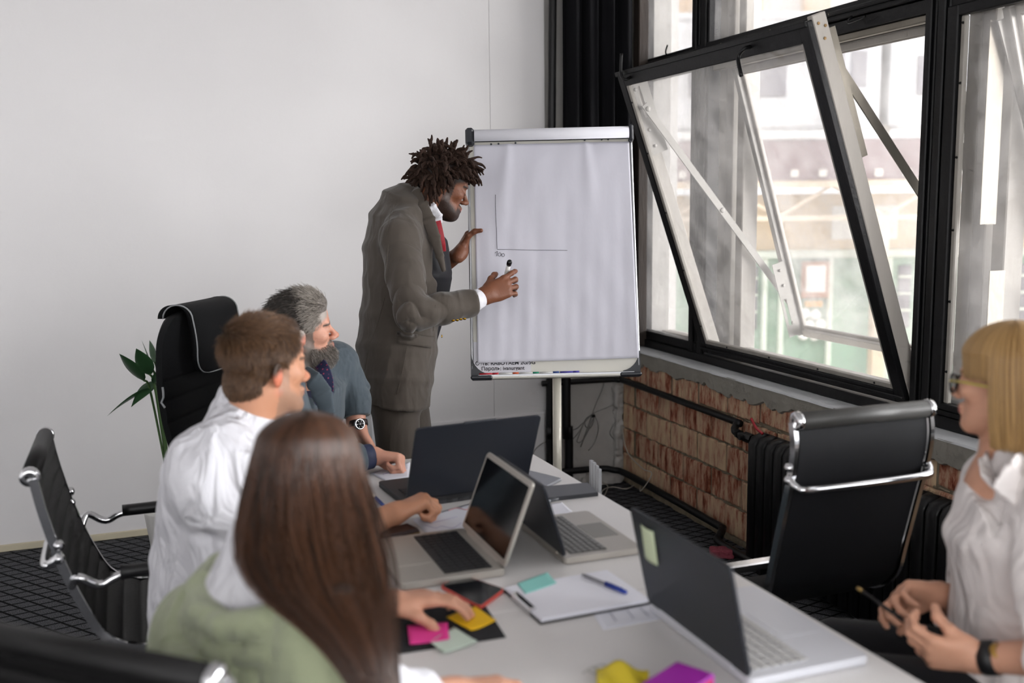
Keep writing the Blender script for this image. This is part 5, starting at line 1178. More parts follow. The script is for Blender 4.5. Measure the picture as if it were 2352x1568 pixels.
fh = PY(871, 991, 4.80); obj('finger_hole', lathe([(.018, -.004), (.018, .001)], 16, (wx0[0]+.08, 4.80, fh[2]), (0, -1, 0)), mat('hole_grey', '8f9190'), ab)

# ================================================================== PEOPLE
RTh = nrm(RT*np.array([1, 1, 0])); FHh = FH
def d3(r, f, u=0.0): return nrm(RTh*r+FHh*f+ZV*u)
def project(V):
    q = V-CAMP; z = q@FW; return 1176+FPX*(q@RT)/z, 784-FPX*(q@UP)/z, z
def surf(V, px, py, rad=5):
    """Point of the surface V seen nearest to the camera around a measured pixel."""
    x, y, z = project(V); m = (np.abs(x-px) < rad)&(np.abs(y-py) < rad)
    if not m.any(): return None
    i = np.where(m)[0]; return P(px, py, float(z[i].min()))
def cutp(S, p, n, r):
    """Flat end: remove what lies beyond plane (p, n) within radius r of p."""
    p = np.array(p, float); n = nrm(n); q = S.reg(p-r, p+r, 0)
    if q is None: return
    sl, X, Y, Z = q; d = (X-p[0])*n[0]+(Y-p[1])*n[1]+(Z-p[2])*n[2]; rr = np.sqrt((X-p[0])**2+(Y-p[1])**2+(Z-p[2])**2)-r
    S.comb(sl, np.maximum(-d, rr), .003, True)
def bounds(pts, pad): p = np.array(pts); return p.min(0)-pad, p.max(0)+pad
def seg_u(V, a, b):
    ab = b-a; t = ((V-a)@ab)/(ab@ab); d = np.linalg.norm(V-a-np.outer(np.clip(t, 0, 1), ab), axis=1); return t, d
def sleeve_folds(V, Q, arms, amp=.006):
    """Creases across the sleeve, strongest round the elbow and armpit."""
    h = np.zeros(len(V)); 
    for (a, b, c, r) in arms:
        for (p, q, t0) in ((a, b, 1.0), (b, c, 0.0)):
            t, d = seg_u(V, p, q); L = np.linalg.norm(q-p); m = np.clip((r*1.9-d)/(r*.8), 0, 1)*(t > -.15)*(t < 1.12)
            ax = nrm(q-p); side = (V-p)-np.outer((V-p)@ax, ax); ang = side@nrm(np.cross(ax, [.3, .5, .8]))
            near = np.exp(-((t-t0)/.30)**2)+.35*np.exp(-((t-(1-t0))/.25)**2)
            ph = t*L/.028+ang*16+2.2*vnoise(V, 9); h += m*near*(np.abs(np.sin(ph))**.7-.6)*amp
    return V+vnormals(V, Q)*h[:, None], Q

# ---------------------------------------------------------------- presenter
def presenter():
    Fd = d3(.96, .28); La = np.cross(ZV, Fd)
    hd = P(1017, 427, 4.02); nb = P(968, 470, 4.03)
    root = thing('person', 'standing person in a taupe suit with short dark dreadlocks drawing on the flipchart', 'person', (float(P(910, 900, 4.05)[0]), float(P(910, 900, 4.05)[1]), 0))
    c = [P(925, 520, 4.06), P(922, 610, 4.07), P(922, 700, 4.07), P(910, 800, 4.07), P(910, 890, 4.07)]
    shN, shF = P(918, 548, 3.86), P(962, 535, 4.24); elN, wrN = P(948, 722, 3.74), P(1108, 682, 3.90); elF, wrF = P(975, 640, 4.36), P(1058, 580, 4.235)
    hpN, hpF = P(905, 905, 3.98), P(925, 905, 4.17); knN = np.array([hpN[0]+.02, hpN[1]-.0, .50]); knF = np.array([hpF[0]+.06, hpF[1]+.03, .50]); anN = np.array([knN[0]-.04, knN[1], .09]); anF = np.array([knF[0]-.03, knF[1]+.02, .09])
    T = head_T(hd, nrm(Fd*.93+ZV*-.36+La*.02), roll=-.03)
    lo, hi = bounds([hd+ZV*.17, wrN+RTh*.22, c[1]-Fd*.2, shN-La*.1, elF+La*.1, anN-ZV*.05, wrF+RT*.16+FHh*.16], .07); lo[2] = .02
    S = Sculpt(lo, hi, .0038); head(S, T, beard=.004, eyes='closed')
    S.cap(hd+T[:3, :3]@np.array([0, -.025, -.06]), nb, .058, .062, .03)
    S.chain([nb, c[0], c[2], c[4]], [.06, .09, .10, .10], .03); S.cap(nb, shN, .05, .045, .03); S.cap(nb, shF, .05, .045, .03)
    S.chain([shN, elN, wrN], [.046, .040, .027], .01); S.chain([shF, elF, wrF], [.046, .042, .029], .01)
    S.chain([c[4], hpN, knN, anN], [.08, .075, .055, .04], .02); S.chain([c[4], hpF, knF, anF], [.08, .075, .055, .04], .02)
    HT = hand_T(wrN+RTh*.012+UP*.006, RT*.86+UP*.40+FW*.28, FW*1.0+UP*-.10, 1.06)
    tips = hand(S, HT, curl=(.42, .72, .80, .70), thumb=(.62, .55), spread=.13, side=-1, joint=(.7, 1.15, .6))
    HT2 = hand_T(wrF, UP*.62+FW*.62+RT*.30, RT*1.0-FW*.1, 1.0)
    tips2 = hand(S, HT2, curl=(.35, .35, .35, .4), thumb=(1.05, .75), spread=.06, side=1)
    V, Q = S.mesh()
    C = skin_colors(V, T, '744731', lip='9c5a52', ear='744731', beard='2a1a12', brow='1d120c', scalp='1c120d', beard_top=-.052)
    q = to_local(V, HT); q2 = to_local(V, HT2)
    obj('body', (V, Q), skin_mat('skin_dark'), root, True, colors=C)
    # jacket
    lo2, hi2 = bounds([c[0]+ZV*.16, wrN, elN, elF, wrF, c[3]-Fd*.2, shN-La*.1, elF+La*.1, hpN-ZV*.05], .11)
    J = Sculpt(lo2, hi2, .0042)
    secs = [(P(936, 437, 4.05), (.075, .045)), (P(922, 462, 4.05), (.135, .085)), (P(917, 500, 4.06), (.185, .118)), (P(921, 565, 4.07), (.200, .150)), (P(926, 650, 4.07), (.19, .158)), (P(918, 730, 4.07), (.185, .158)), (P(912, 800, 4.07), (.19, .160)), (P(908, 870, 4.06), (.195, .145)), (P(905, 940, 4.06), (.20, .135))]
    for (a, ra), (b, rb) in zip(secs[:-1], secs[1:]): J.ecap(a, b, ra, rb, La, .02, .35)
    for n_, e_, w_, k in ((shN, elN, P(1088, 694, 3.845), 0), (shF, elF, P(1015, 592, 4.30), 1)):
        J.ell(n_+ZV*-.005, (.075, .072, .072), .05); J.chain([n_, (n_+e_)/2+RT*-.003, e_, (e_+w_)/2, w_], [.074, .066, .057, .053, .048], .018)
        cutp(J, w_, w_-e_, .075)
    J.cap(P(948, 462, 4.06)-La*.02, shN+ZV*.025, .055, .05, .05); J.cap(P(955, 462, 4.06)+La*.02, shF+ZV*.02, .055, .05, .05)
    J.cap(hd+T[:3, :3]@np.array([0, -.03, -.06]), nb+Fd*.06-ZV*.03, .054, .060, .0, sub=True)
    hem = P(905, 918, 4.06); cutp(J, hem-ZV*.005, -ZV+Fd*-.10, .30)
    V2, Q2 = J.mesh(); t_, d_ = seg_u(V2, c[0], c[4]); 
    V2, Q2 = folds(V2, Q2, .006, 6, (1, 1, .4), ridge=False); V2, Q2 = folds(V2, Q2, .0035, 13, (1.2, 1.2, .5), ridge=True); V2, Q2 = sleeve_folds(V2, Q2, [(shN, elN, wrN, .06), (shF, elF, wrF, .06)], .015)
    suit = mat('taupe_suit', '4a433c', rough=.75, var=.07, scale=160, bump=.12, bscale=600, wrinkle=.18, wscale=9, sheen=.2, spec=.25)
    jk = obj('jacket', (V2, Q2), suit, root, True)
    # back vent and side seam: thin dark creases as raised piping
    seam_m = mat('suit_seam', '4a433a', rough=.8)
    def on_jacket(name, pts, r, m=seam_m, off=.0005):
        q_ = [surf(V2, *p, 7) for p in pts]; q_ = [a for a in q_ if a is not None]
        if len(q_) > 1: obj(name, tube(spline(np.array(q_)-FW*off, 4), r, 5), m, jk, True)
    on_jacket('seam', [(892, 560), (888, 620), (886, 670), (868, 740), (850, 790), (838, 850)], .0014); on_jacket('seam', [(935, 795), (925, 850), (912, 905)], .0011)
    on_jacket('seam', [(905, 470), (895, 500), (888, 540)], .001); on_jacket('seam', [(1000, 700), (995, 760)], .001)
    def flap_pt(u, v):
        px, py = 912+u*(85-6*v), 761+12*u+27*v-1.5*u*v; q_ = surf(V2, px, py, 6); return (q_ if q_ is not None else P(px, py, 3.86))-FW*(.0045+.0025*v)
    obj('pocket_flap', grid(flap_pt, 12, 4, .004, -FW), suit, jk, True); obj('seam', tube([flap_pt(u, 0)-FW*.001 for u in np.linspace(0, 1, 12)], .0013, 5), seam_m, jk, True)
    gold = mat('gold_button', 'c99a2a', rough=.25, metal=1.0)
    for (px, py, r_) in ((1019, 641, .0085),):
        p_ = surf(V2, px, py, 9)
        if p_ is None: p_ = P(px, py, 3.95)
        obj('gold_button', lathe([(r_, 0), (r_, .002), (r_*.5, .004), (0, .0045)], 14, p_-RT*.002, nrm(-FW+RT*.4)), gold, jk, True)
    for k, (px, py) in enumerate(((1041, 738), (1050, 737), (1058.5, 735), (1067, 734))):
        p_ = surf(V2, px, py-6, 8); p_ = P(px, py, 3.80) if p_ is None else p_; obj('gold_button', lathe([(.0065, 0), (.0065, .002), (.003, .004), (0, .0045)], 12, p_-FW*.002-UP*.006, nrm(-FW*.5-UP)), gold, jk, True)
    p_ = P(1014, 772, 3.98); obj('gold_button', lathe([(.0065, 0), (.0065, .002), (.003, .004)], 12, p_, RTh), gold, jk, True)
    # black waistcoat front under the open jacket
    VS = Sculpt(lo2, hi2, .005)
    vs = [(P(966, 500, 4.05), (.09, .07)), (P(956, 560, 4.05), (.12, .125)), (P(962, 630, 4.06), (.13, .133)), (P(952, 700, 4.07), (.12, .130)), (P(938, 775, 4.07), (.10, .115))]
    for (a, ra), (b, rb) in zip(vs[:-1], vs[1:]): VS.ecap(a, b, ra, rb, La, .02, .3)
    VS.cap(hd+T[:3, :3]@np.array([0, -.03, -.06]), nb+Fd*.06-ZV*.03, .052, .058, .0, sub=True)
    Vv, Qv = VS.mesh(); obj('waistcoat', (Vv, Qv), mat('black_lining', '131318', rough=.6, spec=.25), root, True)
    # collar and lapel of the jacket, white shirt collar, tie, cuff
    K = Sculpt(*bounds([P(930, 400, 3.9), P(1045, 660, 3.8), P(1010, 500, 4.2)], .06), .0035)
    lp = [P(944, 424, 4.02), P(955, 440, 3.955), P(970, 470, 3.925), P(984, 505, 3.912), P(998, 545, 3.915), P(1010, 588, 3.93), P(1019, 622, 3.945)]; wd_ = [.018, .020, .023, .026, .022, .015, .008]
    for i in range(len(lp)-1):
        ax = nrm(lp[i+1]-lp[i]); la = nrm(np.cross(ax, -FW)); K.ecap(lp[i], lp[i+1], (wd_[i], .0065), (wd_[i+1], .0065), la, .012, .6)
    K.ecap(P(946, 428, 4.02), P(958, 440, 4.12), (.022, .010), (.022, .010), ZV, .01)
    Vk, Qk = K.mesh(); lpo = obj('lapel', (Vk, Qk), suit, jk, True)
    obj('lapel_edge', tube(spline([a_+RT*w_*.92+FW*.002 for a_, w_ in zip(lp[1:], wd_[1:])], 5), .0022, 6), MATS['suit_seam'], jk, True)
    shirt_w = mat('white_shirt', 'd6d5da', rough=.7, var=.02, scale=60, bump=.1, bscale=400, wrinkle=.8, wscale=12)
    K = Sculpt(*bounds([P(950, 430, 3.9), P(1020, 530, 4.1), P(1000, 470, 4.1)], .06), .003)
    ring = [P(958, 444, 4.03), P(972, 456, 3.965), P(988, 478, 3.952), P(1002, 500, 3.965), P(1008, 512, 4.0)]
    for i in range(4):
        ax = nrm(ring[i+1]-ring[i]); la = nrm(np.cross(ax, -FW)); K.ecap(ring[i], ring[i+1], (.026, .0075), (.026 if i < 3 else .016, .0075), la, .01, .6)
    K.ecap(P(958, 444, 4.03), P(985, 470, 4.10), (.02, .006), (.02, .006), ZV, .01); K.ecap(P(985, 470, 4.10), P(1010, 505, 4.03), (.02, .006), (.016, .006), ZV, .01)
    Vk, Qk = K.mesh(); obj('shirt_collar', (Vk, Qk), shirt_w, root, True)
    tie = mat('red_tie', 'a3202e', rough=.5, sheen=.2, var=.1, scale=80)
    obj('tie', merge(tube(spline([P(1006, 508, 3.935), P(1011, 530, 3.93), P(1016, 556, 3.935), P(1018, 576, 3.95)], 6), 1, flat=(.022, .012), up=-FW)), tie, root)
    a = P(1084, 695, 3.842); b = P(1099, 686, 3.868); ax = nrm(b-a)
    obj('shirt_cuff', lathe([(.036, 0), (.0395, .004), (.0385, np.linalg.norm(b-a)+.004), (.034, np.linalg.norm(b-a)+.006), (.030, .0)], 26, a, ax), shirt_w, root, True)
    # trousers and shoes
    K = Sculpt(*bounds([hpN+ZV*.1, anN-ZV*.05, hpF+La*.05, anF], .15), .0055)
    K.ecap(P(908, 850, 4.07), P(908, 925, 4.07), (.16, .12), (.165, .125), La, .03, .4)
    for h_, k_, a_ in ((hpN, knN, anN), (hpF, knF, anF)): K.ecap(h_, k_, (.088, .098), (.072, .082), La, .03, .5); K.ecap(k_, a_+ZV*-.02, (.070, .080), (.060, .078), La, .02, .3)
    Vt, Qt = K.mesh(); Vt, Qt = folds(Vt, Qt, .005, 6, (1, 1, .25), ridge=False); obj('trousers', (Vt, Qt), suit, root, True)
    for a_ in (anN, anF):
        f_ = np.array([a_[0], a_[1], .03]); K = Sculpt(*bounds([f_-Fd*.12, f_+Fd*.2], .09), .005); K.ecap(f_-Fd*.06, f_+Fd*.13, (.04, .028), (.046, .024), La, .01, .9); K.cap(a_, f_+ZV*.02, .045, .04, .02); Vs_, Qs_ = K.mesh(); obj('shoe', (Vs_, Qs_), mat('black_shoe', '15120f', rough=.3), root, True)
    # closed-eye lashes
    for x in (-1, 1): obj('eyelash', tube(spline([T[:3, :3]@np.array(p)+hd for p in ((x*.044, .085, -.001), (x*.036, .0895, -.0045), (x*.026, .0895, -.005), (x*.019, .086, -.003))], 5), .0009, 5), mat('lash', '120c09'), root)
    # dreadlocks
    g = np.random.default_rng(21); Vd = []; Fd_ = []; n0 = 0; cnt = 0; M = T; ctr = np.array([0, -.014, .045]); er = np.array([.076, .097, .081])
    while cnt < 300:
        u = g.normal(size=3); u /= np.linalg.norm(u); q_ = ctr+u*er
        if q_[1] > .066 and q_[2] < .078: continue
        if q_[2] < .035 and q_[1] > .0: continue
        if q_[2] < .0 and q_[1] > -.04: continue
        if q_[2] < -.045: continue
        nloc = nrm(u/er); nw = M[:3, :3]@nloc; p = M[:3, :3]@q_+hd-nw*.006
        topness = max(0, nloc[2]); L_ = g.uniform(.085, .15)*(.78+.22*(1-topness))*(.95 if q_[1] > .02 else .78); rr = g.uniform(.0052, .0086); k = 9; pts = [p]; dirv = nw*.9+g.normal(size=3)*.45+ZV*(-.12)+Fd*.52
        spiky = g.random() < .16
        if spiky: dirv = nw+ZV*.5*topness+g.normal(size=3)*.25; L_ *= .85
        dirv = nrm(dirv); w1 = g.normal(size=3)*.3
        for i in range(1, k):
            fall = (.36 if not spiky else .12); dirv = nrm(dirv+ZV*-fall*(i/k)*1.1+np.array([math.sin(i*1.9+w1[0]*9), math.cos(i*1.5+w1[1]*9), math.sin(i*1.1+w1[2]*7)])*.30)
            q2_ = pts[-1]+dirv*L_/(k-1); ql = (np.linalg.inv(M)[:3, :3]@(q2_-hd)-ctr)/(er*1.02); l_ = np.linalg.norm(ql)
            if l_ < 1: ql = ql/l_; q2_ = M[:3, :3]@(ctr+ql*er*1.02)+hd
            ql = np.linalg.inv(M)[:3, :3]@(q2_-hd)
            if ql[1] > .012 and ql[2] < .050-.1*max(0, .05-ql[1]) and abs(ql[0]) < .125: q2_ = pts[-1]+(nw*.5+Fd*.5+ZV*.35)*.0035
            pts.append(q2_)
        r_ = rr*np.array([1, 1.05, 1.1, 1.0, 1.05, .95, .85, .7, .35])*g.uniform(.85, 1.15, 9); v, f = tube(spline(pts, 2), np.interp(np.linspace(0, 8, 17), np.arange(9), r_)*g.uniform(.85, 1.15, 17), 6)
        Vd.append(v); Fd_ += [[a+n0 for a in q] for q in f]; n0 += len(v); cnt += 1
    o = obj('dreadlocks', (np.vstack(Vd), Fd_), mat('dread_hair', '3a271e', rough=.75, var=.5, scale=70, bump=.9, bscale=300, spec=.3), root, True)
    # the pen he writes with
    c_ = P(1170, 603, 3.93); e_ = P(1160, 640, 4.02); mk_ = thing('marker', 'white felt marker with a black cap held by the standing person', 'marker', tuple(c_))
    d_ = nrm(e_-c_); obj('barrel', tube([c_+d_*.012, c_+d_*.13], .0085, 12), mat('marker_white', 'e4e2df', rough=.35), mk_, True); obj('cap', lathe([(0, -.012), (.007, -.011), (.010, -.006), (.0105, .004), (.0095, .014)], 14, c_, d_), mat('marker_cap', '0d0d10', rough=.25), mk_, True)
presenter()

# ---------------------------------------------------------------- grey-haired man at the far end
def older_man():
    Fd = d3(.88, -.46); La = np.cross(ZV, Fd); hf = d3(.95, .26, .04)
    hd = P(694, 757, 3.45); nb = P(690, 858, 3.50)
    root = thing('person', 'grey-haired bearded person in a blue-grey suit seated in the executive chair', 'person', (.42, 3.62, 0))
    shN, shF = P(640, 885, 3.34), P(772, 838, 3.70); elN = P(705, 1075, 3.20); fist = PZ(900, 1042, .790); wrN = fist-nrm(fist-elN)*.075+ZV*.004; wrF = P(822, 975, 3.74); elF = P(812, 905, 3.76)
    ch = P(690, 960, 3.56); hp = np.array([.40, 3.60, .56]); knN = hp+Fd*.44-La*.10-ZV*.03; knF = hp+Fd*.44+La*.12-ZV*.03; anN = np.array([knN[0]+.02, knN[1], .09]); anF = np.array([knF[0]+.02, knF[1], .09])
    T = head_T(hd, hf, roll=-.20)
    lo, hi = bounds([hd+ZV*.16, hp-Fd*.15-La*.2, wrF+ZV*-.1, fist+RT*.1, anN, anF, knN, knF, elN, elF], .09); lo[2] = .02
    S = Sculpt(lo, hi, .0042); head(S, T, beard=.007)
    S.cap(hd+T[:3, :3]@np.array([0, -.025, -.06]), nb, .057, .062, .03); S.chain([nb, ch, hp], [.07, .12, .12], .03); S.cap(nb, shN, .05, .05, .03); S.cap(nb, shF, .05, .05, .03)
    S.chain([shN, elN, wrN], [.048, .042, .031], .01); S.chain([shF, elF, wrF], [.048, .042, .030], .01)
    S.chain([hp-La*.09, knN, anN], [.085, .058, .042], .02); S.chain([hp+La*.09, knF, anF], [.085, .058, .042], .02)
    fw = nrm(fist-wrN+RT*.02)
    hand(S, hand_T(wrN, nrm(RT*.98+FW*.12+UP*-.08), -ZV*.9-FW*.35, 1.03), curl=(1.5, 1.5, 1.5, 1.45), thumb=(.35, 1.1), spread=.03, side=-1, joint=(1, 1.1, .6))
    hand(S, hand_T(wrF-ZV*.01, nrm(-ZV*.75+RT*.55-FW*.25), nrm(-FW*.2-RT*.8-ZV*.3), 1.0), curl=(.6, .6, .6, .6), thumb=(.4, .5), spread=.04, side=-1)
    V, Q = S.mesh(); C = skin_colors(V, T, 'c9937d', lip='ab7066', ear='bd7361', beard='6b635c', brow='4b443f', scalp='a79d95', beard_top=-.048)
    obj('body', (V, Q), skin_mat('skin_fair'), root, True, colors=C)
    # jacket
    blue = mat('blue_grey_suit', '4c565d', rough=.75, wrinkle=.3, wscale=9, var=.08, scale=140, bump=.12, bscale=600, sheen=.2, spec=.25)
    J = Sculpt(*bounds([nb+ZV*.05, hp-Fd*.15-La*.25-ZV*.1, wrF, fist, shN-La*.1, elN, elF, shF+La*.05], .11), .005)
    for a, ra, b, rb in ((P(688, 872, 3.52), (.11, .075), P(695, 905, 3.53), (.19, .115)), (P(695, 905, 3.53), (.19, .115), ch, (.195, .13)), (ch, (.195, .13), hp+ZV*.05, (.185, .135)), (hp+ZV*.05, (.185, .135), hp-ZV*.06, (.19, .14))): J.ecap(a, b, ra, rb, La, .02, .4)
    cufN = wrN-nrm(wrN-elN)*.035; cufF = P(820, 958, 3.74)
    for a, e, w_ in ((shN, elN, cufN), (shF, elF, cufF)):
        J.ell(a, (.078, .076, .076), .05); J.chain([a, (a+e)/2, e, (e+w_)/2, w_], [.078, .069, .060, .055, .050], .018); cutp(J, w_, w_-e, .08)
    J.cap(P(690, 868, 3.50), shN+ZV*.02, .055, .05, .05); J.cap(P(700, 862, 3.55), shF+ZV*.02, .055, .05, .05)
    J.cap(hd+T[:3, :3]@np.array([0, -.03, -.06]), nb+Fd*.07-ZV*.04, .054, .062, 0, sub=True)
    # V-shaped opening at the chest
    op = [nb+Fd*.10-ZV*.03, P(748, 900, 3.44), P(742, 965, 3.42)]; J.cap(op[0], op[1], .055, .040, .01, sub=True); J.cap(op[1], op[2], .040, .016, .01, sub=True)
    V2, Q2 = J.mesh(); V2, Q2 = folds(V2, Q2, .004, 7, (1, 1, .5), ridge=False); V2, Q2 = sleeve_folds(V2, Q2, [(shN, elN, wrN, .062), (shF, elF, wrF, .062)], .013); jk = obj('jacket', (V2, Q2), blue, root, True)
    K = Sculpt(*bounds([nb+ZV*.06, P(742, 1000, 3.5), ch, shN, shF], .10), .005); navy = mat('navy_shirt', '1b2340', rough=.7, var=.1, scale=50)
    K.ecap(P(695, 895, 3.52), ch, (.15, .105), (.16, .117), La, .02, .4); K.ecap(ch, hp+ZV*.1, (.16, .117), (.15, .118), La, .02, .4); Vn, Qn = K.mesh(); obj('shirt', (Vn, Qn), navy, root, True)
    K = Sculpt(*bounds([nb+ZV*.05, nb-ZV*.05], .12), .0035)
    for i in range(14):
        a0, a1 = 2*math.pi*i/14, 2*math.pi*(i+1)/14; f_ = lambda a: nb+ZV*(.028-.022*math.cos(a))+Fd*(.068*math.cos(a)+.01)+La*.066*math.sin(a); ax = nrm(f_(a1)-f_(a0)); K.ecap(f_(a0), f_(a1), (.020, .005), (.020, .005), ZV, .006, 1)
    Vn, Qn = K.mesh(); obj('shirt_collar', (Vn, Qn), navy, root, True)
    lp = [P(700, 852, 3.40), P(722, 872, 3.36), P(742, 905, 3.35), P(752, 945, 3.36), P(752, 985, 3.38)]
    K = Sculpt(*bounds(lp, .07), .004)
    for i in range(4): ax = nrm(lp[i+1]-lp[i]); K.ecap(lp[i], lp[i+1], ((.022, .030, .034, .026)[i], .006), ((.030, .034, .026, .012)[i], .006), nrm(np.cross(ax, -FW)), .012, .6)
    Vn, Qn = K.mesh(); obj('lapel', (Vn, Qn), blue, jk, True)
    tm = mat('dotted_tie', '23264a', rough=.6); nt = tm.node_tree; b = nt.nodes['Principled BSDF']; vo = N(nt, 'ShaderNodeTexVoronoi'); vo.inputs['Scale'].default_value = 75; tcn = N(nt, 'ShaderNodeTexCoord'); nt.links.new(tcn.outputs['Object'], vo.inputs['Vector'])
    vo.inputs['Randomness'].default_value = .1; mr = N(nt, 'ShaderNodeMapRange'); mr.inputs[1].default_value = .18; mr.inputs[2].default_value = .26; nt.links.new(vo.outputs['Distance'], mr.inputs[0]); mx = N(nt, 'ShaderNodeMix', data_type='RGBA'); mx.inputs[6].default_value = (*lin('b0415a'), 1); mx.inputs[7].default_value = (*lin('20254a'), 1); nt.links.new(mr.outputs[0], mx.inputs[0]); nt.links.new(mx.outputs[2], b.inputs['Base Color'])
    obj('tie', tube(spline([P(736, 835, 3.44), P(744, 850, 3.40), P(751, 872, 3.385), P(752, 895, 3.385), P(745, 925, 3.40)], 6), 1, flat=(.040, .010), up=-FW), tm, root)
    a = wrN-nrm(wrN-elN)*.045; ax = nrm(wrN-elN); obj('shirt_cuff', lathe([(.040, 0), (.043, .005), (.041, .042), (.036, .044), (.03, 0)], 24, a, ax), navy, root, True)
    K = Sculpt(*bounds([hp, anN, anF, knN, knF], .15), .0065)
    for s_, k_, a_ in ((-1, knN, anN), (1, knF, anF)): K.ecap(hp+La*s_*.09, k_, (.095, .09), (.075, .075), La, .04, .8); K.ecap(k_, a_, (.07, .075), (.058, .062), La, .02, .4)
    K.ell(hp-ZV*.0, (.18, .16, .12), .04); Vn, Qn = K.mesh(); obj('trousers', (Vn, Qn), blue, root, True)
    for a_ in (anN, anF):
        f_ = np.array([a_[0], a_[1], .03]); K = Sculpt(*bounds([f_-Fd*.1, f_+Fd*.2], .08), .006); K.ecap(f_-Fd*.05, f_+Fd*.13, (.04, .028), (.046, .024), La, .01, .9); K.cap(a_, f_+ZV*.02, .045, .04, .02); vv = K.mesh(); obj('shoe', vv, MATS['black_shoe'], root, True)
    # wrist watch on the far arm
    wp = P(818, 972, 3.715); wn = nrm(-FW*.75+RT*.6+UP*.15); wa = nrm(cufF-elF)
    obj('watch_strap', lathe([(.034, -.011), (.0365, -.010), (.0365, .010), (.034, .011)], 26, wrF+UP*.004, wa), mat('dark_leather_strap', '2a1d1a', rough=.5), root, True)
    wh = obj('watch_case', lathe([(.017, 0), (.021, .003), (.021, .009), (.018, .011), (.017, .0105)], 24, P(824, 974, 3.70), wn), chrome, root, True); obj('watch_dial', lathe([(.0165, .0106), (.001, .0112)], 24, P(824, 974, 3.70), wn), mat('watch_dial', '2b2a2c', rough=.2), wh, True)
    for k in range(6): a_ = k*math.pi/3; bx_ = nrm(np.cross(wn, ZV)); by_ = np.cross(wn, bx_); pp_ = P(824, 974, 3.70)+wn*.0114+bx_*.012*math.cos(a_)+by_*.012*math.sin(a_); obj('hour_mark', lathe([(.0016, 0), (.0016, .0006)], 6, pp_, wn), mat('mark_white', 'd8d8d8'), wh)
    # hair: short, swept back, silver over dark
    K = Sculpt(*bounds([hd], .16), .004); K.setT(T); K.ell((0, -.016, .050), (.0785, .099, .081), 0); K.ell((0, .045, .095), (.048, .043, .030), .03); K.cap((-.3, .135, -.03), (.3, .135, -.03), .088, .088, .015, sub=True); K.cap((-.3, .03, -.10), (.3, .03, -.10), .088, .088, .012, sub=True); K.setT()
    Vn, Qn = K.mesh(); hq = to_local(Vn, T); cc_ = np.where((hq[:, 1] < .01)[:, None], np.array(lin('2a2623')), np.array(lin('6b645e'))); hb = obj('hair', (Vn, Qn), mat('hair_base_grey', 'ffffff', rough=.7, var=.3, scale=90, attr=True, bump=.5, bscale=200, stretch=(1, .3, 1)), root, True, colors=cc_)
    keep = lambda q: ((q[:, 2] > .015)&(q[:, 1] < .068+.25*np.maximum(q[:, 2]-.06, 0)))|((q[:, 2] > -.055)&(q[:, 1] < -.012))
    comb = lambda q: np.stack([q[:, 0]*.6, -1.0+0*q[:, 0], -.25-.9*np.clip(-q[:, 1]*8, 0, 1)], 1)
    ln = lambda q: .020+.030*np.clip((q[:, 2]-.02)*12, 0, 1)
    hp1 = scalp_hair(T, 5200, ln, comb, lambda q: .25+.9*np.clip((q[:, 1])*14, 0, 1)*(q[:, 2] > .08), keep=lambda q: keep(q)&(q[:, 1] < .025)&(q[:, 2] > .0), noise=.35, seed=3)
    hair_curves('hair_strands', hp1, .0007, hair_mat('hair_dark_grey', '191614', '4f4842'), hb)
    hp1 = scalp_hair(T, 5200, ln, comb, lambda q: .35+1.2*np.clip((q[:, 1])*14, 0, 1)*(q[:, 2] > .08), keep=lambda q: keep(q)&((q[:, 1] > .01)|(q[:, 2] < .02)), noise=.35, seed=4)
    hair_curves('hair_strands', hp1, .0007, hair_mat('hair_silver', '6b635b', 'b5aca2'), hb)
    kb = lambda q: (q[:, 2] < -.045)&(q[:, 1] > .0)
    g = np.random.default_rng(8); ql = to_local(V, T); m = (ql[:, 2] < -.050)&(ql[:, 2] > -.14)&(ql[:, 1] > .02)&(np.abs(ql[:, 0]) < .075)&~((ql[:, 1] > .088)&(ql[:, 2] > -.075)&(np.abs(ql[:, 0]) < .022)); ii = g.choice(np.where(m)[0], 2600); nn = vnormals(V, Q)[ii]
    pts = np.stack([V[ii]+nn*.012*t+(-ZV*.012+hf*.004)*t*t+g.normal(size=(len(ii), 3))*.0015*t for t in (0, .33, .66, 1)], 1); hair_curves('beard', pts, .0006, hair_mat('beard_grey', '2b2622', 'a0978e'), root)
older_man()

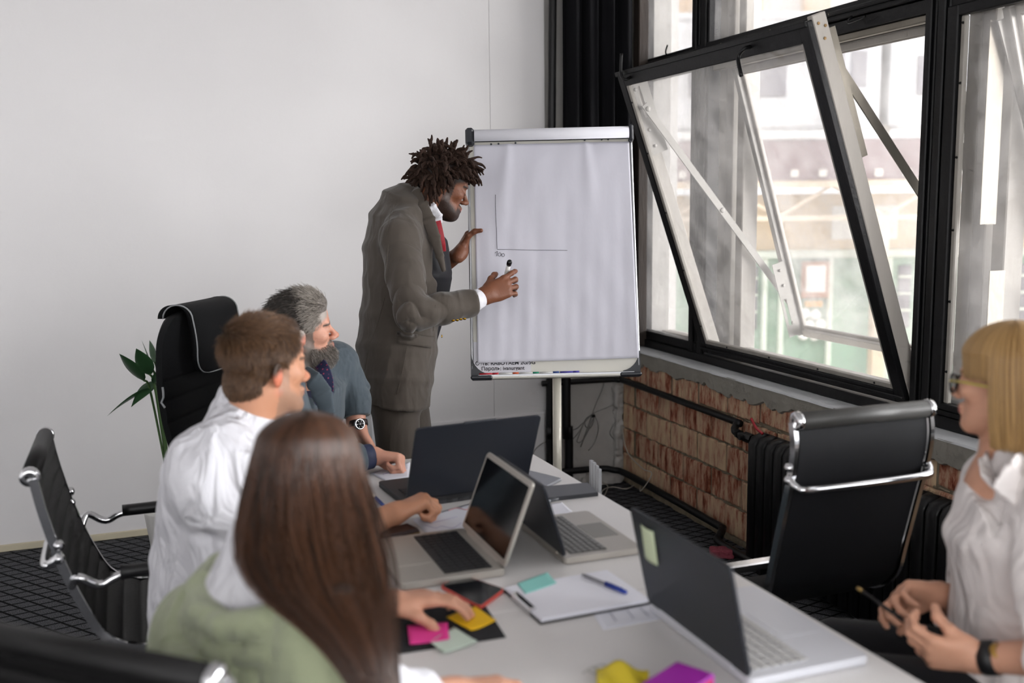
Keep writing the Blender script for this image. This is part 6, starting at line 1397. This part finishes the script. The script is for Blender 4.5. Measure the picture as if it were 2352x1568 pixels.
# ---------------------------------------------------------------- young man in the white shirt, seen from behind
def ring_collar(root, nb, Fd, La, r, hgt, tilt, m, name='shirt_collar', th=.005, gap=0, vox=.0035, n=18):
    K = Sculpt(*bounds([nb], r+hgt+.06), vox)
    f_ = lambda a: nb+ZV*(.02-tilt*math.cos(a))+Fd*(r*1.05*math.cos(a))+La*r*math.sin(a)
    for i in range(n):
        a0, a1 = 2*math.pi*i/n, 2*math.pi*(i+1)/n
        if gap and (a0 < gap or a0 > 2*math.pi-gap): continue
        K.ecap(f_(a0), f_(a1), (hgt, th), (hgt, th), ZV+nrm(f_(a0)-nb)*-.35, .006, 1)
    v = K.mesh(); return obj(name, v, m, root, True)
def young_man():
    Fd = d3(.90, .42); La = np.cross(ZV, Fd); hf = d3(.74, .66, -.02)
    hd = P(610, 848, 2.50); nb = P(574, 975, 2.54)
    shN, shF = P(492, 1096, 2.38), P(650, 1030, 2.80); elN = P(690, 1268, 2.40); wrN = PZ(905, 1180, .785); hc = PZ(955, 1158, .80); elF = P(640, 1190, 2.88); wrF = P(600, 1380, 2.80)
    ch = P(510, 1150, 2.52); hp = P(495, 1420, 2.66); hp[2] = max(hp[2], .56); 
    root = thing('person', 'young person with short brown hair in a white shirt seated with the back to us', 'person', (hp[0], hp[1], 0))
    knN = hp+Fd*.42-La*.10; knN[2] = .52; knF = hp+Fd*.42+La*.12; knF[2] = .52; anN = np.array([knN[0]+.02, knN[1], .09]); anF = np.array([knF[0]+.02, knF[1], .09])
    T = head_T(hd, hf, roll=.02, sc=.99)
    lo, hi = bounds([hd+ZV*.16, hp-Fd*.15-La*.2, wrF, hc+RT*.12, shN, shF, elN, elF, anN, anF, knN, knF], .09); lo[2] = .02
    S = Sculpt(lo, hi, .0042); head(S, T)
    S.cap(hd+T[:3, :3]@np.array([0, -.025, -.06]), nb, .060, .066, .03); S.chain([nb, ch, hp], [.07, .12, .12], .03); S.cap(nb, shN, .055, .05, .04); S.cap(nb, shF, .055, .05, .04)
    S.chain([shN, elN, (elN*.6+wrN*.4), wrN], [.05, .043, .041, .029], .01); S.chain([shF, elF, wrF], [.05, .043, .030], .01)
    S.chain([hp-La*.09, knN, anN], [.085, .058, .042], .02); S.chain([hp+La*.09, knF, anF], [.085, .058, .042], .02)
    hand(S, hand_T(wrN, nrm(RT*.80+UP*.34+FW*.35), nrm(RT*.45-UP*.75+FW*.25), 1.05), curl=(.95, 1.25, 1.35, 1.4), thumb=(.35, .55), spread=.05, side=-1, joint=(.9, 1.15, .8))
    hand(S, hand_T(wrF, nrm(Fd*.9-ZV*.3), -ZV, 1.0), curl=(.5, .5, .5, .5), thumb=(.4, .4), side=1)
    V, Q = S.mesh(); C = skin_colors(V, T, 'c08a6c', lip='a8705e', ear='d0654a', beard='a27c66', brow='4a3424', scalp='3a291e', beard_top=-.05)
    obj('body', (V, Q), skin_mat('skin_warm'), root, True, colors=C)
    shirt = MATS['white_shirt']
    J = Sculpt(*bounds([nb+ZV*.03, hp-Fd*.15-La*.25-ZV*.12, shN-La*.1, elN, elF, shF, hp+La*.2], .11), .005)
    for a, ra, b, rb in ((nb-ZV*.0, (.095, .07), nb*.45+ch*.55+RT*-.0, (.195, .118)), (nb*.45+ch*.55, (.195, .118), ch, (.20, .132)), (ch, (.20, .132), (ch+hp)/2, (.20, .15)), ((ch+hp)/2, (.20, .15), hp-ZV*.04, (.19, .155)), (hp-ZV*.04, (.19, .155), hp-ZV*.10, (.19, .15))): J.ecap(a, b, ra, rb, La, .02, .4)
    cN = elN*.72+wrN*.28; cF = elF*.7+wrF*.3
    for a, e, w_ in ((shN, elN, cN), (shF, elF, cF)): J.ell(a, (.066, .066, .066), .09); J.chain([a, (a+e)/2, e, w_], [.070, .066, .060, .057], .05); cutp(J, w_, w_-e, .08)
    J.cap(nb, shN+ZV*.022, .060, .056, .09); J.cap(nb, shF+ZV*.022, .060, .056, .09); J.cap(shN, ch, .075, .115, .09)
    J.cap(hd+T[:3, :3]@np.array([0, -.03, -.06]), nb+Fd*.07-ZV*.05, .058, .064, 0, sub=True)
    V2, Q2 = J.mesh(); V2, Q2 = folds(V2, Q2, .006, 6, (1, 1, .55), ridge=False); V2, Q2 = folds(V2, Q2, .008, 8, (1, 1, .4)); V2, Q2 = folds(V2, Q2, .004, 15, (.7, 1, .6)); V2, Q2 = sleeve_folds(V2, Q2, [(shN, elN, wrN, .065), (shF, elF, wrF, .065)], .012); obj('shirt', (V2, Q2), shirt, root, True)
    ring_collar(root, nb+ZV*.035, nrm(hf*np.array([1, 1, 0])), np.cross(ZV, nrm(hf*np.array([1, 1, 0]))), .070, .030, .022, shirt, gap=.25)
    K = Sculpt(*bounds([hp, anN, anF, knN, knF], .15), .0065); dk = mat('dark_trousers', '1d1f26', rough=.8)
    for s_, k_, a_ in ((-1, knN, anN), (1, knF, anF)): K.ecap(hp+La*s_*.09, k_, (.095, .09), (.075, .075), La, .04, .8); K.ecap(k_, a_, (.07, .075), (.058, .062), La, .02, .4)
    K.ell(hp, (.17, .16, .11), .04); obj('trousers', K.mesh(), dk, root, True)
    for a_ in (anN, anF):
        f_ = np.array([a_[0], a_[1], .03]); K = Sculpt(*bounds([f_-Fd*.1, f_+Fd*.2], .08), .006); K.ecap(f_-Fd*.05, f_+Fd*.13, (.04, .028), (.046, .024), La, .01, .9); K.cap(a_, f_+ZV*.02, .045, .04, .02); obj('shoe', K.mesh(), MATS['black_shoe'], root, True)
    K = Sculpt(*bounds([hd], .17), .004); K.setT(T); K.ell((0, -.016, .050), (.078, .098, .081), 0); K.ell((0, .04, .098), (.055, .05, .034), .03); K.cap((-.3, .13, -.025), (.3, .13, -.025), .083, .083, .015, sub=True); K.cap((-.3, .045, -.10), (.3, .045, -.10), .082, .082, .012, sub=True)
    K.ell((0, -.048, -.035), (.064, .056, .052), .03); K.setT(); hv, hq = K.mesh(); hv = hv+vnormals(hv, hq)*(vnoise(hv, 45)*.004)[:, None]
    hb = obj('hair', (hv, hq), mat('hair_base_brown', '3a281c', rough=.7, var=.35, scale=60, bump=.5, bscale=160, stretch=(1, 1, .3)), root, True)
    keep = lambda q: ((q[:, 2] > .012)&(q[:, 1] < .066+.25*np.maximum(q[:, 2]-.06, 0)))|((q[:, 2] > -.075)&(q[:, 1] < -.012))
    comb = lambda q: np.stack([q[:, 0]*.8+.30*np.sin(q[:, 1]*50), .55*np.clip((q[:, 2]-.08)*20, 0, 1)+.05, -.15-1.3*np.clip((.10-q[:, 2])*14, 0, 1)], 1)
    hp1 = scalp_hair(T, 9000, lambda q: .014+.024*np.clip((q[:, 2]+.0)*10, 0, 1), comb, lambda q: .22+.35*(q[:, 2] > .09), c=(0, -.016, .05), r=(.079, .099, .082), keep=keep, noise=.30, seed=6)
    hair_curves('hair_strands', hp1, .0008, hair_mat('hair_brown', '3a2618', '74553a'), hb)
    hp2 = scalp_hair(T, 5000, lambda q: np.full(len(q), .014), lambda q: np.stack([q[:, 0]*0, q[:, 1]*0-.1, q[:, 2]*0-1], 1), .15, c=(0, -.046, -.028), r=(.066, .061, .066), keep=lambda q: (q[:, 1] < -.045+.25*np.maximum(q[:, 2]+.02, 0))&(q[:, 2] > -.090), noise=.3, seed=16)
    hair_curves('hair_strands', hp2, .0007, MATS['hair_brown'], hb)
    hp2 = scalp_hair(T, 2500, lambda q: np.full(len(q), .012), lambda q: np.stack([q[:, 0]*0, q[:, 1]*0-.2, q[:, 2]*0-1], 1), .12, c=(0, -.012, .0), r=(.079, .08, .06), keep=lambda q: (q[:, 1] < .03)&(q[:, 1] > -.06)&(q[:, 2] > -.018+(q[:, 1] > -.03)*.03), noise=.3, seed=17)
    hair_curves('hair_strands', hp2, .0007, MATS['hair_brown'], hb)
young_man()

# ---------------------------------------------------------------- long-haired woman in the foreground
def woman_long():
    hf = d3(.66, .75, -.12); Fd = d3(.72, .69); La = np.cross(ZV, Fd)
    hd = P(722, 1122, 1.80); nb = P(640, 1275, 1.78)
    shR, shL = P(752, 1478, 1.62), P(478, 1468, 1.93); elL = P(660, 1500, 2.08); wrL = PZ(892, 1386, .785); elR = P(890, 1620, 1.62); wrR = PZ(1040, 1592, .775)
    ch = P(590, 1520, 1.78); hp = P(560, 1900, 1.85); hp[2] = .56; hp[0], hp[1] = nb[0]-.06, nb[1]-.04
    root = thing('person', 'person with long straight brown hair in a pale green draped sweater, nearest the camera', 'person', (hp[0], hp[1], 0))
    knN = hp+Fd*.40-La*.10; knN[2] = .52; knF = hp+Fd*.40+La*.10; knF[2] = .52; anN = np.array([knN[0]-.05, knN[1]-.05, .09]); anF = np.array([knF[0]-.05, knF[1]-.05, .09])
    T = head_T(hd, hf, roll=.04, sc=.98)
    lo, hi = bounds([hd+ZV*.16, hp-Fd*.12-La*.18, wrR+RT*.15, wrL+RT*.22, shR, shL, elL, elR, anN, anF, knN, knF], .09); lo[2] = .02
    S = Sculpt(lo, hi, .0042); head(S, T, male=False, ears=False)
    S.cap(hd+T[:3, :3]@np.array([0, -.02, -.06]), nb, .048, .052, .03); S.chain([nb, (nb+ch)/2, ch, hp], [.055, .10, .11, .12], .03); S.cap(nb, shR, .045, .042, .03); S.cap(nb, shL, .045, .042, .03)
    S.chain([shR, elR, wrR], [.042, .036, .025], .01); S.chain([shL, elL, wrL], [.042, .036, .026], .01)
    S.chain([hp-La*.09, knN, anN], [.085, .055, .04], .02); S.chain([hp+La*.09, knF, anF], [.085, .055, .04], .02)
    hand(S, hand_T(wrL, nrm(RT*.96+FW*.20+ZV*.10), nrm(-ZV*1.0-FW*.10), .98), curl=(.42, .42, .45, .50), thumb=(.45, .55), spread=.10, side=1, joint=(.55, 1.1, .9))
    hand(S, hand_T(wrR, nrm(RT*.9+FW*.25), nrm(-ZV), .95), curl=(.35, .4, .4, .45), thumb=(.5, .4), spread=.08, side=-1)
    V, Q = S.mesh(); C = skin_colors(V, T, 'c7937a', lip='b06a60', ear='c98a72', brow='4a3424', scalp='2c1c12')
    obj('body', (V, Q), skin_mat('skin_rose'), root, True, colors=C)
    shirt = MATS['white_shirt']
    J = Sculpt(*bounds([nb, hp-Fd*.15-La*.2-ZV*.1, shR-La*.1, elR, elL, shL, hp+La*.2], .11), .0055)
    J.ecap(nb+ZV*.015, nb*.6+ch*.4, (.085, .075), (.14, .105), La, .04, .5); J.ecap(nb-ZV*.02, ch, (.11, .085), (.165, .115), La, .03, .5); J.ecap(ch, hp-ZV*.08, (.165, .115), (.18, .14), La, .03, .5)
    for a, e, w_ in ((shR, elR, elR*.45+wrR*.55), (shL, elL, elL*.6+wrL*.4)): J.ell(a, (.062, .062, .062), .04); J.chain([a, e, w_], [.062, .052, .045], .015); cutp(J, w_, w_-e, .07)
    J.cap(nb, shR+ZV*.01, .05, .045, .05); J.cap(nb, shL+ZV*.01, .05, .045, .05)
    V2, Q2 = J.mesh(); V2, Q2 = folds(V2, Q2, .005, 7, (1, 1, .6)); obj('shirt', (V2, Q2), shirt, root, True)
    ring_collar(root, nb-ZV*.005, nrm(hf*np.array([1, 1, 0])), np.cross(ZV, nrm(hf*np.array([1, 1, 0]))), .074, .040, .030, shirt, th=.008, vox=.004)
    # draped sweater: yoke over the shoulders, rolled neckline, deep folds
    G = Sculpt(*bounds([shR-La*.05+RT*.06, shL+RT*-.08, nb+ZV*.04, ch-ZV*.16, P(335, 1580, 1.75), P(820, 1580, 1.6)], .07), .0048)
    G.cap(shL+ZV*.012-RT*.010, P(560, 1440, 1.76), .090, .082, .05); G.cap(P(560, 1440, 1.76), shR+ZV*.012, .082, .088, .05)
    G.ecap(P(590, 1440, 1.78), ch-ZV*.15, (.19, .115), (.215, .13), La, .04, .5)
    G.cap(shL, P(405, 1640, 1.95), .088, .10, .05); G.cap(shR, P(740, 1640, 1.60), .084, .085, .05)
    sub = hd+T[:3, :3]@np.array([0, -.03, -.06]); G.cap(sub, nb-ZV*.03+Fd*.03, .075, .080, .03, sub=True)
    G.cap(P(590, 1290, 1.80), P(595, 1335, 1.66), .085, .060, .02, sub=True)
    roll = [P(520, 1295, 1.90), P(468, 1350, 1.80), P(462, 1410, 1.70), P(520, 1440, 1.63), P(610, 1425, 1.60), P(700, 1400, 1.62), P(775, 1435, 1.70), P(812, 1500, 1.73)]
    G.chain(roll, [.022, .026, .028, .028, .026, .026, .026, .020], .008)
    r2 = [P(505, 1305, 1.88), P(442, 1390, 1.83), P(405, 1480, 1.75), P(455, 1545, 1.66), P(580, 1565, 1.60), P(700, 1530, 1.60), P(780, 1520, 1.66)]
    G.chain(spline(r2, 3), list(np.interp(np.linspace(0, 6, 19), range(7), [.022, .028, .030, .028, .024, .020, .016])), .010)
    r3 = [P(480, 1330, 1.80), P(440, 1420, 1.74), P(500, 1500, 1.635), P(620, 1500, 1.575), P(700, 1470, 1.60)]
    G.chain(spline(r3, 3), list(np.interp(np.linspace(0, 4, 13), range(5), [.014, .016, .018, .014, .010])), .007)
    for pts, r_ in () if True else (([P(478, 1370, 1.72), P(500, 1430, 1.645), P(560, 1480, 1.61), P(640, 1478, 1.59)], .014), ([P(440, 1440, 1.75), P(500, 1510, 1.66), P(600, 1520, 1.615)], .012), ([P(640, 1440, 1.585), P(720, 1450, 1.575), P(790, 1520, 1.60)], .008)): G_p = spline(pts, 4); [G.cap(a, b, r_, r_, .016, sub=True) for a, b in zip(G_p[:-1], G_p[1:])]
    cutp(G, P(600, 1760, 1.75), -ZV, .6)
    V3, Q3 = G.mesh(); V3, Q3 = folds(V3, Q3, .006, 5, (1, 1, .7), ridge=False)
    obj('sweater', (V3, Q3), mat('green_knit', 'a3aa8b', rough=.95, var=.06, scale=220, bump=.35, bscale=380, wrinkle=.6, wscale=9, wstretch=(1, 1, 1), sheen=.3, spec=.15), root, True)
    K = Sculpt(*bounds([hp, anN, anF, knN, knF], .15), .0065)
    for s_, k_, a_ in ((-1, knN, anN), (1, knF, anF)): K.ecap(hp+La*s_*.09, k_, (.09, .085), (.07, .07), La, .04, .8); K.ecap(k_, a_, (.065, .07), (.05, .055), La, .02, .4)
    K.ell(hp, (.17, .16, .11), .04); obj('trousers', K.mesh(), mat('blue_jeans', '3c4657', rough=.8, var=.15, scale=20), root, True)
    for a_ in (anN, anF):
        f_ = np.array([a_[0], a_[1], .03]); K = Sculpt(*bounds([f_-Fd*.1, f_+Fd*.2], .08), .006); K.ecap(f_-Fd*.04, f_+Fd*.11, (.036, .026), (.04, .022), La, .01, .9); K.cap(a_, f_+ZV*.02, .04, .035, .02); obj('shoe', K.mesh(), MATS['black_shoe'], root, True)
    # hair: mass swept over the right shoulder
    flow = [P(710, 1205, 1.75), P(716, 1290, 1.68), P(776, 1380, 1.575), P(826, 1470, 1.52), P(862, 1560, 1.50), P(890, 1660, 1.50)]
    K = Sculpt(*bounds([hd+ZV*.13]+flow, .13), .0045); K.setT(T); K.ell((0, -.018, .048), (.084, .103, .086), 0); K.ell((.0, -.035, -.03), (.084, .076, .082), .04); K.cap((0, .14, -.03), (0, .16, -.2), .083, .08, .02, sub=True); K.setT()
    fr_ = [(.112, .092), (.106, .066), (.064, .042), (.040, .030), (.026, .022), (.020, .016)]
    for i in range(5): K.ecap(flow[i], flow[i+1], tuple(a*(.84, .66, .38, .35, .3, .3)[i] for a in fr_[i]), tuple(a*(.84, .66, .38, .35, .3, .3)[i+1] for a in fr_[i+1]), RT, .05, .8)
    hv, hq = K.mesh()
    hm = mat('long_hair_brown', '24170e', rough=.6, var=.4, scale=34, bump=.3, bscale=90, stretch=(1, 1, .06), spec=.3)
    hb = obj('hair', (hv, hq), hm, root, True)
    # strands
    g = np.random.default_rng(12); n = 11000; polys = np.zeros((n, 13, 3)); M = T
    cpart = np.array([.0, .035, .132]); 
    az = g.uniform(-math.pi, math.pi, n); fpos = np.array([0, .14, .30, .48, .70, 1.0])
    for j in range(n):
        a = az[j]
        if abs(a) < .75: a = math.copysign(.75+g.random()*.7, a)          # keep the face free; 0 = forward
        d = np.array([math.sin(a), math.cos(a), 0]); r_ = np.array([.088, .107, .090])*g.uniform(1.0, 1.05); pts = []
        for t_ in np.linspace(.06, 1.0, 5):
            el_ = math.pi/2*(1-t_*1.12); q_ = np.array([0, -.018, .048])+np.array([d[0]*math.cos(el_), d[1]*math.cos(el_), math.sin(el_)])*r_; pts.append(M[:3, :3]@q_+hd)
        e = pts[-1]; off = (e-hd)@RT; offd = (e-hd)@FW; rx = np.clip(off/.09, -1, 1); rd_ = np.clip(offd/.10, -1, 1); lenf = g.uniform(.72, 1.0); jit = g.normal(size=2)*.12
        for i in range(8):
            s_ = (i+1)/8*lenf*5; k = min(int(s_), 4); q = s_-k; c_ = flow[k]*(1-q)+flow[k+1]*q; wr = fr_[k][0]*(1-q)+fr_[k+1][0]*q; wd2 = fr_[k][1]*(1-q)+fr_[k+1][1]*q
            tgt = c_+RT*(rx+jit[0])*wr*1.03+FW*(rd_+jit[1])*wd2*1.05; bl = min(1, s_/1.1); base_ = e+(-ZV)*s_*.055
            pts.append(base_*(1-bl)+tgt*bl)
        polys[j] = np.array(pts)
    for _ in range(2): polys[:, 3:-1] = (polys[:, 2:-2]+polys[:, 3:-1]*2+polys[:, 4:])/4
    hair_curves('hair_strands', polys, .0011, hair_mat('hair_long', '180f09', '553521', .34), hb, .5)
woman_long()

# ---------------------------------------------------------------- blond woman at the right
def woman_blond():
    hf = d3(-.66, .75, -.03); Fd = d3(-.93, .30); La = np.cross(ZV, Fd)       # La points to her left (towards the camera)
    hd = P(2312, 882, 2.12); nb = P(2328, 1030, 2.15)
    shN, shF = P(2420, 1145, 1.99), P(2296, 1115, 2.32); elN = P(2430, 1510, 1.86); wrN = P(2246, 1510, 1.97); elF = P(2240, 1425, 2.36); wrF = P(2152, 1366, 2.28)
    ch = P(2340, 1230, 2.15); hp = P(2400, 1560, 2.16); hp[2] = .56
    root = thing('person', 'blond person with glasses in a white blouse at the right holding a pencil', 'person', (hp[0], hp[1], 0))
    knN = hp+Fd*.43+La*.05; knN[2] = .545; knF = hp+Fd*.43-La*.13; knF[2] = .545; anN = np.array([knN[0]+.10, knN[1], .09]); anF = np.array([knF[0]+.10, knF[1], .09])
    T = head_T(hd, hf, roll=.0, sc=.95)
    lo, hi = bounds([hd+ZV*.16, hp-Fd*.15+La*.2, hp-Fd*.15-La*.2, wrN-RT*.2, wrF-RT*.22, shN, shF, elN, elF, anN, anF, knN, knF], .09); lo[2] = .02
    S = Sculpt(lo, hi, .0042); head(S, T, male=False, ears=False)
    S.cap(hd+T[:3, :3]@np.array([0, -.02, -.06]), nb, .048, .054, .03); S.chain([nb, (nb+ch)/2, ch, hp], [.055, .10, .11, .12], .03); S.cap(nb, shN, .045, .042, .03); S.cap(nb, shF, .045, .042, .03)
    S.chain([shN, elN, wrN], [.042, .038, .026], .01); S.chain([shF, elF, wrF], [.042, .038, .026], .01)
    S.chain([hp+La*.09, knN, anN], [.085, .06, .04], .02); S.chain([hp-La*.09, knF, anF], [.085, .06, .04], .02)
    hand(S, hand_T(wrN, nrm(-RT*.95+UP*.10+FW*.10), nrm(UP*.45+FW*.7+RT*.1), .98), curl=(.85, .95, 1.05, 1.15), thumb=(.25, .95), spread=.04, side=1, joint=(.9, 1.0, .7))
    hand(S, hand_T(wrF, nrm(-RT*.97+UP*.06-FW*.12), nrm(-UP*.55-FW*.75), .98), curl=(.65, .85, .95, 1.0), thumb=(.35, .60), spread=.04, side=1, joint=(.9, 1.0, .7))
    V, Q = S.mesh(); C = skin_colors(V, T, 'cf9b80', lip='b8706a', ear='cf9b80', brow='7a5a38', scalp='8a6638')
    # dark cloth never shows: skin under the blouse is covered
    obj('body', (V, Q), skin_mat('skin_light'), root, True, colors=C)
    for x in (-1, 1):
        e_ = T[:3, :3]@np.array([x*.031, .0725, .0025])+hd; ev, ef = lathe([(0, -.0115), (.008, -.0085), (.0115, 0), (.008, .0085), (0, .0115)], 14, e_, T[:3, 1]); ob_ = obj('eye', (ev, ef), mat('eye_white', 'dedad4', rough=.15), root, True); obj('iris', lathe([(.0052, .0104), (.001, .0118)], 12, e_, T[:3, 1]), mat('iris_brown', '3a2a1c', rough=.1), ob_, True)
    bl = mat('white_blouse', 'e8e1de', rough=.8, var=.03, scale=40, bump=.15, bscale=300, wrinkle=.8, wscale=10)
    J = Sculpt(*bounds([nb, hp-ZV*.1+La*.2, hp-La*.2-Fd*.15, shN+La*.08, elN, elF, shF, wrN], .12), .005)
    for a, ra, b, rb in ((nb-ZV*.01, (.085, .06), nb*.45+ch*.55, (.165, .10)), (nb*.45+ch*.55, (.165, .10), ch+Fd*.01, (.175, .125)), (ch+Fd*.01, (.175, .125), (ch+hp)/2+Fd*.018, (.165, .125)), ((ch+hp)/2+Fd*.018, (.165, .125), hp+Fd*.05-ZV*.02, (.185, .16))): J.ecap(a, b, ra, rb, La, .03, .4)
    for a, e, w_ in ((shN, elN, elN*.75+wrN*.25), (shF, elF, elF*.55+wrF*.45)): J.ell(a, (.068, .068, .068), .05); J.chain([a, (a+e)/2, e, w_], [.07, .074, .068, .055], .02); cutp(J, w_, w_-e, .085)
    J.cap(nb, shN+ZV*.012, .05, .048, .05); J.cap(nb, shF+ZV*.012, .05, .048, .05)
    J.cap(hd+T[:3, :3]@np.array([0, -.02, -.06]), nb+Fd*.04-ZV*.03, .053, .062, 0.004, sub=True)
    vp = [nb+Fd*.10-ZV*.03+La*.01, P(2285, 1165, 2.04), P(2280, 1225, 2.03)]; J.cap(vp[0], vp[1], .032, .018, .01, sub=True); J.cap(vp[1], vp[2], .022, .006, .01, sub=True)
    V2, Q2 = J.mesh(); V2, Q2 = folds(V2, Q2, .008, 5, (1, 1, .5), ridge=False); V2, Q2 = folds(V2, Q2, .005, 9, (1, 1, .5)); V2, Q2 = sleeve_folds(V2, Q2, [(shN, elN, wrN, .07), (shF, elF, wrF, .07)], .008); bo = obj('blouse', (V2, Q2), bl, root, True)
    # open shirt collar leaves
    for pts, w_ in (([P(2285, 1045, 2.20), P(2268, 1072, 2.10), P(2275, 1110, 2.035)], .028), ([P(2365, 1052, 2.07), P(2335, 1090, 2.00), P(2308, 1140, 1.98)], .032)):
        K = Sculpt(*bounds(pts, .08), .0045); q_ = pts
        for a, b in zip(q_[:-1], q_[1:]): K.ecap(a, b, (w_, .006), (w_, .006), nrm(np.cross(nrm(b-a), -FW)), .012, .7)
        obj('collar', K.mesh(), bl, bo, True)
    wf = surf(V2, 2230, 1165, 9)
    K = Sculpt(*bounds([hp, anN, anF, knN, knF], .16), .0065); bt = mat('black_trousers', '0e0e12', rough=.75, sheen=.1, spec=.25)
    for s_, k_, a_ in ((1, knN, anN), (-1, knF, anF)): K.ecap(hp+La*s_*.09, k_, (.10, .095), (.085, .08), La, .05, .8); K.ecap(k_, a_, (.075, .075), (.058, .06), La, .02, .4)
    K.ell(hp, (.18, .17, .12), .04); obj('trousers', K.mesh(), bt, root, True)
    for a_ in (anN, anF):
        f_ = np.array([a_[0], a_[1], .03]); K = Sculpt(*bounds([f_-Fd*.1, f_+Fd*.2], .08), .006); K.ecap(f_-Fd*.04, f_+Fd*.11, (.036, .026), (.04, .022), La, .01, .9); K.cap(a_, f_+ZV*.02, .04, .035, .02); obj('shoe', K.mesh(), MATS['black_shoe'], root, True)
    wx = nrm(wrN-elN); wc = wrN-wx*.025; obj('watch_strap', lathe([(.031, -.014), (.0335, -.013), (.0335, .013), (.031, .014)], 24, wc, wx), mat('black_strap', '121214', rough=.45), root, True)
    obj('watch_case', lathe([(.013, 0), (.015, .002), (.015, .007), (.012, .008)], 20, wc+nrm(UP*.6-FW*.8)*.031, nrm(UP*.6-FW*.8)), mat('gold_case', 'b08a4a', rough=.3, metal=.9), root, True)
    # glasses
    gm = mat('black_frame', '0f0f12', rough=.25); gg = mat('gold_temple', 'cdbb62', rough=.3, metal=.6); L2W = lambda x, y, z: T[:3, :3]@np.array([x, y, z])+hd
    gl_ = obj('glasses', tube(spline([L2W(-.006, .108, .006), L2W(0, .110, .009), L2W(.006, .108, .006)], 4), .0022, 8), gm, root, True)
    for x in (-1, 1):
        rim = [L2W(x*.033+.026*math.cos(a), .1065-.010*abs((x*.033+.026*math.cos(a))/.06)**2*1.0, -.003+.021*math.sin(a)) for a in np.linspace(0, 2*math.pi, 25)]
        obj('rim', tube(rim, .0034, 8, caps=False), gm, gl_, True); obj('temple', tube([L2W(x*.060, .098, .006), L2W(x*.077, .055, .008), L2W(x*.083, .0, .004), L2W(x*.080, -.02, -.012)], .0028, 7), gg, gl_, True)
    # bob hair with fringe
    K = Sculpt(*bounds([hd], .20), .0045); K.setT(T); K.ell((0, -.018, .046), (.086, .104, .086), 0); K.ecap((0, -.022, .02), (0, -.030, -.108), (.083, .085), (.082, .068), (1, 0, 0), .006, .35)
    K.ecap((0, .09, .005), (0, .09, -.3), (.25, .095), (.25, .095), (1, 0, 0), .008, .4, sub=True); K.cap((0, .02, -.10), (0, .0, -.25), .052, .052, .01, sub=True); K.setT()
    cutp(K, hd+T[:3, :3]@np.array([0, -.02, -.118]), -ZV, .2)
    hv, hq = K.mesh(); hv = hv+vnormals(hv, hq)*(vnoise(hv*np.array([1, 1, .08]), 60)*.004)[:, None]
    hb = obj('hair', (hv, hq), mat('blond_hair_base', '6b4c2a', rough=.45, var=.45, scale=40, bump=.5, bscale=110, stretch=(1, 1, .08)), root, True)
    g = np.random.default_rng(14); n = 9500; polys = np.zeros((n, 12, 3)); keepn = 0
    while keepn < n:
        a = g.uniform(-math.pi, math.pi); front = abs(a) < 1.42; d = np.array([math.sin(a), math.cos(a)]); r_ = np.array([.094, .112, .093])*g.uniform(.99, 1.035); pts = []
        tmax = .78 if front else 1.0
        for t_ in np.linspace(.05, tmax, 6): el_ = math.pi/2*(1-t_*1.02); pts.append(np.array([0, -.018, .046])+np.array([d[0]*math.cos(el_), d[1]*math.cos(el_), math.sin(el_)])*r_)
        e = pts[-1]; zend = (.022+g.normal()*.004) if front else (-.122+g.normal()*.004); 
        for i in range(1, 7):
            t_ = i/6; z = e[2]*(1-t_)+zend*t_; sh_ = 1+(-.02*t_ if front else .05*math.sin(t_*2.4)-.04*t_**3); pts.append(np.array([e[0]*sh_, (e[1]+.018)*sh_-.018-.008*t_*(not front), z]))
        polys[keepn] = np.array(pts)@T[:3, :3].T+hd; keepn += 1
    hair_curves('hair_strands', polys, .0009, hair_mat('hair_blond', '6f4f2a', 'bf9a64', .4), hb, .5)
    # pencil held between both hands
    a, b = P(1970, 1350, 2.20), P(2085, 1432, 2.03); t = thing('pencil', 'dark pencil with a brass ferrule in the hands of the blond person', 'pencil', tuple(a)); d_ = nrm(b-a)
    obj('shaft', tube([a+d_*.016, b+d_*.03], .0038, 8), mat('black_pencil', '1a1616', rough=.35), t, True); obj('ferrule', tube([a, a+d_*.018], .0046, 8), mat('brass_ferrule', 'b99a5c', rough=.35, metal=.8), t, True)
woman_blond()
